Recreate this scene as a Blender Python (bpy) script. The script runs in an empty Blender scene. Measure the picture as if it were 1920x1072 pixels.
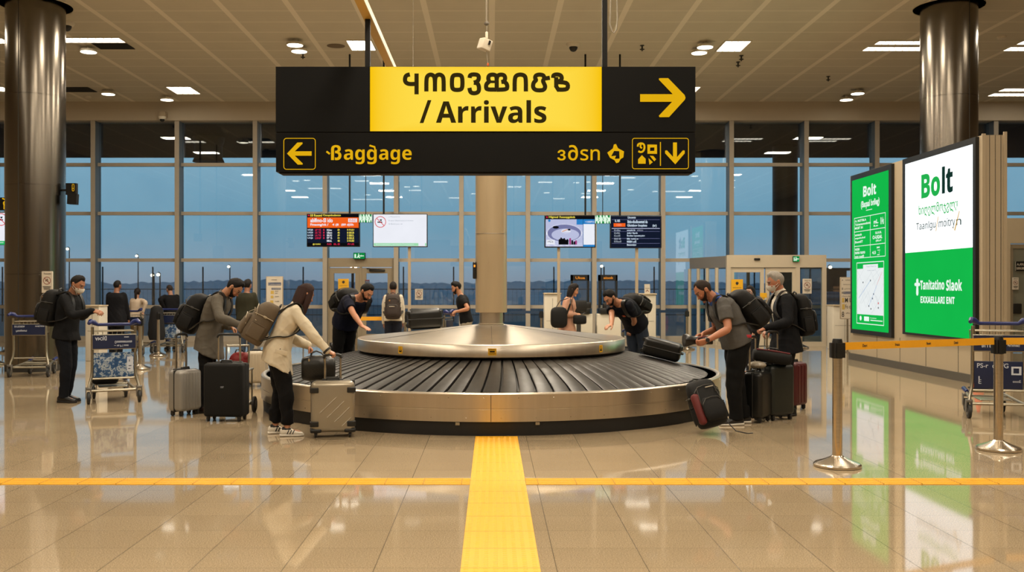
import bpy, bmesh, math, random
import numpy as np
from mathutils import Vector, Matrix, Euler
from mathutils.geometry import tessellate_polygon
random.seed(7); RNG = np.random.RandomState(11)
SC = bpy.context.scene
COL = SC.collection
PI = math.pi
F_PX, VX, VY, EYE = 1800.0, 922.5, 540.0, 1.55     # focal length in px, vanishing point, eye height

def X(px, d): return (px - VX) * d / F_PX
def Z(py, d): return EYE - (py - VY) * d / F_PX
def W(px, py, d): return Vector((X(px, d), d, Z(py, d)))

# ------------------------------------------------------------------ colour / materials
def lin(h):
    h = h.lstrip('#')
    out = []
    for i in (0, 2, 4):
        c = int(h[i:i+2], 16) / 255.0
        out.append(c / 12.92 if c <= 0.04045 else ((c + 0.055) / 1.055) ** 2.4)
    return (out[0], out[1], out[2], 1.0)

class NT:
    """tiny node-graph helper"""
    def __init__(s, tree): s.t = tree; s.n = tree.nodes; s.l = tree.links
    def new(s, typ, **kw):
        n = s.n.new(typ)
        for k, v in kw.items(): setattr(n, k, v)
        return n
    def put(s, inp, val):
        if hasattr(val, 'is_output') or hasattr(val, 'is_linked'): s.l.new(val, inp)
        else: inp.default_value = val
    def math(s, op, a, b=None, c=None):
        n = s.new('ShaderNodeMath', operation=op)
        s.put(n.inputs[0], a)
        if b is not None: s.put(n.inputs[1], b)
        if c is not None: s.put(n.inputs[2], c)
        return n.outputs[0]
    def mix(s, fac, a, b, blend='MIX'):
        n = s.new('ShaderNodeMix', data_type='RGBA', blend_type=blend)
        s.put(n.inputs[0], fac); s.put(n.inputs[6], a); s.put(n.inputs[7], b)
        return n.outputs[2]
    def coord(s, kind='Object'): return s.new('ShaderNodeTexCoord').outputs[kind]
    def noise(s, vec, scale, detail=3.0, rough=0.55):
        n = s.new('ShaderNodeTexNoise')
        s.put(n.inputs['Vector'], vec); n.inputs['Scale'].default_value = scale
        n.inputs['Detail'].default_value = detail; n.inputs['Roughness'].default_value = rough
        return n.outputs['Fac']
    def mapping(s, vec, scale=(1, 1, 1), loc=(0, 0, 0), rot=(0, 0, 0)):
        n = s.new('ShaderNodeMapping')
        s.put(n.inputs['Vector'], vec)
        n.inputs['Scale'].default_value = scale; n.inputs['Location'].default_value = loc; n.inputs['Rotation'].default_value = rot
        return n.outputs[0]
    def ramp(s, fac, stops):
        n = s.new('ShaderNodeValToRGB'); s.put(n.inputs[0], fac)
        e = n.color_ramp.elements
        while len(e) < len(stops): e.new(0.5)
        for el, (p, c) in zip(e, stops): el.position = p; el.color = c
        return n.outputs[0]
    def sep(s, vec):
        n = s.new('ShaderNodeSeparateXYZ'); s.put(n.inputs[0], vec); return n.outputs
    def line(s, c, spacing, offset, width):
        """1 on a line of the given width repeated with the given spacing"""
        a = s.math('SUBTRACT', c, offset); a = s.math('DIVIDE', a, spacing)
        a = s.math('FRACT', a); a = s.math('SUBTRACT', a, 0.5); a = s.math('ABSOLUTE', a)
        return s.math('GREATER_THAN', a, 0.5 - 0.5 * width / spacing)

def newmat(name):
    m = bpy.data.materials.new(name); m.use_nodes = True
    t = NT(m.node_tree); t.n.clear()
    out = t.new('ShaderNodeOutputMaterial')
    return m, t, out

MATS = {}
def mat(name, col, rough=0.6, metal=0.0, var=0.12, scale=30.0, bump=0.0, bscale=None, spec=0.5, sheen=0.0, coat=0.0, stretch=(1, 1, 1), aniso=0.0):
    """principled material with noise-driven colour, roughness and bump"""
    if name in MATS: return MATS[name]
    m, t, out = newmat(name)
    p = t.new('ShaderNodeBsdfPrincipled')
    c = lin(col) if isinstance(col, str) else col
    vec = t.mapping(t.coord(), scale=stretch)
    nz = t.noise(vec, scale, 4.0)
    lo = tuple(max(0, x * (1 - var)) for x in c[:3]) + (1,); hi = tuple(min(1, x * (1 + var)) for x in c[:3]) + (1,)
    t.put(p.inputs['Base Color'], t.mix(nz, lo, hi))
    t.put(p.inputs['Roughness'], t.math('ADD', rough - 0.06, t.math('MULTIPLY', nz, 0.12)))
    p.inputs['Metallic'].default_value = metal
    p.inputs['Specular IOR Level'].default_value = spec
    if aniso: p.inputs['Anisotropic'].default_value = aniso
    if sheen: p.inputs['Sheen Weight'].default_value = sheen
    if coat: p.inputs['Coat Weight'].default_value = coat; p.inputs['Coat Roughness'].default_value = 0.1
    if bump:
        b = t.new('ShaderNodeBump'); b.inputs['Strength'].default_value = 1.0; b.inputs['Distance'].default_value = bump
        t.put(b.inputs['Height'], t.noise(vec, bscale or scale, 3.0)); t.l.new(b.outputs[0], p.inputs['Normal'])
    t.l.new(p.outputs[0], out.inputs[0])
    MATS[name] = m
    return m

def emis(name, col, strength=1.0, var=0.04, scale=3.0):
    if name in MATS: return MATS[name]
    m, t, out = newmat(name)
    e = t.new('ShaderNodeEmission')
    c = lin(col) if isinstance(col, str) else col
    nz = t.noise(t.coord(), scale, 2.0)
    lo = tuple(x * (1 - var) for x in c[:3]) + (1,); hi = tuple(x * (1 + var) for x in c[:3]) + (1,)
    t.put(e.inputs[0], t.mix(nz, lo, hi)); e.inputs[1].default_value = strength
    t.l.new(e.outputs[0], out.inputs[0])
    MATS[name] = m
    return m

# ------------------------------------------------------------------ mesh builder
class MB:
    def __init__(s, M=None): s.v = []; s.f = []; s.mi = []; s.M = M
    def add(s, vs, fs, mi=0):
        o = len(s.v)
        if s.M is not None: vs = [s.M @ Vector(v) for v in vs]
        s.v.extend(tuple(v) for v in vs)
        s.f.extend(tuple(i + o for i in f) for f in fs)
        s.mi.extend([mi] * len(fs)); return s
    def box(s, c, d, mi=0, R=None):
        hx, hy, hz = d[0] / 2, d[1] / 2, d[2] / 2
        vs = [Vector((x, y, z)) for x in (-hx, hx) for y in (-hy, hy) for z in (-hz, hz)]
        if R is not None: vs = [R @ v for v in vs]
        c = Vector(c)
        return s.add([c + v for v in vs], [(0, 1, 3, 2), (4, 6, 7, 5), (0, 4, 5, 1), (2, 3, 7, 6), (0, 2, 6, 4), (1, 5, 7, 3)], mi)
    def b2(s, x0, x1, y0, y1, z0, z1, mi=0): return s.box(((x0 + x1) / 2, (y0 + y1) / 2, (z0 + z1) / 2), (x1 - x0, y1 - y0, z1 - z0), mi)
    def rbox(s, c, d, r, seg=3, mi=0, R=None):
        bm = bmesh.new(); bmesh.ops.create_cube(bm, size=1.0)
        for v in bm.verts: v.co = Vector((v.co.x * d[0], v.co.y * d[1], v.co.z * d[2]))
        bmesh.ops.bevel(bm, geom=bm.edges[:], offset=min(r, min(d) * 0.49), segments=seg, profile=0.5, affect='EDGES')
        bm.verts.index_update()
        vs = [v.co.copy() for v in bm.verts]
        if R is not None: vs = [R @ v for v in vs]
        c = Vector(c)
        s.add([c + v for v in vs], [tuple(v.index for v in f.verts) for f in bm.faces], mi); bm.free(); return s
    def loft(s, rings, mi=0, cap=True, closed=False):
        n = len(rings[0]); vs = [p for r in rings for p in r]; fs = []
        m = len(rings)
        for i in range(m if closed else m - 1):
            for j in range(n):
                a, b = i * n + j, i * n + (j + 1) % n
                i2 = (i + 1) % m
                fs.append((a, b, i2 * n + (j + 1) % n, i2 * n + j))
        if cap and not closed:
            fs.append(tuple(reversed(range(n)))); fs.append(tuple((m - 1) * n + j for j in range(n)))
        return s.add(vs, fs, mi)
    def tube(s, pts, r, n=8, mi=0, closed=False, flat=None, up=None):
        """tube along pts; r number or list; flat: (a, b) elliptic section with a along `up`x tangent"""
        pts = [Vector(p) for p in pts]; m = len(pts); rings = []
        ref = Vector(up) if up is not None else None
        prev = None
        for i, p in enumerate(pts):
            if closed: t = (pts[(i + 1) % m] - pts[i - 1])
            else: t = pts[min(i + 1, m - 1)] - pts[max(i - 1, 0)]
            t.normalize()
            if ref is not None: u = ref - t * ref.dot(t)
            elif prev is None:
                u = Vector((0, 0, 1)) if abs(t.z) < 0.9 else Vector((1, 0, 0)); u = u - t * u.dot(t)
            else: u = prev - t * prev.dot(t)
            if u.length < 1e-6: u = t.orthogonal()
            u.normalize(); prev = u; w = t.cross(u)
            rr = r[i] if isinstance(r, (list, tuple)) else r
            a, b = flat if flat else (rr, rr)
            rings.append([p + w * (a * math.cos(2 * PI * j / n)) + u * (b * math.sin(2 * PI * j / n)) for j in range(n)])
        return s.loft(rings, mi, cap=not closed, closed=closed)
    def cyl(s, p0, p1, r0, r1=None, n=16, mi=0): return s.tube([p0, p1], [r0, r0 if r1 is None else r1], n, mi)
    def lathe(s, prof, n=32, c=(0, 0, 0), mi=0):
        c = Vector(c); k = len(prof); vs = []; fs = []
        for r, z in prof:
            for j in range(n): vs.append(c + Vector((r * math.cos(2 * PI * j / n), r * math.sin(2 * PI * j / n), z)))
        for i in range(k - 1):
            for j in range(n): fs.append((i * n + j, i * n + (j + 1) % n, (i + 1) * n + (j + 1) % n, (i + 1) * n + j))
        if prof[0][0] > 1e-4 and prof[0] != prof[-1]: fs.append(tuple(reversed(range(n))))
        if prof[-1][0] > 1e-4 and prof[0] != prof[-1]: fs.append(tuple((k - 1) * n + j for j in range(n)))
        return s.add(vs, fs, mi)
    def ball(s, c, r, n=14, mi=0, axes=None):
        c = Vector(c); r = (r, r, r) if not isinstance(r, (tuple, list)) else r
        ax = axes or (Vector((1, 0, 0)), Vector((0, 1, 0)), Vector((0, 0, 1)))
        rings = []
        m = max(4, n // 2)
        for i in range(m + 1):
            e = -PI / 2 + PI * i / m; ce = max(math.cos(e), 0.02)
            rings.append([c + ax[0] * (r[0] * ce * math.cos(2 * PI * j / n)) + ax[1] * (r[1] * ce * math.sin(2 * PI * j / n)) + ax[2] * (r[2] * math.sin(e)) for j in range(n)])
        return s.loft(rings, mi)
    def torus(s, c, R, r, axis='Z', n=24, k=8, mi=0):
        c = Vector(c); pts = []
        for i in range(n):
            a = 2 * PI * i / n; q = (R * math.cos(a), R * math.sin(a))
            pts.append(c + (Vector((q[0], q[1], 0)) if axis == 'Z' else Vector((q[0], 0, q[1])) if axis == 'Y' else Vector((0, q[0], q[1]))))
        return s.tube(pts, r, k, mi, closed=True)
    def prism(s, poly, z0, z1, mi=0):
        n = len(poly); vs = [(x, y, z0) for x, y in poly] + [(x, y, z1) for x, y in poly]
        fs = [tuple(reversed(range(n))), tuple(range(n, 2 * n))] + [(i, (i + 1) % n, n + (i + 1) % n, n + i) for i in range(n)]
        return s.add(vs, fs, mi)
    def mesh(s, name, mats, smooth=35):
        me = bpy.data.meshes.new(name); me.from_pydata(s.v, [], s.f)
        for m in (mats if isinstance(mats, (list, tuple)) else [mats]): me.materials.append(m)
        me.polygons.foreach_set('material_index', s.mi)
        if smooth:
            me.polygons.foreach_set('use_smooth', [True] * len(me.polygons)); me.set_sharp_from_angle(angle=math.radians(smooth))
        me.update(); return me
    def build(s, name, mats, parent=None, smooth=35, loc=None, rot=None):
        o = bpy.data.objects.new(name, s.mesh(name, mats, smooth)); COL.objects.link(o)
        if parent is not None: o.parent = parent
        if loc is not None: o.location = loc
        if rot is not None: o.rotation_euler = rot
        return o

def tag(o, label=None, cat=None, group=None, kind=None):
    for k, v in (('label', label), ('category', cat), ('group', group), ('kind', kind)):
        if v: o[k] = v
    return o
def thing(name, label, cat, loc=(0, 0, 0), rotz=0.0, group=None, rot=None):
    o = bpy.data.objects.new(name, None); COL.objects.link(o)
    o.empty_display_size = 0.1; o.location = loc
    o.rotation_euler = rot if rot is not None else (0, 0, rotz)
    return tag(o, label, cat, group)
def kids(o): return [c for c in COL.objects if c.parent == o]
def dup(root, label, loc=None, rotz=None):
    r = root.copy(); COL.objects.link(r); r['label'] = label
    if loc is not None: r.location = loc
    if rotz is not None: r.rotation_euler = (0, 0, rotz)
    for ch in root.children:
        c = ch.copy(); COL.objects.link(c); c.parent = r
        for g in ch.children:
            d = g.copy(); COL.objects.link(d); d.parent = c
    return r
def struct(o): o['kind'] = 'structure'; return o

# ------------------------------------------------------------------ flat artwork on a plane (lettering, pictograms, screens)
_TXT = {}
def bold_sans(s): return ''.join(chr(0x1D5D4 + ord(c) - 65) if 'A' <= c <= 'Z' else chr(0x1D5EE + ord(c) - 97) if 'a' <= c <= 'z' else c for c in s)
def plain_sans(s): return ''.join(chr(0x1D5A0 + ord(c) - 65) if 'A' <= c <= 'Z' else chr(0x1D5BA + ord(c) - 97) if 'a' <= c <= 'z' else c for c in s)
def text_polys(s, bold=0.0):
    key = (s, bold)
    if key in _TXT: return _TXT[key]
    cu = bpy.data.curves.new('t', 'FONT'); cu.body = s; cu.size = 1.0; cu.offset = bold; cu.resolution_u = 4; cu.fill_mode = 'FRONT'
    o = bpy.data.objects.new('t', cu); COL.objects.link(o)
    dg = bpy.context.evaluated_depsgraph_get(); dg.update()
    me = bpy.data.meshes.new_from_object(o.evaluated_get(dg))
    vs = [(v.co.x, v.co.y) for v in me.vertices]; fs = [tuple(p.vertices) for p in me.polygons]
    bpy.data.objects.remove(o); bpy.data.curves.remove(cu); bpy.data.meshes.remove(me)
    if not vs: vs, fs = [(0, 0), (1, 0), (0, 1)], []
    x0 = min(v[0] for v in vs); x1 = max(v[0] for v in vs); y0 = min(v[1] for v in vs); y1 = max(v[1] for v in vs)
    _TXT[key] = ([((x - x0) / max(x1 - x0, 1e-6), (y - y0) / max(y1 - y0, 1e-6)) for x, y in vs], fs)
    return _TXT[key]

class Canvas:
    """flat coloured shapes in 2-D (u right, v down), laid on a plane; layers lift off by a hair"""
    def __init__(s, fn, lift, step=0.0006): s.fn = fn; s.lift = Vector(lift); s.step = step; s.mb = MB(); s.mats = []; s.k = 1
    def m(s, mt):
        if mt not in s.mats: s.mats.append(mt)
        return s.mats.index(mt)
    def P(s, u, v, k=None): return Vector(s.fn(u, v)) + s.lift * (s.step * (s.k if k is None else k))
    def layer(s): s.k += 1; return s
    def tri(s, pts, mt):
        pts = [tuple(p) for p in pts]
        tr = tessellate_polygon([[Vector((p[0], p[1], 0)) for p in pts]])
        s.mb.add([s.P(*p) for p in pts], [tuple(t) for t in tr], s.m(mt)); return s
    def rect(s, u0, v0, u1, v1, mt): s.mb.add([s.P(u0, v0), s.P(u1, v0), s.P(u1, v1), s.P(u0, v1)], [(0, 1, 2, 3)], s.m(mt)); return s
    def disc(s, u, v, r, mt, n=24, ry=None): return s.tri([(u + r * math.cos(2 * PI * i / n), v + (ry or r) * math.sin(2 * PI * i / n)) for i in range(n)], mt)
    def stroke(s, pts, w, mt, closed=False, smooth=0, aspect=1.0):
        pts = [Vector((p[0], p[1])) for p in pts]
        for _ in range(smooth):
            q = []
            n = len(pts)
            rng = range(n) if closed else range(n - 1)
            if not closed: q.append(pts[0])
            for i in rng:
                a, b = pts[i], pts[(i + 1) % n]
                q += [a * 0.75 + b * 0.25, a * 0.25 + b * 0.75]
            if not closed: q.append(pts[-1])
            pts = q
        n = len(pts); L = []; R = []
        for i in range(n):
            if closed: a, b = pts[i - 1], pts[(i + 1) % n]
            else: a, b = pts[max(i - 1, 0)], pts[min(i + 1, n - 1)]
            t = b - a
            t = t.normalized() if t.length > 1e-9 else Vector((1, 0))
            nn = Vector((-t.y, t.x)); hw = w / 2
            if (closed or 0 < i < n - 1):
                t1 = (pts[i] - pts[i - 1])
                if t1.length > 1e-9:
                    c = abs(t1.normalized().dot(t)); hw = hw / max(c, 0.6)
            L.append(pts[i] + nn * hw); R.append(pts[i] - nn * hw)
        vs = [s.P(*p) for p in L + R]; fs = []
        for i in range(n if closed else n - 1):
            j = (i + 1) % n; fs.append((i, j, n + j, n + i))
        s.mb.add(vs, fs, s.m(mt)); return s
    def ring(s, u, v, r, w, mt, n=32): return s.stroke([(u + r * math.cos(2 * PI * i / n), v + r * math.sin(2 * PI * i / n)) for i in range(n)], w, mt, closed=True)
    def rrect(s, u0, v0, u1, v1, r, w, mt):
        pts = []
        for cx, cy, a0 in ((u1 - r, v0 + r, -90), (u1 - r, v1 - r, 0), (u0 + r, v1 - r, 90), (u0 + r, v0 + r, 180)):
            for i in range(5):
                a = math.radians(a0 + 90 * i / 4); pts.append((cx + r * math.cos(a), cy + r * math.sin(a)))
        return s.stroke(pts, w, mt, closed=True)
    def text(s, t, u0, v0, u1, v1, mt, bold=0.0):
        vs, fs = text_polys(t, bold)
        s.mb.add([s.P(u0 + (u1 - u0) * x, v1 + (v0 - v1) * y) for x, y in vs], fs, s.m(mt)); return s
    def build(s, name, parent): return s.mb.build(name, s.mats, parent, smooth=0)
# ================================================================== SETTING
CEIL = 6.92; WALL = 28.0
# ---- materials
def floor_material():
    m, t, out = newmat('polished granite tiles')
    p = t.new('ShaderNodeBsdfPrincipled')
    g = t.coord('Object'); x, y, z = t.sep(g)
    seam = t.math('MAXIMUM', t.math('MULTIPLY', t.line(x, 0.504, 0.357, 0.0045), 0.8), t.math('MULTIPLY', t.line(y, 0.408, 5.32, 0.004), 0.45))
    # per-tile tint
    cx = t.math('FLOOR', t.math('DIVIDE', t.math('SUBTRACT', x, 0.357), 0.504)); cy = t.math('FLOOR', t.math('DIVIDE', t.math('SUBTRACT', y, 5.32), 0.408))
    cmb = t.new('ShaderNodeCombineXYZ'); t.put(cmb.inputs[0], cx); t.put(cmb.inputs[1], cy)
    wn = t.new('ShaderNodeTexWhiteNoise', noise_dimensions='2D'); t.put(wn.inputs['Vector'], cmb.outputs[0])
    sp = t.noise(g, 130.0, 3.0, 0.75); bl = t.noise(g, 3.0, 3.0)
    base = t.ramp(sp, [(0.30, lin('#5f5443')), (0.46, lin('#9c8b71')), (0.56, lin('#b09e81')), (0.70, lin('#d8c8a9'))])
    base = t.mix(t.math('MULTIPLY', wn.outputs[0], 0.16), base, lin('#6f5e48'))
    base = t.mix(t.math('MULTIPLY', bl, 0.25), base, lin('#8a7458'))
    t.put(p.inputs['Base Color'], t.mix(t.math('MULTIPLY', seam, 0.92), base, lin('#1d1812')))
    ro = t.math('ADD', 0.02, t.math('MULTIPLY', t.noise(g, 40.0, 2.0), 0.06))
    t.put(p.inputs['Roughness'], t.math('ADD', ro, t.math('MULTIPLY', seam, 0.12)))
    t.put(p.inputs['Specular IOR Level'], t.math('SUBTRACT', 0.82, t.math('MULTIPLY', seam, 0.65)))
    b = t.new('ShaderNodeBump'); b.inputs['Strength'].default_value = 0.2; b.inputs['Distance'].default_value = 0.001
    t.put(b.inputs['Height'], t.noise(g, 1.6, 1.0)); t.l.new(b.outputs[0], p.inputs['Normal'])
    t.l.new(p.outputs[0], out.inputs[0]); return m
def ceiling_material():
    m, t, out = newmat('metal ceiling panels')
    p = t.new('ShaderNodeBsdfPrincipled')
    g = t.coord('Object'); x, y, z = t.sep(g)
    strip = t.line(x, 1.29, 0.0, 0.115); joint = t.line(y, 0.775, 17.83, 0.035); micro = t.line(y, 0.155, 17.83, 0.02)
    nz = t.noise(g, 2.0, 4.0)
    base = t.mix(nz, lin('#c0b8a4'), lin('#cbc3ae'))
    base = t.mix(t.math('MULTIPLY', micro, 0.10), base, lin('#857c6b'))
    base = t.mix(t.math('MULTIPLY', joint, 0.6), base, lin('#ece4d2'))
    base = t.mix(t.math('MULTIPLY', strip, 0.7), base, lin('#ece3d0'))
    t.put(p.inputs['Base Color'], base); p.inputs['Roughness'].default_value = 0.62
    t.l.new(p.outputs[0], out.inputs[0]); return m
def glass_material():
    m, t, out = newmat('tinted curtain wall glass')
    tr = t.new('ShaderNodeBsdfTransparent'); gl = t.new('ShaderNodeBsdfGlossy')
    nz = t.noise(t.coord('Object'), 0.7, 2.0)
    t.put(tr.inputs[0], t.mix(nz, lin('#dfe9ee'), lin('#e9f1f4')))
    gl.inputs['Roughness'].default_value = 0.015; gl.inputs['Color'].default_value = (1, 1, 1, 1)
    fr = t.new('ShaderNodeLayerWeight'); fr.inputs[0].default_value = 0.5; fz = t.math('ADD', 0.075, t.math('MULTIPLY', t.math('POWER', fr.outputs[1], 4.0), 0.75))
    mx = t.new('ShaderNodeMixShader'); t.put(mx.inputs[0], fz)
    t.l.new(tr.outputs[0], mx.inputs[1]); t.l.new(gl.outputs[0], mx.inputs[2]); t.l.new(mx.outputs[0], out.inputs[0]); return m
def steel_material(name, col, rough, streak=(1, 1, 60), bump=0.0, amp=1.0):
    m, t, out = newmat(name)
    p = t.new('ShaderNodeBsdfPrincipled'); p.inputs['Metallic'].default_value = 1.0
    g = t.coord('Object')
    nz = t.noise(t.mapping(g, scale=streak), 4.0, 4.0); big = t.noise(g, 1.3, 3.0)
    c = lin(col); t.put(p.inputs['Base Color'], t.mix(nz, tuple(v * (1 - 0.16 * amp) for v in c[:3]) + (1,), tuple(min(1, v * (1 + 0.12 * amp)) for v in c[:3]) + (1,)))
    t.put(p.inputs['Roughness'], t.math('ADD', rough - 0.08 * amp, t.math('MULTIPLY', t.math('ADD', nz, big), 0.08 * amp)))
    if bump:
        b = t.new('ShaderNodeBump'); b.inputs['Strength'].default_value = 0.6; b.inputs['Distance'].default_value = bump
        t.put(b.inputs['Height'], big); t.l.new(b.outputs[0], p.inputs['Normal'])
    t.l.new(p.outputs[0], out.inputs[0]); MATS[name] = m; return m

M_FLOOR = floor_material(); M_CEIL = ceiling_material(); M_GLASS = glass_material()
M_STEEL = steel_material('brushed stainless steel', '#d0c6b6', 0.33, (4, 4, 0.15), 0.0, amp=0.8)  # vertical streaks in the colour imitate reflections on the curved fence
M_STEELC = steel_material('brushed steel cone', '#c2b8a8', 0.34, (1.5, 1.5, 1.5), 0.004)
M_COLUMN = steel_material('clad column steel', '#736d64', 0.22, (1, 1, 0.3), 0.0, amp=0.3)
M_CHROME = steel_material('polished tube metal', '#bdb6a8', 0.22, (1, 1, 8))
M_POST = steel_material('stanchion steel', '#cdc4b6', 0.22, (1, 1, 20))
M_BEIGE = mat('beige painted metal', '#a3937b', 0.5, var=0.06, scale=4)
M_MULL = mat('mullion lit tone', '#a39a8b', 0.45, var=0.06, scale=5)
M_MULLD = mat('mullion shaded tone', '#56616b', 0.4, var=0.08, scale=5)  # lit front and shaded side of the fins painted in as two tones
M_BLACK = mat('matt black paint', '#0b0a08', 0.6, var=0.2, scale=12, spec=0.25)
M_FRAMEB = mat('black frame plastic', '#0d0d0d', 0.4, var=0.2, scale=20)
M_DARK = mat('dark charcoal', '#26241f', 0.7, var=0.15, scale=10)
M_WHITE = mat('white laminate', '#cbc4b4', 0.5, var=0.05, scale=4)
M_CREAM = mat('cream wall panel', '#b9a98d', 0.6, var=0.05, scale=4)
M_RUBBER = mat('black rubber', '#121110', 0.55, var=0.3, scale=30)
M_YELLOWT = mat('yellow tactile paving', '#e2a81e', 0.5, var=0.10, scale=16, bump=0.0015, bscale=60)
E_WHITE = emis('lamp lens white', '#fff1d6', 9.0)
E_TUBE = emis('tube lamp white', '#fff2dc', 5.5, var=0.25, scale=6)

# ---- floor / ceiling / walls
fl = MB(); fl.b2(-16.5, 17.5, -7.0, WALL + 0.3, -0.2, 0.0); struct(fl.build('floor', M_FLOOR, smooth=0))
ce = MB(); ce.b2(-16.5, 17.5, -7.0, WALL + 0.3, CEIL, CEIL + 0.2); struct(ce.build('ceiling', M_CEIL, smooth=0))
bk = MB(); bk.b2(-16.5, 17.5, WALL - 0.35, WALL + 0.25, 6.38, CEIL); struct(bk.build('trim_1', mat('bulkhead paint', '#b3a895', 0.7, var=0.04, scale=3), smooth=0))
wl = MB(); wl.b2(-16.7, -16.5, -7.0, WALL + 0.3, 0, CEIL); struct(wl.build('wall_left', mat('side wall paint', '#a89880', 0.75, var=0.05, scale=2), smooth=0))
wr = MB(); wr.b2(17.5, 17.7, -7.0, WALL + 0.3, 0, CEIL); struct(wr.build('wall_right', MATS['side wall paint'], smooth=0))
wf = MB(); wf.b2(-16.5, 17.5, -7.2, -7.0, 0, CEIL); struct(wf.build('wall_front', MATS['side wall paint'], smooth=0))

# ---- curtain wall: one window per bay, with its own fins and rails
fins = [-120, 12, 174, 331.5, 478, 609, 742.5, 865, 990, 1114.5, 1243.5, 1372, 1512.5, 1645, 1868, 2010]
rails = [Z(308.5, WALL - .1), Z(400, WALL - .1), Z(487.5, WALL - .1), Z(575, WALL - .1)]
fx = [X(p, WALL - 0.3) for p in fins]
nwin = 0
for i in range(len(fx) - 1):
    x0, x1 = fx[i], fx[i + 1]; nwin += 1
    door_bay = (i == 5)
    g = MB(); g.b2(x0 + 0.02, x1 - 0.02, WALL - 0.012, WALL, 2.36 if door_bay else 0.15, 6.40)
    w = struct(g.build('window_%d' % nwin, M_GLASS, smooth=0))
    fr = MB()
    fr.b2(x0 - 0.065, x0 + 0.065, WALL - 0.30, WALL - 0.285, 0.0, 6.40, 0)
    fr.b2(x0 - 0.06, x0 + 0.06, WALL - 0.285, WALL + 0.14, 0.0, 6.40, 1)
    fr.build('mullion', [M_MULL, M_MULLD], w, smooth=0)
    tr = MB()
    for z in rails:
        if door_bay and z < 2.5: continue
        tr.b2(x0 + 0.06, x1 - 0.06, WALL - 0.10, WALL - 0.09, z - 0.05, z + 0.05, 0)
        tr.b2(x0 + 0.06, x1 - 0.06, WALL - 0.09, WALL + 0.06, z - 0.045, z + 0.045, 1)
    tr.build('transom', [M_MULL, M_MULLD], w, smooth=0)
    if not door_bay:
        si = MB(); si.b2(x0 + 0.06, x1 - 0.06, WALL - 0.16, WALL + 0.1, 0.0, 0.16, 0); si.build('sill', [M_MULL], w, smooth=0)

# ---- double door in the glass wall
dx0, dx1 = X(612, WALL - 0.15), X(741, WALL - 0.15); yd = WALL - 0.12
M_DOORF = mat('door frame aluminium', '#8d8069', 0.45, var=0.05, scale=6)
dr = thing('door_1', None, None, ((dx0 + dx1) / 2, yd, 0)); dr['kind'] = 'structure'
hw = (dx1 - dx0) / 2
m = MB(); m.b2(-hw, hw, -0.08, 0.08, 2.16, 2.42); m.b2(-hw, -hw + 0.09, -0.07, 0.07, 0, 2.2); m.b2(hw - 0.09, hw, -0.07, 0.07, 0, 2.2); m.b2(-0.03, 0.03, -0.06, 0.06, 0, 2.2); m.build('door_frame', M_DOORF, dr, smooth=0)
for s in (-1, 1):
    a, b = (-hw + 0.09, -0.03) if s < 0 else (0.03, hw - 0.09)
    m = MB(); m.b2(a, a + 0.13, -0.04, 0.04, 0.0, 2.14); m.b2(b - 0.13, b, -0.04, 0.04, 0.0, 2.14); m.b2(a + 0.13, b - 0.13, -0.04, 0.04, 1.98, 2.14); m.b2(a + 0.13, b - 0.13, -0.04, 0.04, 0.0, 0.22)
    lf = m.build('door_leaf', M_DOORF, dr, smooth=0)
    g = MB(); g.b2(a + 0.13, b - 0.13, -0.008, 0.008, 0.22, 1.98); g.build('pane', M_GLASS, lf, smooth=0)
    hd = MB(); hx = b - 0.07 if s < 0 else a + 0.07; hd.tube([(hx, -0.04, 1.0), (hx, -0.09, 1.0), (hx, -0.09, 1.3), (hx, -0.04, 1.3)], 0.012); hd.build('door_handle', M_CHROME, lf)
m = MB(); m.rbox((0.48, -0.09, 2.06), (0.46, 0.06, 0.07), 0.02); m.tube([(0.62, -0.1, 2.09), (0.3, -0.16, 2.10), (0.18, -0.06, 2.12)], 0.014, 6); m.build('door_closer', M_DARK, dr)

# ---- right-hand booth with a door
bx0 = X(1884, 23.0)
m = MB(); m.b2(bx0, 17.5, 22.9, 23.15, 2.62, 3.22); m.b2(bx0, bx0 + 0.08, 22.9, 23.15, 0, 2.62); m.b2(bx0 + 1.25, 17.5, 22.9, 23.15, 0, 2.62)
struct(m.build('wall_booth', M_CREAM, smooth=0))
d3 = thing('door_3', None, None, (bx0 + 0.66, 22.98, 0)); d3['kind'] = 'structure'
m = MB(); m.b2(-0.58, -0.5, -0.05, 0.05, 0, 2.6); m.b2(0.5, 0.58, -0.05, 0.05, 0, 2.6); m.b2(-0.5, 0.5, -0.05, 0.05, 2.5, 2.6); m.build('door_frame', M_DOORF, d3, smooth=0)
m = MB(); m.b2(-0.5, 0.5, -0.012, 0.012, 0.01, 2.5); m.build('door_leaf', mat('frosted green glass', '#77786a', 0.25, var=0.08, scale=3), d3, smooth=0)
m = MB(); m.rbox((-0.40, -0.04, 1.06), (0.2, 0.06, 0.24), 0.01); m.build('lock_box', M_FRAMEB, d3)

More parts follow.
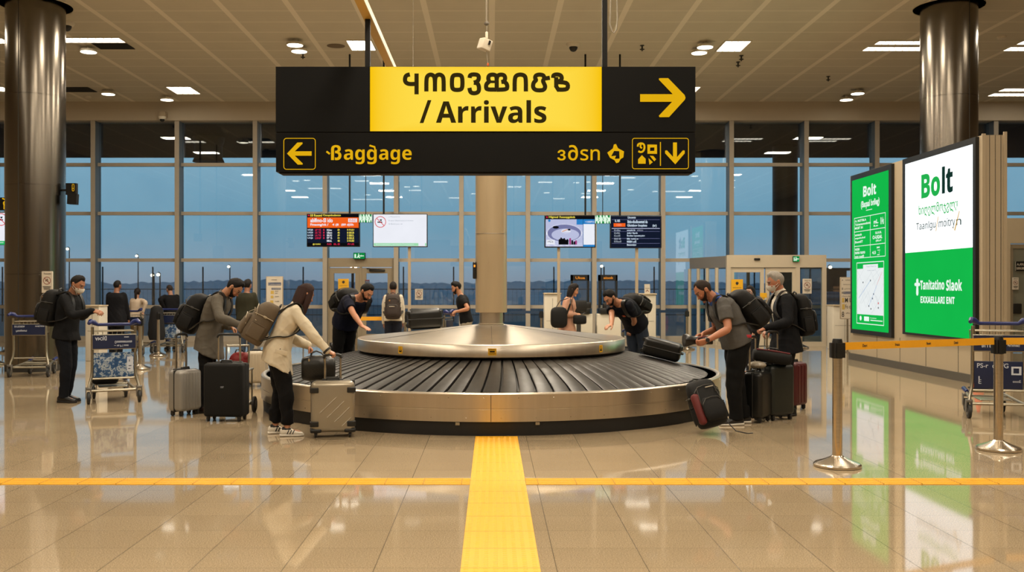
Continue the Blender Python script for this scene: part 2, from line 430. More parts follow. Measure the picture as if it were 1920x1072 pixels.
# ---- display wall on the right: free-standing clad slab
SX = 7.82
sl = MB(); Y0, Y1, SXR, ZT = 15.3, 20.95, 8.19, 3.99
sl.b2(SX, SXR, Y0, Y1, 0.13, ZT, 0); sl.b2(SX + 0.02, SXR - 0.02, Y0 + 0.02, Y1 - 0.02, 0, 0.13, 1)
for xx in (7.93, 8.02, 8.11): sl.b2(xx - 0.003, xx + 0.003, Y0 - 0.005, Y0 + 0.01, 0.2, ZT, 1)
sl.b2(SX - 0.015, SX + 0.04, Y0 - 0.02, Y0 + 0.01, 0.13, ZT + 0.02, 0); sl.b2(SXR - 0.04, SXR + 0.01, Y0 - 0.02, Y0 + 0.01, 0.13, ZT + 0.05, 0)
for yy in (16.1, 17.3, 18.4, 19.5): sl.b2(SX - 0.003, SX + 0.01, yy - 0.006, yy + 0.006, 0.13, 0.6, 1)
struct(sl.build('wall_display', [mat('display wall cladding', '#a2937a', 0.5, var=0.05, scale=3), M_DARK], smooth=0))
m = MB(); m.b2(SX - 0.03, SX + 0.02, Y0 - 0.02, Y1 + 0.03, 0, 0.14); struct(m.build('baseboard_right', mat('baseboard grey', '#4b463c', 0.5, var=0.06, scale=4), smooth=0))

# ---- steel clad columns
def column(name, x, y, r, seam):
    m = MB(); m.lathe([(r, 0), (r, 1.8), (r - 0.006, 1.803), (r - 0.006, 1.815), (r, 1.818), (r, 3.46), (r - 0.006, 3.463), (r - 0.006, 3.475), (r, 3.478), (r, 5.14), (r - 0.006, 5.143), (r - 0.006, 5.155), (r, 5.158), (r, CEIL)], 72)
    m.lathe([(r + 0.008, 0.0), (r + 0.008, 0.12)], 72, mi=1)
    a = seam; c, s = math.cos(a), math.sin(a)
    m.tube([(c * (r - 0.002), s * (r - 0.002), 0.12), (c * (r - 0.002), s * (r - 0.002), CEIL)], 0.009, 6, 1)
    m.lathe([(r + 0.13, CEIL - 0.02), (r + 0.13, CEIL), ], 48, mi=2)
    m.add([(math.cos(2 * PI * j / 48) * (r + 0.13), math.sin(2 * PI * j / 48) * (r + 0.13), CEIL - 0.02) for j in range(48)], [tuple(range(48))], 2)
    return struct(m.build(name, [M_COLUMN, M_DARK, mat('ceiling ring paint', '#cfc6b3', 0.7)], loc=(x, y, 0)))
column('pillar_left', X(67, 18.2), 18.2, 0.525, math.radians(-98))
column('pillar_right', X(1779, 18.3), 18.3, 0.505, math.radians(-72))

# ---- tactile strip and cross strip set into the floor
m = MB(); x0, x1 = -0.173, 0.266
m.b2(x0, x1, 2.5, 10.02, 0.0, 0.006, 0)
yy = 2.5
tile = 0.4
k = 0
while yy < 10.0:
    m.b2(x0, x1, yy - 0.0025, yy + 0.0025, 0.006, 0.0064, 1)
    for j in range(8):
        cx = x0 + 0.028 + j * 0.0547
        for q in range(9):
            cy = yy + 0.03 + q * tile / 9.2
            if cy < 10.0: m.add([(cx - 0.014, cy - 0.011, 0.006), (cx + 0.014, cy - 0.011, 0.006), (cx + 0.014, cy + 0.011, 0.006), (cx - 0.014, cy + 0.011, 0.006), (cx - 0.009, cy - 0.006, 0.0095), (cx + 0.009, cy - 0.006, 0.0095), (cx + 0.009, cy + 0.006, 0.0095), (cx - 0.009, cy + 0.006, 0.0095)], [(4, 5, 6, 7), (0, 1, 5, 4), (1, 2, 6, 5), (2, 3, 7, 6), (3, 0, 4, 7)], 0)
    yy += tile
M_GROUT = mat('yellow grout', '#8d6a1b', 0.7, var=0.1)
o = m.build('tactile_paving', [M_YELLOWT, M_GROUT], smooth=0); struct(o); o['label'] = 'wide yellow studded tactile strip running up to the carousel'
m = MB()
for a, b in ((-16.4, x0 - 0.004), (x1 + 0.004, 17.4)):
    m.b2(a, b, 7.57, 7.81, 0.0, 0.005, 0)
    for q in range(5): m.b2(a, b, 7.595 + q * 0.043, 7.615 + q * 0.043, 0.005, 0.0085, 0)
xx = -16.3
while xx < 17.3:
    if not (x0 - 0.02 < xx < x1 + 0.02): m.b2(xx - 0.002, xx + 0.002, 7.57, 7.81, 0.005, 0.0089, 1)
    xx += 0.303
o = m.build('guide_strip', [M_YELLOWT, M_GROUT], smooth=0); struct(o); o['label'] = 'thin yellow ribbed guide strip crossing the whole floor'

# ---- outdoors
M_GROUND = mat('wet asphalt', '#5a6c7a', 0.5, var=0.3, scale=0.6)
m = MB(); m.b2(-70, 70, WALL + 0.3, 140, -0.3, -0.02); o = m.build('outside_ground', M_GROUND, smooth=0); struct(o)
m = MB(); m.b2(-24, 24, WALL + 0.3, 35.9, 6.42, 6.92); o = m.build('exterior_canopy_roof', mat('canopy soffit', '#0f1316', 0.8, var=0.1, scale=3), smooth=0); struct(o)
M_EXT = mat('exterior column steel', '#2b2b2b', 0.5, var=0.2, scale=4)
m = MB(); m.lathe([(0.42, 0), (0.42, 6.42)], 40); o = m.build('pillar_outside', M_EXT, loc=(X(1472, 33), 33, 0)); struct(o)
m = MB(); m.lathe([(0.50, 5.62), (0.47, 5.70), (0.44, 5.75), (0.44, 6.15), (0.50, 6.3), (0.5, 6.42)], 40); o = m.build('reflected_column', M_EXT, loc=(X(391, 31), 31, 0)); tag(o, 'dark drum shape standing for a reflected pillar in the left windows', 'reflection')  # added drum shape stands for the pillar's reflection in the glass
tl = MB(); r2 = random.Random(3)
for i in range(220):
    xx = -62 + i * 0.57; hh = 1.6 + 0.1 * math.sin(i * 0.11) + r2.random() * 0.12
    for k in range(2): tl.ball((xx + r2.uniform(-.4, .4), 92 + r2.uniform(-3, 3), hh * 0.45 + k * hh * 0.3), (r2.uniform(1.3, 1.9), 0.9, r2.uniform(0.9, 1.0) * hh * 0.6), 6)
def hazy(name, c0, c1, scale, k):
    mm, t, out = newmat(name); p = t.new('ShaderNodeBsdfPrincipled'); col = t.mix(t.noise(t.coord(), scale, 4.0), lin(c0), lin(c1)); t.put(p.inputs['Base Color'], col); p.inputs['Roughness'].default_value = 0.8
    t.put(p.inputs['Emission Color'], col); p.inputs['Emission Strength'].default_value = k; t.l.new(p.outputs[0], out.inputs[0]); return mm      # evening haze painted in as a glow of the surface colour
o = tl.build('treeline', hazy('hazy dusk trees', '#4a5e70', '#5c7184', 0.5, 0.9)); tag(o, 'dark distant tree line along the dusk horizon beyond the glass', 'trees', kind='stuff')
m = MB()
for i in range(27):
    xx = -30 + i * 2.35; m.cyl((xx, 45, -0.02), (xx, 45, 2.55), 0.035, n=6)
for z in (0.3, 1.5): m.tube([(-30, 45, z), (31.1, 45, z)], 0.02, 6)
for i in range(300):
    xx = -30 + i * 0.2037; m.cyl((xx, 45, 0.0), (xx, 45, 1.5), 0.005, n=3)
o = m.build('perimeter_fence', mat('fence wire', '#1c242b', 0.7, var=0.1)); tag(o, 'long dark wire perimeter fence with tall posts outside the terminal', 'fence')
E_LAMP = emis('street lamp glow', '#ffe3bd', 7.0)
def street_lamp(px, py, d, label):
    t = thing('street_lamp', label, 'street lamp', (X(px, d), d, 0), group='street lamps outside the terminal'); zz = Z(py, d)
    m = MB(); m.cyl((0, 0, 0), (0, 0, zz + 0.1), 0.06, 0.04, 8); m.tube([(0, 0, zz + 0.1), (0, -0.3, zz + 0.16)], 0.03, 6); m.build('pole', MATS['fence wire'], t)
    m = MB(); m.ball((0, -0.34, zz), (0.11, 0.1, 0.09), 12); m.build('lamp', E_LAMP, t)
street_lamp(289, 516, 60, 'glowing street lamp outside, first of the close pair behind the dark-suited man'); street_lamp(300, 515, 60.5, 'glowing street lamp outside, second of the close pair behind the dark-suited man')
street_lamp(660, 499, 62, 'glowing street lamp seen through the left door pane'); street_lamp(668, 500, 64, 'farther street lamp beside another through the left door pane')
street_lamp(1553, 501, 60, 'glowing street lamp outside beside the vestibule roof'); street_lamp(1127, 499, 70, 'small warm street lamp between the two ticket machines')
street_lamp(130, 467, 75, 'small warm street lamp just beside the steel pillar'); street_lamp(259, 480, 80, 'dim street lamp high in the third window bay'); street_lamp(431, 500, 75, 'dim street lamp behind the grey-coated man')
t = thing('control_building', 'dark flat-topped building outside between vestibule and green display', 'building', (X(1548, 80), 80, 0))
m = MB(); m.b2(-1.6, 1.2, -1.5, 1.5, 0, 3.0); m.build('wall', mat('dark brick', '#2b2322', 0.9, var=0.2, scale=3), t, smooth=0)
m = MB(); m.b2(-1.9, 2.0, -1.8, 1.8, 3.0, 3.2); m.build('roof', MATS['canopy soffit'], t, smooth=0)
for q in (-1.2, 0.1): m = MB(); m.b2(q, q + 0.6, -1.52, -1.5, 1.9 if q < 0 else 1.2, 2.4 if q < 0 else 1.7); m.build('window', emis('dim window', '#6b4a33', 0.7), t, smooth=0)
for (px, d, hh, lab) in ((1527, 52, 2.2, 'silver parked car outside by the dark flat-topped building'),):
    t = thing('parked_car', lab, 'car', (X(px, d), d, 0), rotz=0.1)
    m = MB(); m.rbox((0, 0, 0.62), (4.2, 1.7, 0.55), 0.15); m.rbox((0.1, 0, 1.08), (2.3, 1.5, 0.55), 0.22); m.build('body', mat('car paint', '#6f7c86', 0.3, 0.3), t)
    for sx in (-1.3, 1.3):
        for sy in (-0.8, 0.8):
            m = MB(); m.tube([(sx, sy - 0.09, 0.31), (sx, sy + 0.09, 0.31)], 0.31, 16); m.build('wheel', M_RUBBER, t)

# ---- world: dusk sky
w = bpy.data.worlds.new('dusk'); SC.world = w; w.use_nodes = True
t = NT(w.node_tree); t.n.clear(); out = t.new('ShaderNodeOutputWorld'); bg = t.new('ShaderNodeBackground')
gx, gy, gz = t.sep(t.coord('Generated'))
cl = t.noise(t.mapping(t.coord('Generated'), scale=(2, 2, 9)), 2.2, 4.0)
el = t.math('ADD', gz, t.math('MULTIPLY', t.math('SUBTRACT', cl, 0.5), 0.02))
fac = t.math('ADD', t.math('MULTIPLY', el, 2.0), 0.1)
sky = t.ramp(fac, [(0.0, lin('#2b3b48')), (0.085, lin('#7b8896')), (0.115, lin('#939fae')), (0.15, lin('#93aabb')), (0.22, lin('#83adc2')), (0.38, lin('#93bace')), (0.6, lin('#55798f')), (1.0, lin('#26435c'))])
t.l.new(sky, bg.inputs[0]); bg.inputs[1].default_value = 1.22; t.l.new(bg.outputs[0], out.inputs[0])

# ---- ceiling fixtures
E_DISC = emis('round lamp lens', '#fff3d8', 7.0)
M_RIM = mat('white fixture rim', '#cfc6b4', 0.5)
def cxy(px, py): d = (CEIL - EYE) * F_PX / (VY - py); return X(px, d), d
def downlight(px, py, lab, grp='round ceiling downlights'):
    x, y = cxy(px, py - 1); t = thing('ceiling_downlight', lab, 'ceiling light', (x, y, CEIL), group=grp)
    m = MB(); m.lathe([(0.05, 0), (0.05, -0.07), (0.172, -0.075), (0.178, -0.10), (0.178, -0.125), (0.165, -0.128)], 32); m.build('housing', M_RIM, t)
    m = MB(); m.lathe([(0.0005, -0.127), (0.168, -0.127), (0.168, -0.131), (0.0005, -0.134)], 32); m.build('lens', E_DISC, t)
    return x, y
for px, py, lab in ((553, 75, 'upper of two round downlights above the sign near its left end'), (561, 87, 'lower of two round downlights above the sign near its left end'),
                    (166, 88, 'round downlight beside the dark recess right of the steel pillar'), (203, 169, 'round downlight farther back, between the dark recess and square panel'), (313, 180, 'round downlight next to the farther square light panel'),
                    (1322, 79, 'upper of two round downlights near the sign arrow'), (1311, 90, 'lower of two round downlights near the sign arrow'), (1608, 168, 'upper of two far round downlights before the right pillar'), (1587, 180, 'lower of two far round downlights before the right pillar')):
    downlight(px, py, lab)
def panel(pxs, y0, y1, lab, n=4, name='ceiling_panel_light'):
    """recessed louvred light from image left/right at its rear edge"""
    d1 = (CEIL - EYE) * F_PX / (VY - y0); d0 = (CEIL - EYE) * F_PX / (VY - y1); yc = (d0 + d1) / 2
    xa, xb = X(pxs[0], yc), X(pxs[1], yc); xc = (xa + xb) / 2; hw = (xb - xa) / 2; hd = abs(d1 - d0) / 2
    t = thing(name, lab, 'ceiling light', (xc, yc, CEIL), group='recessed louvred ceiling lights')
    m = MB(); m.b2(-hw, hw, -hd, hd, -0.012, -0.004); m.build('diffuser', E_TUBE, t, smooth=0)
    m = MB()
    for s in (-1, 1): m.b2(-hw - 0.025, hw + 0.025, s * (hd + 0.0125) - 0.0125, s * (hd + 0.0125) + 0.0125, -0.02, 0); m.b2(s * (hw + 0.0125) - 0.0125, s * (hw + 0.0125) + 0.0125, -hd, hd, -0.02, 0)
    nn = max(2, int(2 * hw / 0.15)) if hw > hd else 4
    for q in range(1, nn): xx = -hw + 2 * hw * q / nn; m.b2(xx - 0.006, xx + 0.006, -hd, hd, -0.018, -0.006)
    m.build('louvre', M_RIM, t, smooth=0)
    return xc, yc
panel((655, 700), 75, 93, 'square louvred light panel above the sign by the black rod'); panel((322, 366), 162, 175, 'farther square louvred light panel with a round downlight beside it')
panel((1352, 1398), 76, 95, 'square louvred light panel near the sign arrow'); panel((1262, 1306), 162, 176, 'square louvred light mostly hidden behind the sign arrow')
panel((112, 229), 70, 78.5, 'long louvred light strip just right of the left pillar'); panel((-60, 12), 71, 80, 'long louvred light strip left of the left pillar'); panel((-60, 14), 162, 170, 'far louvred light strip left of the left pillar')
panel((1644, 1735), 76, 82, 'farther of two long louvred strips left of the right pillar'); panel((1622, 1735), 87, 94, 'nearer of two long louvred strips left of the right pillar')
panel((1912, 2000), 76, 82, 'farther of two long louvred strips right of the right pillar'); panel((1888, 2000), 87, 94, 'nearer of two long louvred strips right of the right pillar')
panel((1878, 1980), 165, 170, 'farther louvred strip of the far pair right of the right pillar'); panel((1858, 1980), 174, 179, 'nearer louvred strip of the far pair right of the right pillar')
def recess(px0, px1, y0, y1, lab):
    d1 = (CEIL - EYE) * F_PX / (VY - y0); d0 = (CEIL - EYE) * F_PX / (VY - y1); yc = (d0 + d1) / 2
    xa, xb = X(px0, yc), X(px1, yc); m = MB(); m.b2(xa - (xa + xb) / 2, xb - (xa + xb) / 2, -(d1 - d0) / 2, (d1 - d0) / 2, -0.012, -0.002)
    for q in range(9): yy = -(d1 - d0) / 2 + (d1 - d0) * (q + .5) / 9; m.b2(xa - (xa + xb) / 2, xb - (xa + xb) / 2, yy - 0.012, yy + 0.012, -0.018, -0.012)
    o = m.build('ceiling_vent', M_DARK, smooth=0, loc=((xa + xb) / 2, yc, CEIL)); tag(o, lab, 'vent', 'dark recessed ceiling vents')
recess(180, 245, 80, 91.5, 'dark ceiling vent beside the long light strip and downlight'); recess(112, 174, 163, 172, 'farther dark ceiling vent right of the left pillar')
def dome(x, y, z, lab, r=0.10):
    t = thing('dome_camera', lab, 'camera', (x, y, z), group='ceiling dome cameras')
    m = MB(); m.lathe([(r * 1.3, 0), (r * 1.3, -0.02), (r * 1.05, -0.07), (r * 0.9, -0.075)], 28); m.build('mount', mat('camera white', '#d8d0c0', 0.5), t)
    m = MB(); m.ball((0, 0, -0.075), (r * 0.82, r * 0.82, r * 0.9), 20); m.build('lens_dome', M_FRAMEB, t)
x, y = cxy(1075, 82); dome(x, y, CEIL, 'dome camera on the ceiling near the right hanging rod', 0.115); x, y = cxy(125, 42); dome(x, y, CEIL, 'dome camera on the ceiling beside the left pillar', 0.12)
dome(X(303, WALL - 0.6), WALL - 0.55, 6.45, 'small dome camera on the bulkhead over the windows', 0.085)
m = MB(); m.b2(X(303, WALL - .6) - 0.09, X(303, WALL - .6) + 0.09, WALL - 0.56, WALL - 0.35, 6.45, 6.6); tag(m.build('camera_bracket', M_BEIGE, smooth=0), 'small beige bracket on the bulkhead holding a dome camera', 'bracket')
def sprinkler(px, py, lab):
    x, y = cxy(px, py - 3); m = MB(); m.lathe([(0.05, 0), (0.05, -0.01), (0.018, -0.015), (0.018, -0.08), (0.055, -0.085), (0.055, -0.092), (0.012, -0.11), (0.012, -0.13)], 14)
    tag(m.build('ceiling_sprinkler', M_DARK, loc=(x, y, CEIL)), lab, 'sprinkler', 'ceiling sprinklers')
for px, py, lab in ((568, 103, 'small dark sprinkler under the two downlights near the sign left end'), (1204, 88, 'small dark sprinkler between dome camera and square light'), (1390, 107, 'small dark sprinkler just below the square light near the arrow'), (1384, 119, 'second dark sprinkler below the square light near the arrow'), (1553, 146, 'small dark sprinkler above the far pair of downlights')): sprinkler(px, py, lab)
x, y = cxy(630, 86); m = MB(); m.lathe([(0.001, -0.008), (0.17, -0.01), (0.2, -0.004), (0.2, 0)], 28); tag(m.build('ceiling_speaker', mat('speaker mesh', '#6d5f4b', 0.8), loc=(x, y, CEIL)), 'flat round speaker grille in the ceiling by the square light', 'speaker')
for px, py, lab in ((164, 181, 'small flat smoke detector beside the far downlights'), (1878, 69, 'small flat smoke detector right of the right pillar')):
    x, y = cxy(px, py); m = MB(); m.lathe([(0.001, -0.05), (0.08, -0.045), (0.1, -0.01), (0.1, 0)], 20); tag(m.build('smoke_detector', M_RIM, loc=(x, y, CEIL)), lab, 'smoke detector', 'smoke detectors')

# fixtures of the near rows, seen mirrored in the glass wall
E_DISC2 = E_DISC
for i, (xx, yy) in enumerate(((-9.6, 9.0), (-9.0, 9.3), (-4.4, 6.2), (-3.9, 6.5), (-1.3, 11.5), (1.6, 11.2), (4.2, 8.2), (4.8, 8.5), (9.5, 11.0), (10.0, 11.3), (-7.0, 2.0), (-1.0, 2.6), (-0.5, 2.9), (3.0, 3.2), (7.4, 4.8), (12.5, 6.0))):
    t = thing('ceiling_downlight', 'round ceiling downlight overhead, seen only as a reflection in the glass wall', 'ceiling light', (xx, yy, CEIL), group='mirrored round downlights')
    m = MB(); m.lathe([(0.05, 0), (0.05, -0.07), (0.172, -0.075), (0.178, -0.125), (0.165, -0.128)], 24); m.build('housing', M_RIM, t)
    m = MB(); m.lathe([(0.0005, -0.127), (0.168, -0.127), (0.168, -0.131), (0.0005, -0.134)], 24); m.build('lens', E_DISC, t)
for xx, yy, hw in ((-11.0, 10.4, 0.9), (-6.5, 8.0, 0.35), (-2.6, 7.6, 0.35), (2.7, 7.4, 0.35), (6.6, 9.4, 0.35), (11.2, 8.2, 0.9), (-9.0, 4.4, 0.9), (-4.2, 3.4, 0.35), (1.2, 5.2, 0.35), (5.4, 1.6, 0.35), (9.8, 2.8, 0.9), (-2.2, -1.0, 0.35), (4.0, -1.5, 0.35), (-7.5, -2.0, 0.9)):
    t = thing('ceiling_panel_light', 'louvred ceiling light overhead, seen only as a reflection in the glass wall', 'ceiling light', (xx, yy, CEIL), group='mirrored louvred lights')
    m = MB(); m.b2(-hw, hw, -0.25, 0.25, -0.012, -0.004); m.build('diffuser', E_TUBE, t, smooth=0)
    m = MB()
    for s_ in (-1, 1): m.b2(-hw - 0.02, hw + 0.02, s_ * 0.26 - 0.012, s_ * 0.26 + 0.012, -0.02, 0); m.b2(s_ * (hw + 0.01) - 0.01, s_ * (hw + 0.01) + 0.01, -0.25, 0.25, -0.02, 0)
    m.build('louvre', M_RIM, t, smooth=0)
# ---- bare area lamps on a grid, added to light the hall
def area(x, y, z, sx, sy, power, col=(1.0, 0.87, 0.69), rot=(0, 0, 0)):
    l = bpy.data.lights.new('ceiling_fill_lamp', 'AREA'); l.shape = 'RECTANGLE'; l.size = sx; l.size_y = sy; l.energy = power; l.color = col
    o = bpy.data.objects.new('ceiling_fill_lamp', l); COL.objects.link(o); o.location = (x, y, z); o.rotation_euler = rot; return o
LP = 1.0
for y in (1.0, 4.6, 8.2, 11.8, 15.4, 19.0, 22.6):
    for x in (-11, -5.6, 0.0, 5.6, 11):
        side = 1.0 if abs(x) < 1 else (0.68 if abs(x) < 6 else 0.22)
        area(x, y, CEIL - 0.16, 0.9, 0.5, 186 * LP * side * (1.35 if y > 18 else 1.0))
# ================================================================== CAROUSEL
CX, CY = X(921, 13.09), 13.09
car = thing('baggage_carousel', 'round stainless steel baggage carousel with cone top and black rubber slats', 'carousel', (CX, CY, 0))
N = 160
m = MB(); m.lathe([(3.05, 0.435), (3.05, 0.29), (3.042, 0.287), (3.042, 0.279), (3.05, 0.276), (3.05, 0.15)], N)
m.lathe([(2.985, 0.43), (2.99, 0.445), (3.01, 0.452), (3.035, 0.45), (3.05, 0.435)], N); m.lathe([(2.985, 0.43), (2.985, 0.2)], N)
m.build('outer_fence', M_STEEL, car, smooth=50)
m = MB(); m.lathe([(3.03, 0.15), (3.02, 0.0), (2.9, 0.0)], N); m.build('kick_plate', M_RUBBER, car)
# overlapping crescent slats
m = MB(); NS = 92; wdt = 2 * PI / NS
for i in range(NS):
    a0 = wdt * i; vs = []
    for r, z, tw in ((1.70, 0.715, 0.040), (2.0, 0.655, 0.030), (2.35, 0.575, 0.018), (2.7, 0.485, 0.006), (2.975, 0.405, -0.006)):
        for da, dz in ((-0.44, -0.032), (-0.43, -0.006), (-0.36, 0.0), (0.30, 0.004), (0.42, 0.003), (0.44, -0.004), (0.45, -0.032)):
            a = a0 + wdt * da + tw; vs.append((r * math.cos(a), r * math.sin(a), z + dz))
    fs = [(k * 7 + j, k * 7 + j + 1, k * 7 + j + 8, k * 7 + j + 7) for k in range(4) for j in range(6)]
    m.add(vs, fs)
def slat_material():
    mm, t, out = newmat('worn rubber slats'); p = t.new('ShaderNodeBsdfPrincipled'); g = t.coord('Object')
    a = t.noise(t.mapping(g, scale=(1, 1, 1)), 5.0, 5.0, 0.7); b = t.noise(g, 60.0, 3.0)
    t.put(p.inputs['Base Color'], t.ramp(t.math('ADD', t.math('MULTIPLY', a, 0.8), t.math('MULTIPLY', b, 0.2)), [(0.35, lin('#0c0a08')), (0.55, lin('#17130f')), (0.66, lin('#2a241c')), (0.78, lin('#4a4033'))]))
    t.put(p.inputs['Roughness'], t.math('ADD', 0.30, t.math('MULTIPLY', a, 0.3))); p.inputs['Specular IOR Level'].default_value = 0.38
    t.l.new(p.outputs[0], out.inputs[0]); return mm
m.build('slat_belt', slat_material(), car, smooth=30)
m = MB(); m.lathe([(2.98, 0.2), (2.98, 0.385), (1.66, 0.68), (1.66, 0.2)], N); m.build('belt_bed', M_RUBBER, car)
m = MB(); m.lathe([(1.70, 0.70), (1.78, 0.715), (1.807, 0.735), (1.807, 0.875), (1.795, 0.886)], N); m.build('disc_rim', M_STEEL, car, smooth=50)
m = MB(); m.lathe([(1.795, 0.886), (1.3, 0.935), (0.8, 0.99), (0.45, 1.028), (0.215, 1.055)], N)
for a in (-90, -35, -150, 30, 90, 150):
    a = math.radians(a + 0.3); m.tube([(1.79 * math.cos(a), 1.79 * math.sin(a), 0.8865), (0.8 * math.cos(a), 0.8 * math.sin(a), 0.9905), (0.3 * math.cos(a), 0.3 * math.sin(a), 1.0455)], 0.0022, 4, 1)
m.build('cone_top', [M_STEELC, M_DARK], car, smooth=50)
for px, lab in ((745, None), (923, None), (1138, None)):
    xx = X(px, 11.5) * 0.98 - CX; a = math.asin(max(-1, min(1, xx / 1.807)));
    def fn(u, v, a=a): b = a + u / 1.807; return (1.808 * math.sin(b), -1.808 * math.cos(b), 0.80 - v)
    c = Canvas(fn, (math.sin(a), -math.cos(a), 0), 0.001); h = 0.045 if px != 923 else 0.042; wd = 0.034 if px != 923 else 0.05
    c.rect(-wd, -h, wd, h, mat('hazard yellow', '#e0a815', 0.5)); c.layer()
    if px == 923: c.text('WARNING', -0.04, -0.034, 0.04, -0.018, M_BLACK); c.text('CAUTION!', -0.04, 0.012, 0.04, 0.03, M_BLACK); c.rect(-0.03, -0.012, 0.03, 0.004, M_BLACK)
    else: c.text('A\u26a0', -0.018, -0.036, 0.018, -0.012, M_BLACK); c.rect(-0.02, -0.002, 0.02, 0.026, M_BLACK); c.layer(); c.rect(-0.012, 0.004, 0.012, 0.01, MATS['hazard yellow'])
    o = c.build('hazard_sticker', car)
for px in (858, 1008):
    m = MB(); a = math.asin(X(px, 10.05) / 3.05 - CX / 3.05); m.box((3.052 * math.sin(a), -3.052 * math.cos(a), 0.13), (0.045, 0.012, 0.03), 0, Matrix.Rotation(a, 3, 'Z')); m.build('bracket', M_CHROME, car)
m = MB()
for px in range(520, 1340, 26):
    q = (px - 921) / 430.0
    if abs(q) > 0.97: continue
    a = math.asin(q); m.ball((3.05 * math.sin(a), -3.05 * math.cos(a), 0.40 if px % 52 else 0.19), 0.006, 6)
m.build('rivet_row', M_CHROME, car)['kind'] = 'stuff'
m = MB(); a = math.radians(0.3); m.b2(-0.003, 0.003, -3.053, -3.045, 0.152, 0.43); m.build('sheet_joint', M_DARK, car, smooth=0)
# ---- column rising out of it
cc = MB(); cc.lathe([(0.205, 1.22), (0.215, 1.225), (0.215, 4.25), (0.12, 4.32), (0.0005, 4.33)], 56); cc.lathe([(0.16, 1.045), (0.16, 1.225)], 40, mi=1); cc.lathe([(0.175, 1.04), (0.175, 1.07), (0.16, 1.075)], 40, mi=1)
cc.lathe([(0.217, 2.28), (0.2165, 2.29)], 56, mi=1)
o = cc.build('carousel_column', [mat('column beige paint', '#b3a081', 0.3, metal=0.3, var=0.08, scale=3, stretch=(4, 4, 0.4)), M_STEEL], loc=(CX, CY, 0)); tag(o, 'cream round column rising from the middle of the carousel cone', 'column')
t = thing('wall_speaker', 'small black box mounted low on the left of the carousel column', 'speaker', (CX - 0.225, CY - 0.06, 1.79)); m = MB(); m.rbox((0, 0, 0), (0.05, 0.08, 0.23), 0.012); m.build('body', M_FRAMEB, t); m = MB(); m.box((0.0, -0.042, 0.06), (0.02, 0.004, 0.03)); m.build('indicator', emis('orange led', '#ff8a2a', 2.0), t)

# ================================================================== OVERHEAD SIGN
SD = 9.0
sx0, sx1 = X(517, SD), X(1304, SD)
sg = thing('overhead_sign', 'large black and yellow hanging sign with arrows reading Arrivals and Baggage', 'sign', (0, SD, 0))
M_SIGN = mat('sign black enamel', '#070706', 0.5, var=0.12, scale=6, spec=0.15)
m = MB(); m.b2(sx0, sx1, 0.0, 0.19, Z(247, SD), Z(125, SD)); m.build('upper_box', M_SIGN, sg, smooth=0)
m = MB(); m.b2(sx0 + 0.002, sx1 - 0.002, 0.0, 0.19, Z(322, SD), Z(251, SD)); m.build('lower_box', M_SIGN, sg, smooth=0)
m = MB(); m.b2(sx0 + 0.004, sx1 - 0.004, 0.012, 0.18, Z(251, SD), Z(247, SD)); m.b2(sx0 + 0.03, sx1 - 0.03, 0.02, 0.19, Z(325, SD), Z(322, SD)); m.build('shadow_gap', M_BLACK, sg, smooth=0)
def lightbox_material(name, c_mid, c_edge, strength, axis=('x', 'z'), cx=0, cz=0, hx=1, hz=1):
    mm, t, out = newmat(name); e = t.new('ShaderNodeEmission'); s = t.sep(t.coord('Object'))
    ix = {'x': 0, 'y': 1, 'z': 2}
    u = t.math('ABSOLUTE', t.math('DIVIDE', t.math('SUBTRACT', s[ix[axis[0]]], cx), hx)); v = t.math('ABSOLUTE', t.math('DIVIDE', t.math('SUBTRACT', s[ix[axis[1]]], cz), hz))
    d = t.math('MAXIMUM', t.math('POWER', u, 5.0), t.math('MULTIPLY', t.math('POWER', v, 4.0), 0.5))
    t.put(e.inputs[0], t.mix(d, lin(c_mid), lin(c_edge))); e.inputs[1].default_value = strength
    t.l.new(e.outputs[0], out.inputs[0]); return m_reg(name, mm)
def m_reg(n, mm): MATS[n] = mm; return mm
M_LBOX = lightbox_material('lit yellow panel', '#ffdd4a', '#f8c306', 1.0, cx=X(911, SD), cz=Z(186, SD), hx=217 * SD / F_PX, hz=61 * SD / F_PX)
m = MB(); m.b2(X(694, SD), X(1128, SD), -0.006, 0.02, Z(246, SD), Z(125.5, SD)); m.build('lit_panel', M_LBOX, sg, smooth=0)
E_YEL = emis('sign yellow letters', '#e9b312', 0.92)
cv = Canvas(lambda u, v: (X(u, SD), -0.008, Z(v, SD)), (0, -1, 0), 0.0005)
def c1(pts): return [(500 + x / 4.467, 100 + y / 4.467) for x, y in pts]
def c2(pts): return [(900 + x / 4.467, 100 + y / 4.467) for x, y in pts]
S = 8.0
ST = lambda pts, f, sm=2, w=S, mt=None, cl=False: cv.stroke(f(pts), w, mt or M_INK, smooth=sm, closed=cl)
M_INK = emis('sign brown ink', '#33290f', 1.0)
ST([(1200, 178), (1168, 186), (1158, 215), (1162, 243), (1185, 257), (1215, 259), (1256, 257)], c1); ST([(1256, 170), (1256, 345)], c1, 0)
ST([(1338, 321), (1338, 222), (1346, 190), (1374, 177), (1402, 190), (1410, 222), (1410, 321)], c1); ST([(1410, 321), (1410, 222), (1418, 190), (1446, 177), (1475, 190), (1483, 222), (1483, 321)], c1)
ST([(1596, 181), (1630, 186), (1640, 215), (1640, 280), (1630, 304), (1596, 309), (1562, 304), (1552, 280), (1552, 215), (1562, 186)], c1, 2, S, None, True)
ST([(1700, 208), (1704, 182), (1740, 177), (1774, 184), (1778, 215), (1765, 238), (1735, 247)], c1); ST([(1735, 247), (1768, 252), (1780, 285), (1776, 325), (1742, 338), (1706, 330), (1698, 290)], c1)
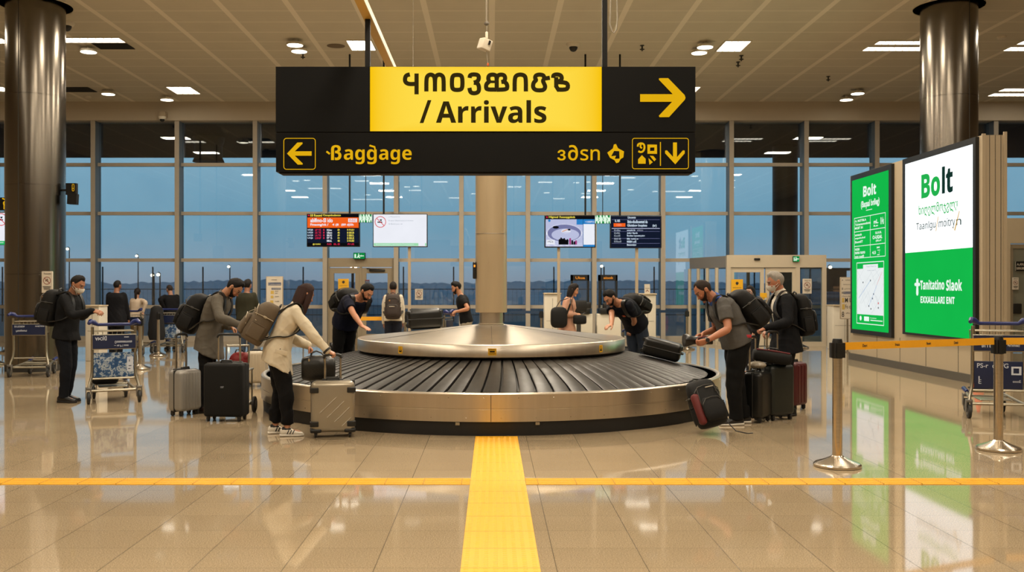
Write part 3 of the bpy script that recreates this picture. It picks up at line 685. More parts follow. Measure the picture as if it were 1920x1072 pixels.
ST([(140, 305), (58, 305), (50, 285), (54, 255), (78, 240), (68, 215), (74, 186), (105, 178), (136, 186), (140, 215), (140, 305)], c2); ST([(78, 240), (140, 240)], c2, 0, 5)
ST([(140, 215), (146, 188), (175, 178), (206, 186), (212, 215), (200, 238), (178, 242)], c2); ST([(198, 238), (222, 252), (230, 280), (222, 304), (140, 306)], c2)
ST([(290, 321), (290, 222), (300, 188), (338, 177), (376, 188), (384, 222), (384, 321)], c2)
ST([(585, 206), (538, 214), (534, 186), (500, 178), (466, 186), (460, 210), (472, 226), (448, 245), (442, 285), (462, 308), (498, 312), (535, 308), (548, 280), (534, 250), (526, 232), (538, 214)], c2)
ST([(612, 208), (614, 184), (642, 177), (676, 184), (686, 208), (676, 232), (640, 238)], c2); ST([(638, 200), (638, 305), (708, 306), (734, 296), (736, 262), (716, 246), (640, 242)], c2, 1)
cv.text('/', 787, 188, 809, 231, M_INK, 0.012); cv.text(bold_sans('Arrivals'), 817.5, 188, 1024.5, 231, M_INK, 0.006)
cv.tri(c2([(1340, 343), (1613, 343), (1497, 222), (1497, 212), (1505, 209), (1575, 209), (1712, 350), (1720, 373), (1714, 390), (1582, 535), (1503, 536), (1496, 524), (1607, 407), (1340, 407)]), E_YEL)
cv.rrect(532.5, 259.5, 591.5, 317.5, 5, 1.3, E_YEL)
cv.tri(c1([(172, 840), (258, 748), (300, 746), (303, 757), (237, 821), (378, 821), (378, 858), (237, 858), (303, 922), (303, 932), (262, 933)]), E_YEL)
cv.text('\u00df', 621, 272, 640.5, 300.5, E_YEL, 0.02); cv.text(bold_sans('ag'), 645, 280, 684, 308, E_YEL); cv.text(bold_sans('g'), 688, 280, 706.5, 308, E_YEL); cv.text(bold_sans('age'), 711, 280, 772, 308, E_YEL)
ST([(502, 822), (530, 843)], c1, 0, 3.6, E_YEL); ST([(862, 772), (905, 785), (908, 805)], c1, 0, 3.4, E_YEL)
cv.text('\u0437', 1045, 281, 1060.5, 301, E_YEL, 0.01); cv.text('\u2202', 1065, 272, 1083.5, 301, E_YEL, 0.01); cv.text(plain_sans('sn'), 1088, 280, 1124.5, 301, E_YEL, 0.01)
cv.tri(c2([(1065, 832), (1112, 797), (1120, 764), (1138, 760), (1155, 795), (1205, 822), (1200, 872), (1178, 885), (1160, 915), (1140, 920), (1125, 895), (1088, 876)]), E_YEL)
cv.layer(); cv.tri(c2([(1098, 862), (1122, 818), (1165, 820), (1168, 882), (1128, 884), (1138, 858)]), M_SIGN)
cv.rrect(1185.5, 259.5, 1290.5, 316.5, 4, 1.3, E_YEL); cv.stroke([(1238, 266.5), (1238, 311)], 1.8, E_YEL)
cv.tri(c2([(1615, 747), (1648, 747), (1648, 870), (1698, 813), (1713, 815), (1713, 838), (1634, 930), (1549, 838), (1549, 815), (1565, 813), (1615, 868)]), E_YEL)
cv.stroke(c2([(1412, 777), (1470, 777), (1470, 830), (1412, 830)]), 5.2, E_YEL, closed=True)
ST([(1320, 782), (1322, 762), (1345, 753), (1372, 760), (1378, 790), (1368, 820), (1345, 830), (1325, 820)], c2, 2, 3.6, E_YEL); ST([(1348, 760), (1340, 785), (1356, 795)], c2, 1, 3.0, E_YEL)
cv.tri(c2([(1323, 888), (1355, 853), (1386, 884), (1386, 925), (1323, 925)]), E_YEL)
cv.tri(c2([(1420, 858), (1450, 860), (1474, 888), (1458, 905)]), E_YEL); cv.tri(c2([(1410, 878), (1446, 912), (1418, 934)]), E_YEL)
cv.build('lettering', sg)
for i, (px, top) in enumerate(((687.5, 4.09), (1135.5, CEIL))):
    m = MB(); m.b2(X(px, SD) - 0.024, X(px, SD) + 0.024, 0.06, 0.10, Z(126, SD), top); m.build('hanging_rod', M_BLACK, sg, smooth=0)
m = MB(); m.b2(-1.215, -1.135, 0, 7.5, 0, 0.05, 0); m.b2(-1.135, -1.128, 0, 7.5, 0.0, 0.07, 1)
o = m.build('ceiling_rail', [mat('rail yellow glow underside', '#c79d3c', 0.5, var=0.06), mat('rail white side', '#cfc3aa', 0.5, var=0.05)], smooth=0, loc=(0, 7.0, 4.09)); tag(o, 'long pale rail running overhead behind the sign, holding its black rod', 'rail')  # the sign's yellow glow is painted into the underside colour
m = MB()
for yy in (0.15, 7.3): m.cyl((-1.175, yy, 0.05), (-1.175, yy, CEIL - 4.09), 0.003, n=5)
mm = m.build('hanger', M_CHROME, o)
t = thing('ceiling_sensor', 'white cube sensor dangling on a cable above the sign centre', 'sensor', (X(909, 10.4), 10.4, 0))
M_SENS = mat('sensor white plastic', '#d8cdb8', 0.45, var=0.04)
m = MB(); R3 = Euler((0.15, 0.25, 0.55)).to_matrix(); m.rbox((0, 0, Z(84, 10.4)), (0.115, 0.115, 0.12), 0.012, R=R3); m.rbox((0.02, 0, Z(66, 10.4)), (0.03, 0.03, 0.07), 0.006); m.build('body', M_SENS, t)
m = MB(); m.tube([(0.018, 0, Z(66, 10.4)), (0.022, 0, Z(48, 10.4))], 0.006, 6); m.tube([(0.018, 0, Z(42, 10.4)), (0.016, 0, CEIL)], 0.010, 6); m.tube([(0.016, 0, Z(90, 10.4)), (0.034, 0.0, Z(124, 10.4))], 0.004, 6); m.build('cable', mat('cable grey', '#8d8371', 0.5), t)
m = MB(); m.ball((0.02, 0, Z(44, 10.4)), (0.028, 0.028, 0.024), 12); m.build('joint', mat('joint grey', '#6f675a', 0.4), t)
m = MB(); m.box((0.05, -0.045, Z(82, 10.4)), (0.02, 0.02, 0.045), 0, R3); m.build('lens', M_FRAMEB, t)
m = MB(); m.ball((0.034, 0, Z(121, 10.4)), (0.012, 0.012, 0.02), 8); m.build('plug', mat('orange plug', '#c2571a', 0.5), t)
t = thing('hanging_cable', 'thin pale cable looping down beside the right hanging rod', 'cable', (X(1151, 9.3), 9.3, 0))
pts = [(-0.03, 0, CEIL), (-0.032, 0, Z(20, 9.3)), (-0.04, 0, Z(45, 9.3)), (-0.02, 0, Z(58, 9.3)), (0.0, 0, Z(62, 9.3)), (0.025, 0, Z(55, 9.3)), (0.036, 0, Z(35, 9.3)), (0.03, 0, Z(5, 9.3)), (0.03, 0, CEIL)]
m = MB(); m.tube(pts, 0.008, 6); m.build('wire', MATS['cable grey'], t)

# ================================================================== SCREENS
E_W = emis('screen white', '#eceef6', 1.0); E_RED = emis('screen red', '#d8284a', 0.9); E_OR = emis('screen orange', '#f2611d', 1.0); E_Y = emis('screen yellow', '#f0df55', 1.0)
E_NAVY = emis('screen navy', '#131a2c', 1.0); E_SBLK = emis('screen black', '#0d0d10', 1.0); E_PALE = emis('screen pale blue', '#cfe0f0', 1.0); E_GRN = emis('screen pale green', '#9fdcae', 1.0); E_GREEN = emis('exit green', '#0f8f45', 0.9)
E_MINT = emis('exit mint', '#dff7e2', 1.0); E_BLUE = emis('screen blue', '#2a7fc4', 1.0); E_GREY = emis('screen grey text', '#9fa9b6', 0.9); E_BSKY = emis('screen lilac', '#b9bedd', 1.0); E_BSKY2 = emis('screen slate', '#7478a3', 1.0); E_SIGNRED = emis('ban red', '#d9383c', 1.0)
DS = 22.0
def monitor(px0, px1, py0, py1, label, dy=(0, 0), d=DS, group='hanging flight information screens', rods=(), pole=None, art=None, tilt=0.0, name='information_screen'):
    x0, x1, z0, z1 = X(px0, d), X(px1, d), Z(py1, d), Z(py0, d)
    xc = (x0 + x1) / 2
    t = thing(name, label, 'screen', (xc, d, 0), group=group, rot=(0, 0, tilt))
    m = MB(); m.rbox((0, 0.05, (z0 + z1) / 2), (x1 - x0, 0.1, z1 - z0), 0.01); m.build('frame', M_FRAMEB, t)
    c = Canvas(lambda u, v: (X(u, d) - xc, -0.002, Z(v, d)), (0, -1, 0), 0.0015); art(c); c.build('display', t)
    for r in rods:
        m = MB(); m.cyl((X(r, d) - xc, 0.06, z1 - 0.05), (X(r, d) - xc, 0.06, CEIL), 0.022, n=8); m.build('hanging_rod', M_BLACK, t)
    if pole: m = MB(); m.b2(X(pole, d) - xc - 0.032, X(pole, d) - xc + 0.032, 0.07, 0.13, 0, z0 + 0.1); m.b2(X(pole, d) - xc - 0.2, X(pole, d) - xc + 0.2, -0.1, 0.3, 0, 0.02); m.build('pole', M_BEIGE, t, smooth=0)
    return t
def ban(c, u, v, r, ink, red, kind='smoke', w=None):
    w = w or r * 0.16
    c.ring(u, v, r, w, red); c.layer()
    c.rect(u - r * .55, v - r * .05, u + r * .35, v + r * .15, ink); c.tri([(u - r * .2, v - r * .45), (u + r * .3, v - r * .5), (u + r * .15, v - r * .1)], ink); c.layer()
    c.stroke([(u - r * .68, v - r * .68), (u + r * .68, v + r * .68)], w, red)
def dense(c, u0, v0, u1, v1, mt, s): c.text(s, u0, v0, u1, v1, mt, 0.03)
def art1(c):
    c.rect(576.5, 401, 673, 461, E_SBLK); c.layer(); c.rect(576.5, 407.5, 672.5, 427, E_OR); c.rect(577, 429, 672.5, 455, E_NAVY); c.layer()
    c.disc(579, 403.8, 1.6, E_RED, 10); dense(c, 582, 401.5, 604, 406, E_Y, '18 Rooml'); dense(c, 606, 401.5, 639, 406.3, E_Y, 'Cooqndoubsoos')
    dense(c, 582, 409, 624, 416.8, E_W, 'ablfmo-Sl ido'); c.rect(653, 409.5, 669.5, 416.5, E_W); dense(c, 582, 418.5, 616, 424.5, E_W, 'Fmaong/nk /'); dense(c, 623, 419, 635, 424.2, E_W, '4 (8'); dense(c, 640, 419, 663, 424.2, E_W, '(89 d|Slh')
    c.layer(); c.text('BBE', 655, 410.5, 668, 415.5, E_OR)
    for i in range(5):
        v = 429.3 + i * 5.05
        if i < 4: dense(c, 576.8, v, 587, v + 3.6, E_PALE, ('UO)|E', 'UG)5', 'LLC)5', 'UHJ6')[i]); dense(c, 591, v, 602, v + 3.6, E_RED, ('LP YE', 'LK TE', 'LA TG', 'LSINP')[i]); c.rect(606, v, 608.5, v + 3.2, E_RED)
        dense(c, 613, v, 622.5, v + 3.7, E_W, ('HUov', 'UIbovi', 'BIUG', 'EP 4j', 'BBUL')[i]); dense(c, 633, v, 637, v + 3.6, E_Y, ('(B', '4S', 'jB', '(6', '4B')[i]); dense(c, 651, v, 664, v + 3.6, E_Y, ('B EUJU', 'B BEUB', 'S BBUL', 'B EBUE', 'S HUEE')[i])
    dense(c, 586.5, 456.2, 601, 459.6, E_Y, '@ UUHH'); dense(c, 613.5, 456, 621.5, 459.2, E_RED, 'PUDI'); dense(c, 626, 456, 637, 459.2, E_RED, 'BL EI'); dense(c, 652, 456, 664, 459.2, E_RED, 'PI UE')
def art2(c):
    c.rect(700.5, 402, 800, 461.5, E_W); c.layer(); c.rect(701, 455.6, 784.5, 461, E_GRN); c.rect(797, 455.6, 799.6, 461, E_GRN); c.layer()
    c.text('Bomnopaossms osOcoms Fonnommo', 705, 456.8, 776, 459.4, E_W); ban(c, 713.3, 416, 10, E_SBLK, E_SIGNRED, w=1.2)
    c.text('s Mc)itome', 729, 405.4, 750, 407.8, E_GREY); c.text('B oycy (Notnopourd ohnmo', 729, 412.4, 775, 415.2, E_GREY); c.text('B Bnoouuv id', 729, 418.6, 754, 420.8, E_GREY)
def art3(c):
    c.rect(1022, 404.5, 1116, 463, E_SBLK); c.layer(); c.rect(1023, 411, 1093, 462, E_BSKY); c.rect(1093.5, 411, 1115, 462.5, E_BLUE); c.disc(1058, 437, 34, E_W, 36, 18); c.rect(1023, 455, 1092, 462, E_W); c.layer()
    c.disc(1058, 437, 31.5, E_BSKY2, 36, 16); c.rect(1094, 420, 1115, 458.6, E_W); c.rect(1081, 411, 1093, 421, E_BLUE); c.layer()
    c.disc(1060, 440, 26, E_BSKY, 30, 11.5); c.disc(1061, 433.5, 9, E_W, 20, 4.5)
    c.layer(); c.disc(1042, 426, 6, E_SBLK, 14, 2.6); c.disc(1067, 430.5, 3, E_SBLK, 10, 1.6); c.stroke([(1054, 434), (1064, 430)], 1.8, emis('screen skin', '#d9a083', 1.0)); c.disc(1030, 413.5, 2.5, E_BLUE, 8)
    for i, (u, h, mt) in enumerate(((1049, 9, E_SBLK), (1052, 12, E_SBLK), (1055, 10, E_SBLK), (1058, 11, E_SBLK), (1061, 8, E_SBLK), (1064, 9, E_SBLK), (1069, 11, emis('screen magenta', '#a2407e', 1.0)), (1073, 7, E_SBLK), (1077, 5, E_SBLK), (1080, 7, MATS['screen magenta']))):
        c.disc(u, 458.5 - h, 1.5, mt, 8); c.rect(u - 1.8, 459 - h, u + 1.8, 458.5, mt)
    c.rect(1024.5, 449.5, 1040, 458, E_W); c.layer(); c.text('HD|', 1027, 451, 1037, 456, E_NAVY)
    c.disc(1025.5, 407.2, 1.6, E_RED, 8); dense(c, 1029, 405, 1046.5, 409.6, E_Y, 'HIgoud'); dense(c, 1049, 405, 1078, 409.8, E_Y, 'Fuooopgobob'); c.text('<1000P25', 1097, 414, 1114.5, 417.6, E_W)
def art4(c):
    c.rect(1145.5, 405.5, 1239, 464, E_NAVY); c.layer()
    for v, mt in ((411.5, E_BSKY2), (427.6, E_BSKY), (433.5, E_BSKY2), (446.7, E_BSKY2), (456, E_BSKY2)): c.rect(1147, v, 1237, v + (1.2 if v == 427.6 else 0.5), mt)
    c.rect(1150.5, 418.4, 1172.5, 425, E_OR); c.layer(); c.text('1200k', 1156, 419.8, 1166, 423.4, emis('screen peach', '#f7a184', 1.0)); dense(c, 1153, 411.5, 1162.5, 416, E_PALE, 'IL IIIS')
    dense(c, 1177, 405.5, 1192, 409.5, E_PALE, 'Lbousoto'); dense(c, 1176.5, 412.6, 1214, 418.4, E_PALE, 'Bttio-tfoulboentotl du'); dense(c, 1176, 420, 1213, 426, E_PALE, 'Gloisbov Inopbsu'); dense(c, 1223.5, 420.5, 1231, 426, E_PALE, '(tr)')
    for v, a, ua, b, ub in ((430, 'IlLoiEau', 1163, 'sonynb iln', 1191), (435.2, 'IUoIIIsL', 1163, 'Jollor Ibpols', 1195.5), (440.2, 'IlLooiIE', 1163, 'Boolieo wpooinj plov', 1209), (446, 'BBIE IEI', 1164, 'BBL \u2018soItL) tv', 1197), (451, 'BOIfuuoIE', 1165, 'MIIBIH coIE', 1193), (456.8, None, 0, 'Ilooovolov', 1193)):
        if a: dense(c, 1151.5, v, ua, v + 3.3, E_GREY, a)
        dense(c, 1175.5, v, ub, v + 3.9, E_PALE, b)
    dense(c, 1194.5, 430.4, 1206, 433.2, E_GREY, 'pbliow')
monitor(575, 674.5, 400, 462.5, 'hanging flight screen with orange band and red and yellow columns', rods=(655,), art=art1, tilt=0.0)
monitor(699, 801.5, 400.5, 463, 'hanging white screen showing a red no smoking ring', rods=(719,), pole=767, art=art2)
monitor(1021, 1117, 403, 464, 'hanging screen showing a picture of a round carousel', rods=(1098,), pole=1048, art=art3)
monitor(1144, 1240.5, 404, 465, 'hanging dark timetable screen with a small orange box', rods=(1163,), pole=1195, art=art4)
def exit_art(u0, v0, u1, v1, inv=False):
    def f(c):
        bg, fg = (E_GREEN, E_MINT)
        c.rect(u0, v0, u1, v1, bg); c.layer(); h = v1 - v0; w = u1 - u0
        ym = v0 + h * .5
        c.disc(u0 + w * .45, v0 + h * .22, h * .1, fg, 10); c.stroke([(u0 + w * .5, v0 + h * .38), (u0 + w * .42, v0 + h * .62), (u0 + w * .56, v0 + h * .85)], h * .15, fg); c.stroke([(u0 + w * .42, v0 + h * .62), (u0 + w * .28, v0 + h * .84)], h * .14, fg); c.stroke([(u0 + w * .36, v0 + h * .52), (u0 + w * .48, v0 + h * .4), (u0 + w * .6, v0 + h * .55)], h * .1, fg)
        c.stroke([(u0 + w * .66, ym), (u0 + w * .92, ym)], h * .14, fg); c.tri([(u0 + w * .68, ym - h * .22), (u0 + w * .68, ym + h * .22), (u0 + w * .6, ym)], fg); c.rect(u0 + w * .08, v0 + h * .2, u0 + w * .22, v0 + h * .85, fg)
    return f
def emergency_art(u0, v0, u1, v1):
    def f(c):
        c.rect(u0, v0, u1, v1, E_MINT); c.layer(); w = u1 - u0; h = v1 - v0
        for a, b in ((.02, .10), (.16, .30), (.40, .52), (.60, .68), (.80, .96)): c.tri([(u0 + w * a, v0), (u0 + w * b, v0), (u0 + w * (b - .02), v0 + h * .3), (u0 + w * (a + .04), v0 + h * .25)], E_GREEN)
        for a, b in ((.04, .16), (.26, .36), (.44, .60), (.70, .78), (.86, .97)): c.tri([(u0 + w * a, v1), (u0 + w * b, v1), (u0 + w * (b - .03), v1 - h * .26), (u0 + w * (a + .03), v1 - h * .3)], E_GREEN)
        for a in (.2, .48, .74): c.stroke([(u0 + w * a, v0 + h * .3), (u0 + w * (a + .06), v0 + h * .5), (u0 + w * a, v0 + h * .7)], h * .07, E_GREEN)
    return f
def small_sign(px0, px1, py0, py1, d, label, art, group, rod=True, name='exit_sign', cat='exit sign', thick=0.06):
    xc = X((px0 + px1) / 2, d); t = thing(name, label, cat, (xc, d, Z((py0 + py1) / 2, d)), group=group); zc = Z((py0 + py1) / 2, d)
    hw_, hh_ = X(px1, d) - xc, Z(py0, d) - zc
    m = MB(); m.rbox((0, thick / 2, 0), (2 * hw_, thick, 2 * hh_), 0.008); m.build('case', M_FRAMEB if name == 'exit_sign' else M_WHITE, t)
    c = Canvas(lambda u, v: (X(u, d) - xc, -0.002, Z(v, d) - zc), (0, -1, 0), 0.0012); art(c); c.build('face', t)
    if rod: m = MB(); m.cyl((0, thick / 2, hh_ - 0.02), (0, thick / 2, CEIL - zc), 0.01, n=6); m.build('hanging_rod', M_BLACK, t)
    return t
small_sign(673, 698, 401.5, 417, DS - 0.1, 'small green and white emergency sign between the orange-band and white screens', emergency_art(673.3, 401.8, 697.7, 416.7), 'lit green emergency signs')
small_sign(1115.5, 1145, 403.2, 419, DS - 0.1, 'small green and white emergency sign between the carousel-picture and timetable screens', emergency_art(1115.8, 403.5, 1144.7, 418.7), 'lit green emergency signs')
small_sign(662.5, 684.5, 473.5, 485.5, WALL - 0.36, 'green running figure exit sign above the double glass door', exit_art(663, 474, 684, 485), 'lit green emergency signs', rod=False, thick=0.16)
small_sign(1487, 1499, 480, 490.5, 25.52, 'small green exit sign on the glass vestibule header', exit_art(1487.3, 480.3, 1498.7, 490.2), 'lit green emergency signs', rod=False)
# left-edge screen hung near the pillar, and black signs beside it
def artL(c): c.rect(-16, 399, 16, 458.5, E_W); c.layer(); c.rect(-16, 451.5, 16, 458.5, emis('screen green', '#25b865', 1.0)); ban(c, 2, 411.5, 11, E_SBLK, E_SIGNRED, w=1.4); c.layer(); c.text('ooeeo', -4, 453.5, 7, 455.6, E_W)
monitor(-17, 17, 398, 459, 'white no-smoking screen cut off by the edge beside the steel pillar', art=artL, d=20.0, rods=(-5,))
t = thing('hanging_sign', 'black hanging sign with yellow marks beside the left no-smoking screen', 'sign', (X(6, 21), 21, Z(370, 21)))
m = MB(); m.b2(-0.15, 0.13, 0, 0.08, -0.28, 0.0); m.b2(0.04, 0.1, 0.02, 0.06, 0, CEIL - Z(370, 21)); m.build('body', M_BLACK, t, smooth=0)
c = Canvas(lambda u, v: (u, -0.002, -v), (0, -1, 0), 0.001); c.stroke([(-0.02, .02), (.07, .06), (-.01, .13), (.08, .2)], 0.025, E_YEL, smooth=1); c.stroke([(.02, .1), (.02, .26)], 0.02, E_YEL); c.build('lettering', t)
t = thing('gate_sign', 'small black sign box with yellow outline mark right of the steel pillar', 'sign', (X(133, 18.1), 18.1, Z(363, 18.1)))
m = MB(); m.b2(-0.1, 0.09, 0, 0.1, -0.02, 0.2); m.box((0.03, 0.02, -0.1), (0.17, 0.14, 0.2), 0, Euler((0, 0.05, 0.1)).to_matrix()); m.b2(-0.36, -0.1, 0.04, 0.07, 0.05, 0.09); m.build('body', M_BLACK, t, smooth=0)
c = Canvas(lambda u, v: (u, -0.002, v), (0, -1, 0), 0.001); c.rrect(0.025, 0.05, 0.06, 0.18, 0.017, 0.008, E_YEL); c.disc(0.042, 0.1, 0.008, E_YEL, 8); c.build('lettering', t)

# ================================================================== GREEN/WHITE LIT DISPLAYS ON THE SLAB
E_BG = emis('display green', '#14b84a', 1.0, var=0.10, scale=0.9); E_BW = emis('display white', '#eef3f4', 1.45, var=0.02); E_BT = emis('display white letters', '#eafaf0', 1.0); M_BK = emis('display dark letters', '#14332c', 1.0); E_BG2 = emis('display green letters', '#23b24f', 1.0); E_GOLD = emis('display gold', '#d3a544', 1.0); E_MAP = emis('display map white', '#e9eeee', 1.0); E_MAPL = emis('display map line', '#c6cdd0', 1.0)
def dpt(px): return SX * F_PX / (px - VX)
def zs(z): return EYE + (z - EYE) * SX / 8.5
def display(label, ya, yb, za, zb, art):
    za, zb = zs(za), zs(zb)
    yc = (ya + yb) / 2; t = thing('lit_display', label, 'advertising display', (SX, yc, 0), group='tall lit advertising displays')
    m = MB(); m.b2(-0.06, 0.03, ya - yc, yb - yc, za, zb); m.build('frame', M_FRAMEB, t, smooth=0)
    c = Canvas(lambda u, v: (-0.061, -u - yc, zs(v)), (-1, 0, 0), 0.0012); art(c); c.build('lit_face', t)
    return t
def artB(c):
    u0, u1 = -dpt(1703.5), -dpt(1831)
    c.rect(u0, 2.265, u1, 4.075, E_BW); c.rect(u0, 0.655, u1, 2.265, E_BG); c.layer()
    U = lambda px: -dpt(px)
    c.text(bold_sans('Bo'), U(1734), 3.77, U(1769.5), 3.30, E_BG2, 0.02); c.text(bold_sans('lt'), U(1773), 3.82, U(1793.5), 3.31, M_BK, 0.02)
    c.text('\u10ee\u10d8\u10e6\u10d4\u10da\u10db\u10dd\u10ef\u10f7\u10da\u10e3', U(1729), 3.18, U(1803.5), 2.94, E_BG2, 0.012)
    c.text(plain_sans('Taanlgu'), U(1724.5), 2.845, U(1761), 2.66, M_BK, 0.005); c.text(plain_sans('moitry'), U(1767), 2.845, U(1798), 2.65, M_BK, 0.005); c.text(plain_sans('n'), U(1800), 2.80, U(1809.5), 2.69, M_BK, 0.005)
    c.stroke([(U(1761.5), 2.63), (U(1766), 2.90)], 0.022, E_GOLD); c.stroke([(U(1794), 2.66), (U(1797), 2.60), (U(1806), 2.94)], 0.022, E_GOLD)
    c.text('\u2020', U(1721), 1.74, U(1732), 1.40, E_BT, 0.06); c.text(bold_sans('Tanitatino'), U(1732), 1.71, U(1777.5), 1.52, E_BT, 0.02); c.text(bold_sans('Slaok'), U(1781), 1.71, U(1811), 1.50, E_BT, 0.02)
    c.text(bold_sans('EXXAELLARI ENT'), U(1732.5), 1.39, U(1797), 1.26, E_BT, 0.02)
display('larger lit display, white above and bright green below, nearest the luggage cart', dpt(1836), dpt(1698), 0.61, 4.19, artB)
def artG(c):
    U = lambda px: -dpt(px)
    c.rect(U(1603), 0.60, U(1672), 4.06, E_BG); c.layer()
    c.text(bold_sans('Bolt'), U(1624), 3.87, U(1648.5), 3.615, E_BT, 0.02); c.text('(Baqaal bnfieg)', U(1620), 3.53, U(1655), 3.34, E_BT, 0.03); c.rect(U(1629.5), 3.31, U(1641), 3.295, E_BT)
    zs = (3.17, 2.85, 2.515, 2.24)
    for z in zs: c.stroke([(U(1607.5), z), (U(1666), z)], 0.014, E_BT)
    for px in (1607.5, 1637.5, 1666): c.stroke([(U(px), zs[0]), (U(px), zs[-1])], 0.016 if px != 1637.5 else 0.014, E_BT)
    for z, rows in ((3.17, ('A. M.ETBLA', 'Toloanaonodoms', 'MGBT IN')), (2.85, ('aonaob', 'aopobulnd', 'Enunt0T')), (2.515, ('NEBI', 'nonu nuno', 'nnn nud0'))):
        for i, s_ in enumerate(rows): c.text(s_, U(1608.8), z - 0.045 - i * 0.082, U(1608.8 + 2.1 * len(s_)), z - 0.10 - i * 0.082, E_BT, 0.03)
    c.text('mL.', U(1644), 3.06, U(1653), 2.97, E_BT, 0.03); c.text('8 4s', U(1657), 3.09, U(1663), 2.93, E_BT, 0.03); c.text('BL.an', U(1644), 2.945, U(1652), 2.905, E_BT, 0.03)
    c.text('SLUUIL', U(1647), 2.79, U(1659), 2.74, E_BT, 0.03); c.text('O-UGAI.', U(1642), 2.71, U(1660), 2.63, E_BT, 0.04); c.text('(l5;rI', U(1648), 2.61, U(1658), 2.56, E_BT, 0.03)
    c.text('M', U(1650), 2.46, U(1655), 2.42, E_BT, 0.03); c.text('4.5', U(1641), 2.37, U(1648), 2.30, E_BT, 0.03); c.stroke([(U(1651), 2.38), (U(1656), 2.38), (U(1654), 2.33), (U(1655), 2.28), (U(1650.5), 2.28)], 0.012, E_BT)
    c.rrect(U(1612), 2.13, U(1663), 0.745, 0.0, 0.018, E_BT); c.rect(U(1612.8), 1.99, U(1662.3), 0.955, E_MAP); c.rect(U(1624), 2.08, U(1652), 1.97, E_MAP); c.layer()
    rr = random.Random(5)
    for i in range(26):
        a = U(1613 + rr.random() * 46); b = 0.98 + rr.random() * 0.85; an = rr.choice((0.6, 0.75, 2.2, 2.35)); L = 0.25 + rr.random() * 0.3
        c.stroke([(max(min(a, U(1661.5)), U(1613.5)), b), (max(min(a + math.cos(an) * L, U(1661.5)), U(1613.5)), min(b + math.sin(an) * L, 1.97))], 0.006, E_MAPL)
    c.layer(); c.stroke([(U(1616), 1.32), (U(1638), 1.72)], 0.008, E_BLUE); c.stroke([(U(1635), 1.15), (U(1644), 1.42), (U(1650), 1.62)], 0.008, E_BLUE); c.stroke([(U(1650), 1.62), (U(1660), 1.9)], 0.008, E_SIGNRED)
    for px, z in ((1638, 1.72), (1644, 1.42), (1642, 1.32), (1635, 1.15), (1639, 1.09), (1653, 1.12), (1624, 1.68)): c.disc(U(px), z, 0.022, E_NAVY, 8)
    c.disc(U(1653), 1.22, 0.024, E_SIGNRED, 8); c.text('Toaot Foun Lo', U(1630), 2.05, U(1649), 2.02, E_GREY); c.text('ooo oon l', U(1632), 1.96, U(1647), 1.935, E_GREY)
    c.disc(U(1619.5), 0.865, 0.055, E_BT, 14); c.rect(U(1626), 0.91, U(1635.5), 0.81, E_BT); c.text('Bo nooooons', U(1638), 0.90, U(1649), 0.875, E_BT, 0.02); c.rect(U(1638), 0.845, U(1661), 0.825, E_BT)
display('narrower all-green lit display with a price table and small map', dpt(1677), dpt(1600), 0.50, 4.18, artG)

# ================================================================== NOTICES
M_PAPER = mat('notice paper', '#c9bfae', 0.6, var=0.04, scale=8); M_REDP = mat('notice red', '#7d3428', 0.6); M_INKP = mat('notice ink', '#2f2b26', 0.6); M_YELP = mat('notice yellow', '#e0a915', 0.55, var=0.05); M_BLUEP = mat('notice navy', '#1f3d66', 0.55)
def no_smoke_art(u0, v0, u1, v1, head):
    def f(c):
        w, h = u1 - u0, v1 - v0; um = (u0 + u1) / 2
        c.rect(u0, v0, u1, v1, M_PAPER); c.layer(); c.text(head, u0 + w * .2, v0 + h * .06, u1 - w * .12, v0 + h * .14, M_INKP, 0.02); ban(c, um, v0 + h * .43, w * .34, M_INKP, M_REDP, w=w * .06)
        for i in range(3): c.rect(u0 + w * (.12 + .04 * i), v0 + h * (.70 + .06 * i), u1 - w * (.12 + .05 * i), v0 + h * (.73 + .06 * i), M_INKP)
        c.text('oo', um - w * .08, v0 + h * .9, um + w * .08, v0 + h * .94, M_INKP)
    return f
small_sign(78, 98.5, 508.5, 549, 17.66, 'white no-smoking notice on the left steel pillar', no_smoke_art(78.4, 509, 98.2, 548.5, 'Personms'), 'no-smoking notices', rod=False, name='notice', cat='notice', thick=0.03)
small_sign(778, 793, 541.5, 562, WALL - 0.04, 'white no-smoking notice on glass right of the double door', no_smoke_art(778.3, 541.8, 792.7, 561.7, 'sonou'), 'no-smoking notices', rod=False, name='notice', cat='notice', thick=0.02)
small_sign(1505, 1522, 522.5, 550.5, 25.56, 'white no-smoking notice on the vestibule side glass', no_smoke_art(1505.3, 523, 1521.7, 550, 'Saob bo'), 'no-smoking notices', rod=False, name='notice', cat='notice', thick=0.02)
small_sign(1898, 1910, 520, 543, 22.9, 'small no-smoking notice on the booth door', no_smoke_art(1898.2, 520.3, 1909.8, 542.7, 'MAAUE'), 'no-smoking notices', rod=False, name='notice', cat='notice', thick=0.012)
def yel(u0, v0, u1, v1):
    def f(c):
        w, h = u1 - u0, v1 - v0; c.rect(u0, v0, u1, v1, M_YELP); c.layer(); um = (u0 + u1) / 2
        c.disc(um, v0 + h * .26, w * .13, M_INKP, 14); c.tri([(um - w * .06, v0 + h * .3), (um + w * .06, v0 + h * .3), (um, v0 + h * .42)], M_INKP); c.text('oooueoon', u0 + w * .14, v0 + h * .52, u1 - w * .14, v0 + h * .58, M_INKP); c.text('ooneou uooe', u0 + w * .2, v0 + h * .80, u1 - w * .18, v0 + h * .85, M_INKP)
    return f
small_sign(634, 654, 522.5, 546, WALL - 0.18, 'yellow notice on the left pane of the double glass door', yel(634, 522.5, 654, 546), 'yellow door notices', rod=False, name='notice', cat='notice', thick=0.01)
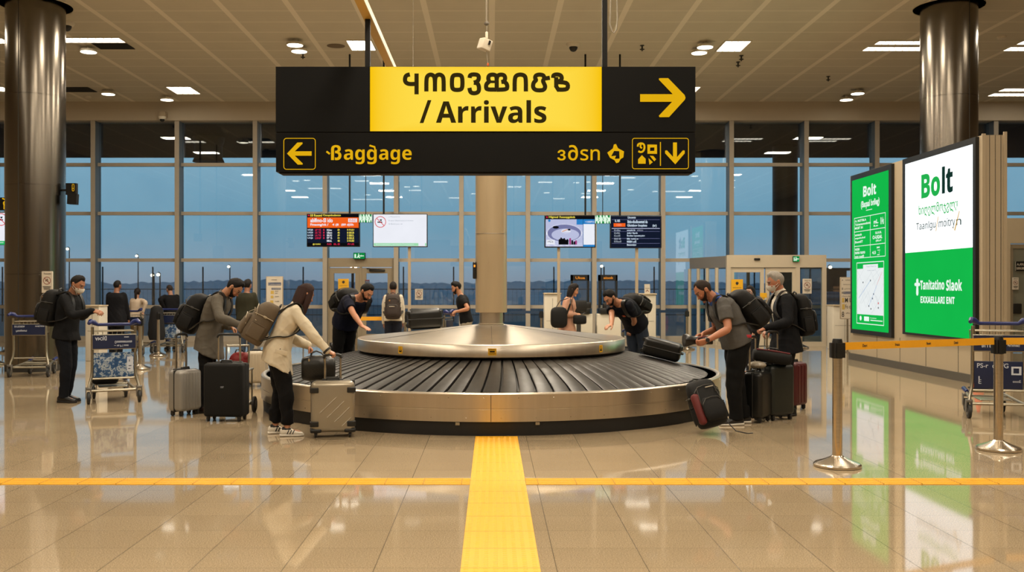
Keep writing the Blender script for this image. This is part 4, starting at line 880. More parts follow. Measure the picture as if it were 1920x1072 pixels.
small_sign(1371, 1393, 523.5, 552, 25.56, 'yellow notice on the sliding vestibule door, left leaf', yel(1371, 523.5, 1393, 552), 'yellow door notices', rod=False, name='notice', cat='notice', thick=0.01)
def yel2(c): c.rect(1425, 549, 1438, 558, M_YELP); c.rect(1426, 558, 1433, 562, M_YELP); c.layer(); c.text('oounu', 1426.5, 557.2, 1434, 559.6, M_INKP)
small_sign(1425, 1438, 549, 562, 25.56, 'small yellow sticker on the vestibule door behind the masked grey-haired man', yel2, None, rod=False, name='notice', cat='notice', thick=0.01)
def flag(c): c.rect(684.7, 524.5, 693, 530.5, M_BLUEP); c.layer(); c.rect(684.7, 524.5, 693, 526, M_REDP); c.text('oAoAo', 685.5, 527, 692, 529, M_PAPER)
small_sign(684.7, 693, 524.5, 530.5, WALL - 0.18, 'tiny blue and red sticker on the right pane of the double door', flag, None, rod=False, name='notice', cat='notice', thick=0.01)
def blk(c): c.rect(1904.5, 490, 1925, 508, M_BLACK); c.layer(); c.text('A,AN.', 1906.5, 493, 1920, 498.5, M_PAPER, 0.02); c.text('NNN.MMY', 1906, 500.5, 1924, 505.5, M_PAPER, 0.02)
small_sign(1904.5, 1925, 490, 508, 22.9, 'black lettered plate on the booth door', blk, None, rod=False, name='notice', cat='notice', thick=0.012)
# standing information boards
def info_board(px0, px1, py0, py1, d, label, rows, post):
    xc = X((px0 + px1) / 2, d); t = thing('information_board', label, 'information board', (xc, d, 0), group='standing information boards'); hw_ = X(px1, d) - xc; zt, zb = Z(py0, d), Z(py1, d)
    m = MB(); m.rbox((0, 0, (zt + zb) / 2), (2 * hw_, 0.05, zt - zb), 0.012); m.build('frame', M_BEIGE, t)
    c = Canvas(lambda u, v: (X(u, d) - xc, -0.027, Z(v, d)), (0, -1, 0), 0.001); c.rect(px0 + 1.3, py0 + 1.3, px1 - 1.3, py1 - 1, M_PAPER); c.layer()
    for kind, a, b, v0, v1, s_ in rows:
        if kind == 'bar': c.rect(a, v0, b, v1, M_BLUEP); c.layer(); c.text(s_, a + 1, v0 + 0.7, b - 1, v1 - 0.7, M_PAPER)
        elif kind == 'y': c.rect(a, v0, b, v1, mat('notice pale gold', '#bfa14d', 0.6))
        else: c.text(s_, a, v0, b, v1, M_INKP, 0.015)
    c.build('poster', t); m = MB()
    if post: m.cyl((0, 0.02, 0), (0, 0.02, zb + 0.02), 0.022, n=10); m.lathe([(0.16, 0.0), (0.16, 0.012), (0.03, 0.03)], 20, (0, 0.02, 0))
    else:
        for s in (-1, 1): m.b2(s * (hw_ - 0.03) - 0.025, s * (hw_ - 0.03) + 0.025, -0.02, 0.03, 0, zb + 0.01); m.b2(s * (hw_ - 0.03) - 0.03, s * (hw_ - 0.03) + 0.03, -0.2, 0.2, 0, 0.02)
    m.build('stand', M_CHROME, t)
info_board(499, 531, 518, 581, 24.0, 'white standing board with navy bars between the grey-coated man and glass door',
           [('t', 509.5, 519.5, 523.5, 525.5, 'oononoo'), ('bar', 503.5, 527.5, 529.5, 535, 'Cooocooone'), ('bar', 509.5, 527, 539.5, 543, 'nooooen'), ('y', 508, 514, 545, 551, ''), ('t', 516, 522, 545, 546.5, 'ooo'), ('t', 516, 521, 549, 550.5, 'ooo'), ('y', 508, 513, 554, 559, ''), ('t', 516, 523, 555, 556.5, 'oon'), ('y', 507, 513, 563, 570, ''), ('t', 516, 524, 564, 566, 'o onn')], False)
info_board(1575, 1604, 519.5, 598, 23.2, 'white standing notice board on a thin post beside the green display',
           [('t', 1577.5, 1580, 523.5, 526, '\u25b2'), ('t', 1584, 1594, 524, 526, 'VOOOOD'), ('t', 1580, 1597, 532, 534.5, '(oanaq pnoeI'), ('t', 1577.5, 1580, 539, 543.5, '8'), ('t', 1582, 1597, 540.5, 542.5, 'ooTTTTVoUI'), ('t', 1577.5, 1580, 546.5, 550.5, '8'), ('bar', 1580.5, 1597, 546.5, 551, 'Mooncioe'), ('t', 1578, 1597, 554, 556, 'oFoocoo Mooo'), ('y', 1578, 1582, 558, 567, ''), ('t', 1583.5, 1597, 558, 567, 'M U'), ('y', 1578, 1583, 570, 580, ''), ('t', 1584, 1597, 571, 578, 'Fo ou'), ('t', 1577.5, 1582, 584, 594, '8'), ('t', 1585, 1597, 585, 588, 'oAo lG')], True)

# ================================================================== VESTIBULE (automatic glass door)
vd = 25.65; vx0, vx1 = X(1362, vd), X(1548, vd); vz = Z(478, vd)
ve = thing('door_2', None, None, ((vx0 + vx1) / 2, vd, 0)); ve['kind'] = 'structure'; ve['label'] = 'boxy glass entrance vestibule with sliding doors'
vc = (vx0 + vx1) / 2; bl = X(1293, WALL - 0.3) - vc; a, b = vx0 - vc, vx1 - vc; bd = WALL - 0.3 - vd
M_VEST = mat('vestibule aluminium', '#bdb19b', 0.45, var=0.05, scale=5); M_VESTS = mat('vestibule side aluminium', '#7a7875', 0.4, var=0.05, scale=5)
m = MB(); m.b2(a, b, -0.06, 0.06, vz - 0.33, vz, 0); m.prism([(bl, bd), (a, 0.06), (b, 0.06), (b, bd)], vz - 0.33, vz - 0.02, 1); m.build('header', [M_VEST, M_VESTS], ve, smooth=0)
for i, px in enumerate((1365.5, 1495, 1544.5)):
    m = MB(); xx = X(px, vd) - vc; m.b2(xx - 0.055, xx + 0.055, -0.055, 0.055, 0, vz - 0.33); m.build('post', M_VEST, ve, smooth=0)
for k in range(4):
    f = (k + 1) / 4.0; m = MB(); xx, yy = a + (bl - a) * f, bd * f; m.b2(xx - 0.04, xx + 0.04, yy - 0.04, yy + 0.04, 0, vz - 0.33); m.build('post', M_VEST, ve, smooth=0)
for (p0, p1) in ((1369, 1432), (1435, 1492)):
    m = MB(); xa, xb = X(p0, vd) - vc, X(p1, vd) - vc; m.b2(xa, xa + 0.1, -0.025, 0.025, 0.02, vz - 0.34); m.b2(xb - 0.1, xb, -0.025, 0.025, 0.02, vz - 0.34); m.b2(xa + 0.1, xb - 0.1, -0.025, 0.025, vz - 0.46, vz - 0.34); m.b2(xa + 0.1, xb - 0.1, -0.025, 0.025, 0.02, 0.2)
    lf = m.build('sliding_leaf', M_VEST, ve, smooth=0); g = MB(); g.b2(xa + 0.1, xb - 0.1, -0.006, 0.006, 0.2, vz - 0.46); g.build('pane', M_GLASS, lf, smooth=0)
g = MB(); xa, xb = X(1495, vd) - vc + 0.055, X(1544.5, vd) - vc - 0.055; g.b2(xa, xb, -0.006, 0.006, 0.12, vz - 0.33); g.add([(a, 0.06, 0.1), (bl, bd, 0.1), (bl, bd, vz - 0.33), (a, 0.06, vz - 0.33)], [(0, 1, 2, 3)]); g.b2(b - 0.01, b + 0.002, 0.06, bd, 0.1, vz - 0.33); g.build('side_pane', M_GLASS, ve, smooth=0)
m = MB(); m.b2(xa, xb, -0.05, 0.05, 0, 0.12); m.box(((a + bl) / 2, bd / 2, 0.05), (math.hypot(a - bl, bd), 0.06, 0.1), 0, Matrix.Rotation(math.atan2(bd, bl - a), 3, 'Z')); m.build('bottom_rail', M_VEST, ve, smooth=0)
m = MB(); m.rbox((X(1418, vd) - vc, -0.08, Z(486, vd)), (0.16, 0.05, 0.06), 0.015); m.build('motion_sensor', M_FRAMEB, ve)
m = MB()
for xx in (X(1400, vd) - vc, X(1440, vd) - vc, X(1480, vd) - vc): m.b2(xx - 0.04, xx + 0.04, bd - 0.1, bd - 0.02, 0, vz - 0.33)
m.build('rear_frame', M_VEST, ve, smooth=0)

# ================================================================== TICKET MACHINES / COUNTERS
KD = 22.5
def kiosk(px0, px1, label, txt):
    xc = X((px0 + px1) / 2, KD); hw_ = X(px1, KD) - xc; t = thing('ticket_machine', label, 'ticket machine', (xc, KD, 0), group='black framed ticket machines'); zt = Z(515, KD)
    m = MB(); m.b2(-hw_, hw_, 0, 0.22, Z(526, KD), zt); m.b2(-hw_, -hw_ + 0.04, 0, 0.2, 0.98, zt); m.b2(hw_ - 0.04, hw_, 0, 0.2, 0.98, zt); m.build('frame', M_FRAMEB, t, smooth=0)
    m = MB(); m.b2(-hw_ + 0.04, hw_ - 0.04, 0.08, 0.1, 1.1, Z(526, KD)); m.build('glass_panel', M_GLASS, t, smooth=0)
    m = MB(); m.rbox((0, -0.02, 1.02), (2 * hw_, 0.42, 0.14), 0.02); m.rbox((0, -0.12, 1.14), (hw_ * 1.3, 0.18, 0.14), 0.02); m.build('reader', M_FRAMEB, t)
    m = MB(); m.rbox((0, 0.06, 0.475), (2 * hw_ + 0.12, 0.46, 0.95), 0.015); m.build('counter', M_WHITE, t)
    c = Canvas(lambda u, v: (u, -0.002, v), (0, -1, 0), 0.001); c.text(txt, -0.11, zt - 0.04, 0.11, zt - 0.1, emis('kiosk orange', '#e08a2c', 1.0), 0.02); c.build('lettering', t); return t
kiosk(1071, 1105, 'black ticket machine with orange lettering behind the woman in pink', 'Ukua'); kiosk(1123, 1158, 'black ticket machine with orange lettering behind the man in dark T-shirt', 'eioob')
def cabinet(px0, px1, top, d, label):
    xc = X((px0 + px1) / 2, d); hw_ = X(px1, d) - xc; zt = Z(top, d); t = thing('white_cabinet', label, 'cabinet', (xc, d, 0), group='white free-standing counters')
    m = MB(); m.rbox((0, 0, zt / 2), (2 * hw_, 0.45, zt), 0.015); m.build('body', M_WHITE, t); m = MB(); m.rbox((0, -0.02, zt + 0.012), (2 * hw_ + 0.03, 0.5, 0.03), 0.008); m.build('top', M_CREAM, t)
    m = MB(); m.b2(-0.003, 0.003, -0.228, -0.222, 0.1, zt - 0.1); m.b2(-hw_ + 0.05, hw_ - 0.05, -0.228, -0.222, zt * 0.55, zt * 0.55 + 0.006); m.build('seam', M_DARK, t, smooth=0); return t
cabinet(1020, 1050, 551, 22.8, 'white counter standing left of the black ticket machines'); cabinet(1196, 1227, 552, 22.8, 'white counter with a small card on top behind the backpack'); cabinet(1052, 1068, 583, 22.9, 'low white counter just left of the woman in pink')
t = thing('card_stand', 'small white card standing on the white counter behind the backpack', 'sign', (X(1213.5, 22.75), 22.75, Z(552, 22.8) + 0.027)); m = MB(); m.box((0, 0, 0.11), (0.13, 0.015, 0.22), 0, Euler((-0.12, 0, 0)).to_matrix()); m.build('card', M_PAPER, t, smooth=0); c = Canvas(lambda u, v: (u, -0.012 - (0.11 - v) * -0.12 - 0.012, v), (0, -1, 0), 0.001); c.stroke([(-0.04, 0.03), (0.0, 0.08), (0.04, 0.03)], 0.014, M_REDP); c.text('oono', -0.05, 0.13, 0.05, 0.11, M_INKP); c.build('lettering', t)
cabinet(1556, 1600, 573, 24.4, 'beige counter by the glass behind the standing notice board'); cabinet(168, 194, 574, 20.6, 'pale cabinet behind the man at the blue-handled cart')
t = thing('display_case', 'black angular machine beside the woman in pink', 'machine', (X(1085, 21.4), 21.4, 0)); m = MB(); m.rbox((0, 0, 1.15), (0.34, 0.25, 0.26), 0.02); m.rbox((0.2, -0.02, 1.17), (0.14, 0.2, 0.14), 0.02); m.build('head', M_FRAMEB, t); m = MB(); m.cyl((0, 0, 0), (0, 0, 1.05), 0.05); m.lathe([(0.2, 0), (0.2, 0.02), (0.05, 0.04)], 20); m.build('stand', M_DARK, t)

# ================================================================== STANCHIONS
M_BELTY = mat('yellow belt webbing', '#e0a012', 0.6, var=0.06, scale=60); M_BELTB = mat('blue belt webbing', '#17324f', 0.6, var=0.08, scale=60)
def stanchion(x, y, label, h=1.07, r=0.042, br=0.20, group='belt barrier posts'):
    t = thing('barrier_post', label, 'barrier post', (x, y, 0), group=group)
    m = MB(); m.lathe([(br * 0.93, 0), (br, 0.004), (br, 0.022), (br * 0.94, 0.034), (br * 0.55, 0.062), (br * 0.28, 0.088), (r * 1.15, 0.098), (r, 0.10)], 48); m.build('base', M_POST, t, smooth=25)
    m = MB(); m.lathe([(r, 0.1), (r, h - 0.16)], 28); m.build('pole', M_POST, t)
    m = MB(); m.lathe([(r * 1.05, h - 0.17), (r * 1.05, h - 0.03), (r * 0.9, h), (0.001, h)], 28)
    for k in range(4): a = k * PI / 2; m.box((math.cos(a) * r * 1.1, math.sin(a) * r * 1.1, h - 0.10), (0.03, 0.05, 0.13), 0, Matrix.Rotation(a, 3, 'Z'))
    m.build('belt_head', M_FRAMEB, t, smooth=25); return t
def belt(p, q, z, label, mt, hh=0.033, sag=0.0, words=None, group=None):
    p, q = Vector((p[0], p[1], z)), Vector((q[0], q[1], z)); d = (q - p); L = d.length; d.normalize(); nrm = Vector((-d.y, d.x, 0)); c0 = p
    t = thing('barrier_belt', label, 'barrier belt', p, group=group); vs = []; fs = []; n = 16
    for i in range(n + 1):
        s = i / n; zz = -sag * 4 * s * (1 - s)
        for o_, z_ in ((-0.002, -hh), (0.002, -hh), (0.002, hh), (-0.002, hh)): vs.append(d * (L * s) + nrm * o_ + Vector((0, 0, zz + z_)))
    for i in range(n):
        for j in range(4): fs.append((i * 4 + j, i * 4 + (j + 1) % 4, i * 4 + 4 + (j + 1) % 4, i * 4 + 4 + j))
    m = MB(); m.add(vs, fs); m.build('webbing', mt, t, smooth=0)
    if words:
        front = -nrm if nrm.y > 0 else nrm
        c = Canvas(lambda u, v: d * u + front * 0.003 + Vector((0, 0, v - sag * 4 * (u / L) * (1 - u / L))), front, 0.0005)
        for s, w_ in words: c.text(w_, L * s - 0.028, 0.013, L * s + 0.028, -0.013, M_INKP, 0.03)
        c.build('lettering', t)
    return t
p1 = (X(1570, 8.35), 8.35); p2 = (X(1872, 9.2), 9.2)
stanchion(*p1, 'steel barrier post at the open end of the yellow belt', h=1.11); stanchion(*p2, 'steel barrier post in front of the cart with yellow belt both sides', h=1.09)
dd = Vector((p2[0] - p1[0], p2[1] - p1[1])).normalized() * 0.06
belt((p1[0] + dd.x, p1[1] + dd.y), (p2[0] - dd.x, p2[1] - dd.y), 1.043, 'yellow lettered barrier belt between the two front steel posts', M_BELTY, words=((.135, 'Durc'), (.34, 'Iruscs'), (.545, 'Perert'), (.73, 'Denls')), group='yellow barrier belts')
belt((p2[0] + dd.x, p2[1] + dd.y), (p2[0] + 1.5, p2[1] + 0.12), 1.04, 'short yellow barrier belt running past the cart out of frame', M_BELTY, group='yellow barrier belts')
bgp = [(263, 692, 'steel barrier post behind the main luggage cart'), (297, 667, 'steel barrier post before the far cart with a dark coat'), (14, 661, 'steel barrier post left of the pillar'), (1288, 655, 'slim steel barrier post behind the bending man in grey T-shirt'), (1502, 652, 'slim barrier post behind the grey-haired man')]
pos = []
for px, py, lab in bgp:
    d = EYE * F_PX / (py - VY); pos.append((X(px, d), d)); stanchion(X(px, d), d, lab, h=1.0, r=0.035, br=0.2)
belt((pos[3][0], pos[3][1]), (X(1170, 23.6), 23.6), 0.97, 'navy barrier belt stretched in front of the glass right of the counters', M_BELTB, group='navy barrier belts')
stanchion(X(1168, 23.7), 23.7, 'steel barrier post between counter and blue belt', h=1.0, r=0.035); stanchion(X(1015, 23.2), 23.2, 'steel barrier post left of the white counters', h=1.0, r=0.035)
belt((X(955, 23.4), 23.4), (X(1015, 23.2), 23.2), 0.97, 'short navy barrier belt left of the white counters', M_BELTB, group='navy barrier belts')
belt((X(668, 20.5), 20.5), (X(716, 20.5), 20.5), 0.90, 'yellow barrier bar behind the man leaning on the carousel', M_BELTY, 0.04, group='yellow barrier belts'); stanchion(X(668, 20.5), 20.5, 'barrier post beside the leaning man with yellow bar', h=0.98, r=0.035); stanchion(X(760, 20.9), 20.9, 'barrier post behind the suitcase on the cone', h=0.98, r=0.035)
stanchion(X(-8, 19.5), 19.5, 'slim barrier post cut off at the frame edge beside the pillar', h=1.05, r=0.035)
t = thing('traffic_cone', 'small orange cone standing behind the front luggage cart', 'cone', (7.5, 14.8, 0)); m = MB(); m.lathe([(0.085, 0.02), (0.02, 0.36), (0.001, 0.365)], 20); m.build('body', mat('cone orange', '#c8451c', 0.6), t); m = MB(); m.rbox((0, 0, 0.012), (0.22, 0.22, 0.024), 0.008); m.build('base', M_RUBBER, t)
# ================================================================== LUGGAGE CARTS
M_CART = steel_material('cart tube metal', '#9d9787', 0.35, (2, 2, 6)); M_CBLUE = mat('cart blue plastic', '#14235e', 0.35, var=0.15, scale=10); M_PNAVY = mat('cart panel navy', '#0c1a3c', 0.4, var=0.1, scale=8); M_PTXT = mat('cart panel letters', '#b9bfca', 0.6); M_WHEEL = mat('cart wheel rubber', '#1d1c1a', 0.6, var=0.2); M_HUB = mat('cart wheel hub', '#5f5b54', 0.5)
def artwork_material():
    mm, t, out = newmat('cart blue white pattern'); p = t.new('ShaderNodeBsdfPrincipled'); g = t.coord('Object')
    vo = t.new('ShaderNodeTexVoronoi', feature='DISTANCE_TO_EDGE'); t.put(vo.inputs['Vector'], t.mapping(g, scale=(1, 1, 1))); vo.inputs['Scale'].default_value = 9
    a = t.noise(g, 13.0, 6.0, 0.75); s_ = t.math('ADD', t.math('MULTIPLY', vo.outputs[0], 0.25), a)
    t.put(p.inputs['Base Color'], t.ramp(s_, [(0.44, lin('#123a63')), (0.535, lin('#1c4d7c')), (0.55, lin('#a3adb3')), (0.62, lin('#8e9aa4')), (0.64, lin('#17406d'))])); p.inputs['Roughness'].default_value = 0.45
    t.l.new(p.outputs[0], out.inputs[0]); return mm
M_ART = artwork_material()
def cart(x, y, rot, label, t1=(), art=True, lower=True, h=1.06, w=0.30):
    t = thing('luggage_cart', label, 'luggage cart', (x, y, 0), rotz=rot, group='airport luggage carts')
    m = MB()
    for s in (-1, 1):
        m.tube([(s * (w - 0.03), -0.02, h - 0.03), (s * (w - 0.03), 0.0, 0.8), (s * (w - 0.03), 0.01, 0.48), (s * (w - 0.02), 0.0, 0.36), (s * (w + 0.01), -0.03, 0.25), (s * (w + 0.015), -0.05, 0.19)], 0.02, 10)
    m.tube([(-w + 0.03, 0.01, 0.33), (w - 0.03, 0.01, 0.33)], 0.014, 8); m.tube([(-w + 0.02, 0.0, 0.17), (w - 0.02, 0.0, 0.17)], 0.018, 8)
    m.build('upright_frame', M_CART, t)
    m = MB(); m.tube([(-w - 0.02, -0.12, h + 0.02), (-w + 0.005, -0.06, h + 0.045), (-w + 0.05, -0.02, h + 0.03), (-w + 0.10, -0.02, h), (w - 0.10, -0.02, h), (w - 0.05, -0.02, h + 0.03), (w - 0.005, -0.06, h + 0.045), (w + 0.02, -0.12, h + 0.02)], [0.022, 0.034, 0.036, 0.022, 0.022, 0.036, 0.034, 0.022], 12)
    m.build('push_handle', M_CBLUE, t)
    m = MB(); z0, z1 = h - 0.29, h - 0.09
    loop = lambda z, e: [(-w + 0.05, -0.03, z), (w - 0.05, -0.03, z), (w - 0.05 + e, 0.25, z), (-w + 0.05 - e, 0.25, z)]
    m.tube(loop(z1, 0.0), 0.008, 6, closed=True); m.tube(loop(z0, -0.02), 0.007, 6, closed=True)
    for k in range(9): xx = -w + 0.05 + (2 * w - 0.1) * k / 8; m.tube([(xx, 0.25, z1), (xx * 0.95, 0.25, z0), (xx * 0.95, -0.03, z0)], 0.0045, 5)
    for k in range(1, 4): yy = -0.03 + 0.28 * k / 4; m.tube([(-w + 0.05, yy, z1), (-w + 0.06, yy, z0)], 0.0045, 5); m.tube([(w - 0.05, yy, z1), (w - 0.06, yy, z0)], 0.0045, 5)
    m.build('wire_basket', M_CART, t)
    pz0, pz1 = h - 0.335, h - 0.13
    m = MB(); m.rbox((0, -0.045, (pz0 + pz1) / 2), (2 * w - 0.03, 0.02, pz1 - pz0), 0.008); pf = m.build('upper_panel', M_CART, t)
    c = Canvas(lambda u, v: (u, -0.056, v), (0, -1, 0), 0.0008); c.rect(-w + 0.03, pz1 - 0.012, w - 0.03, pz0 + 0.012, M_PNAVY); c.layer()
    for s_, u0, v0, u1, v1 in t1: c.text(s_, u0 * w, pz0 + v0 * (pz1 - pz0), u1 * w, pz0 + v1 * (pz1 - pz0), M_PTXT, 0.02)
    c.build('lettering', pf)
    if lower:
        m = MB(); m.rbox((0, 0.0, 0.515), (2 * w - 0.09, 0.014, 0.33), 0.005); m.build('lower_panel', M_ART if art else M_PNAVY, t)
        c = Canvas(lambda u, v: (u, -0.008, v), (0, -1, 0), 0.0008)
        if art: c.rect(w * 0.55, 0.62, w * 0.82, 0.42, M_PTXT); c.layer(); c.rect(w * .64, .58, w * .67, .55, M_PNAVY); c.rect(w * .62, .50, w * .74, .49, M_PNAVY); c.rect(w * .6, .46, w * .7, .45, M_PNAVY)
        else: c.text('PS-r  duafG', -0.75 * w, 0.655, 0.35 * w, 0.60, M_PTXT, 0.01); c.rect(0.45 * w, 0.62, 0.8 * w, 0.52, M_PTXT); c.layer(); c.rect(0.52 * w, 0.60, 0.72 * w, 0.54, M_PNAVY); c.text('oooE', 0.5 * w, 0.46, 0.78 * w, 0.43, M_PTXT); c.rect(-.7 * w, .5, -.66 * w, .44, M_PTXT); c.text('E', -.7 * w, .46, -.6 * w, .41, M_PTXT)
        c.build('print', t)
    m = MB()
    for s in (-1, 1): m.tube([(s * (w - 0.02), 0.0, 0.17), (s * (w - 0.06), 0.3, 0.20), (s * 0.20, 0.66, 0.24), (s * 0.2, 0.78, 0.25)], 0.018, 8)
    m.tube([(-0.23, 0.45, 0.215), (0.23, 0.45, 0.215)], 0.014, 8); m.tube([(-0.2, 0.74, 0.245), (0.2, 0.74, 0.245)], 0.014, 8); m.rbox((0, 0.35, 0.205), (0.36, 0.55, 0.012), 0.004); m.build('base_frame', M_CART, t)
    for s in (-1, 1):
        m = MB(); m.tube([(s * 0.205, 0.62, 0.25), (s * 0.205, 0.80, 0.275), (s * 0.205, 0.85, 0.26)], [0.024, 0.028, 0.016], 8); m.build('bumper', M_CBLUE, t)
    for (wx, wy) in ((-w - 0.02, -0.05), (w + 0.02, -0.05), (-0.21, 0.66), (0.21, 0.66)):
        m = MB(); m.tube([(wx - 0.02, wy, 0.082), (wx - 0.016, wy, 0.082), (wx + 0.016, wy, 0.082), (wx + 0.02, wy, 0.082)], [0.066, 0.082, 0.082, 0.066], 22, up=(0, 0, 1)); wh = m.build('wheel', M_WHEEL, t)
        m = MB(); m.tube([(wx - 0.023, wy, 0.082), (wx + 0.023, wy, 0.082)], 0.045, 16, up=(0, 0, 1)); m.build('hub', M_HUB, wh)
        m = MB(); m.rbox((wx - 0.032, wy + 0.01, 0.15), (0.008, 0.07, 0.15), 0.003); m.rbox((wx + 0.032, wy + 0.01, 0.15), (0.008, 0.07, 0.15), 0.003); m.rbox((wx, wy + 0.012, 0.205), (0.075, 0.08, 0.035), 0.01); m.build('fork', M_HUB, t)
    return t
T1 = (('A\u00deOJ(]', -.80, .60, -.32, .88), ('Ooooooosrmvote', .02, .38, .75, .56), ('-- va P l ooo', .0, .16, .6, .30), ('aoooo', .42, .76, .62, .84))
T2 = (('EXTEOSDA', -.78, .70, -.22, .85), ('onsLoon', .35, .70, .85, .84), ('Ftoopxort', -.7, .30, -.1, .52))
T5 = (('BU,P  C.', -.62, .25, .0, .58), ('aAUAJAMG', .28, .30, .7, .46), ('- -  .. .-.', -.3, .72, .2, .82))
cart(-5.12, 13.0, math.radians(26), 'luggage cart with blue patterned panel right of the man in dark jacket', T1)
cart(X(56, 16.75), 16.75, math.radians(8), 'empty luggage cart with navy panel against the left steel pillar', T2, lower=False)
cart(X(318, 23.1), 23.1, math.radians(4), 'distant luggage cart draped with a dark coat near the glass', (), h=1.04)
cart(X(244, 22.2), 22.2, math.radians(-6), 'distant luggage cart before the woman in pale blouse', (), art=False, lower=False, h=1.02)
cart(X(1868, 11.35) + 0.06, 11.42, math.radians(-14), 'large navy-panelled luggage cart behind the yellow belt', T5, art=False, h=1.13, w=0.31)
t = thing('folding_trolley', 'low folding hand trolley behind the large black suitcase', 'trolley', (-3.17, 11.98, 0))
m = MB()
for q in (-0.14, 0.14): m.tube([(q, -0.06, 0.1), (q, -0.05, 0.5), (q, 0.0, 0.84)], 0.011, 8)
m.tube([(-0.14, 0.0, 0.835), (0.14, 0.0, 0.835)], 0.011, 8); m.tube([(-0.19, 0.02, 0.1), (0.19, 0.02, 0.1)], 0.01, 8); m.build('frame', M_CART, t)
m = MB(); m.rbox((0, 0.08, 0.53), (0.30, 0.26, 0.02), 0.006); m.rbox((0, 0.1, 0.12), (0.32, 0.3, 0.02), 0.006); m.tube([(0.13, 0.18, .12), (.13, .18, .53)], .01, 6); m.tube([(-0.13, 0.18, .12), (-.13, .18, .53)], .01, 6); m.build('load_tray', M_CART, t)
for q in (-0.2, 0.2):
    m = MB(); m.tube([(q - 0.018, 0.02, 0.1), (q - 0.012, 0.02, 0.1), (q + 0.012, 0.02, 0.1), (q + 0.018, 0.02, 0.1)], [0.08, 0.1, 0.1, 0.08], 22, up=(0, 0, 1)); wh = m.build('wheel', M_WHEEL, t)
    m = MB(); m.tube([(q - 0.021, 0.02, 0.1), (q + 0.021, 0.02, 0.1)], 0.055, 16, up=(0, 0, 1)); m.build('hub', M_HUB, wh)
cart(X(838, 19.1), 19.1, math.radians(78), 'luggage cart pushed by the bearded man in black', (), h=1.05)
# coat hung on the distant cart
t = thing('hanging_coat', 'dark coat hanging over the distant cart near the man in black jacket', 'coat', (X(296, 22.8), 22.8, 0))
m = MB(); rings = []
for z, a, b in ((0.32, 0.16, 0.09), (0.45, 0.20, 0.11), (0.7, 0.19, 0.10), (0.95, 0.15, 0.09), (1.08, 0.13, 0.08), (1.13, 0.06, 0.05)):
    rings.append([Vector((a * math.cos(2 * PI * j / 18) * (1 + 0.08 * math.sin(j * 2.5 + z * 5)) - 0.03, b * math.sin(2 * PI * j / 18), z)) for j in range(18)])
m.loft(rings); m.build('cloth', mat('black coat cloth', '#0d0d0f', 0.85, bump=0.004, bscale=20), t)

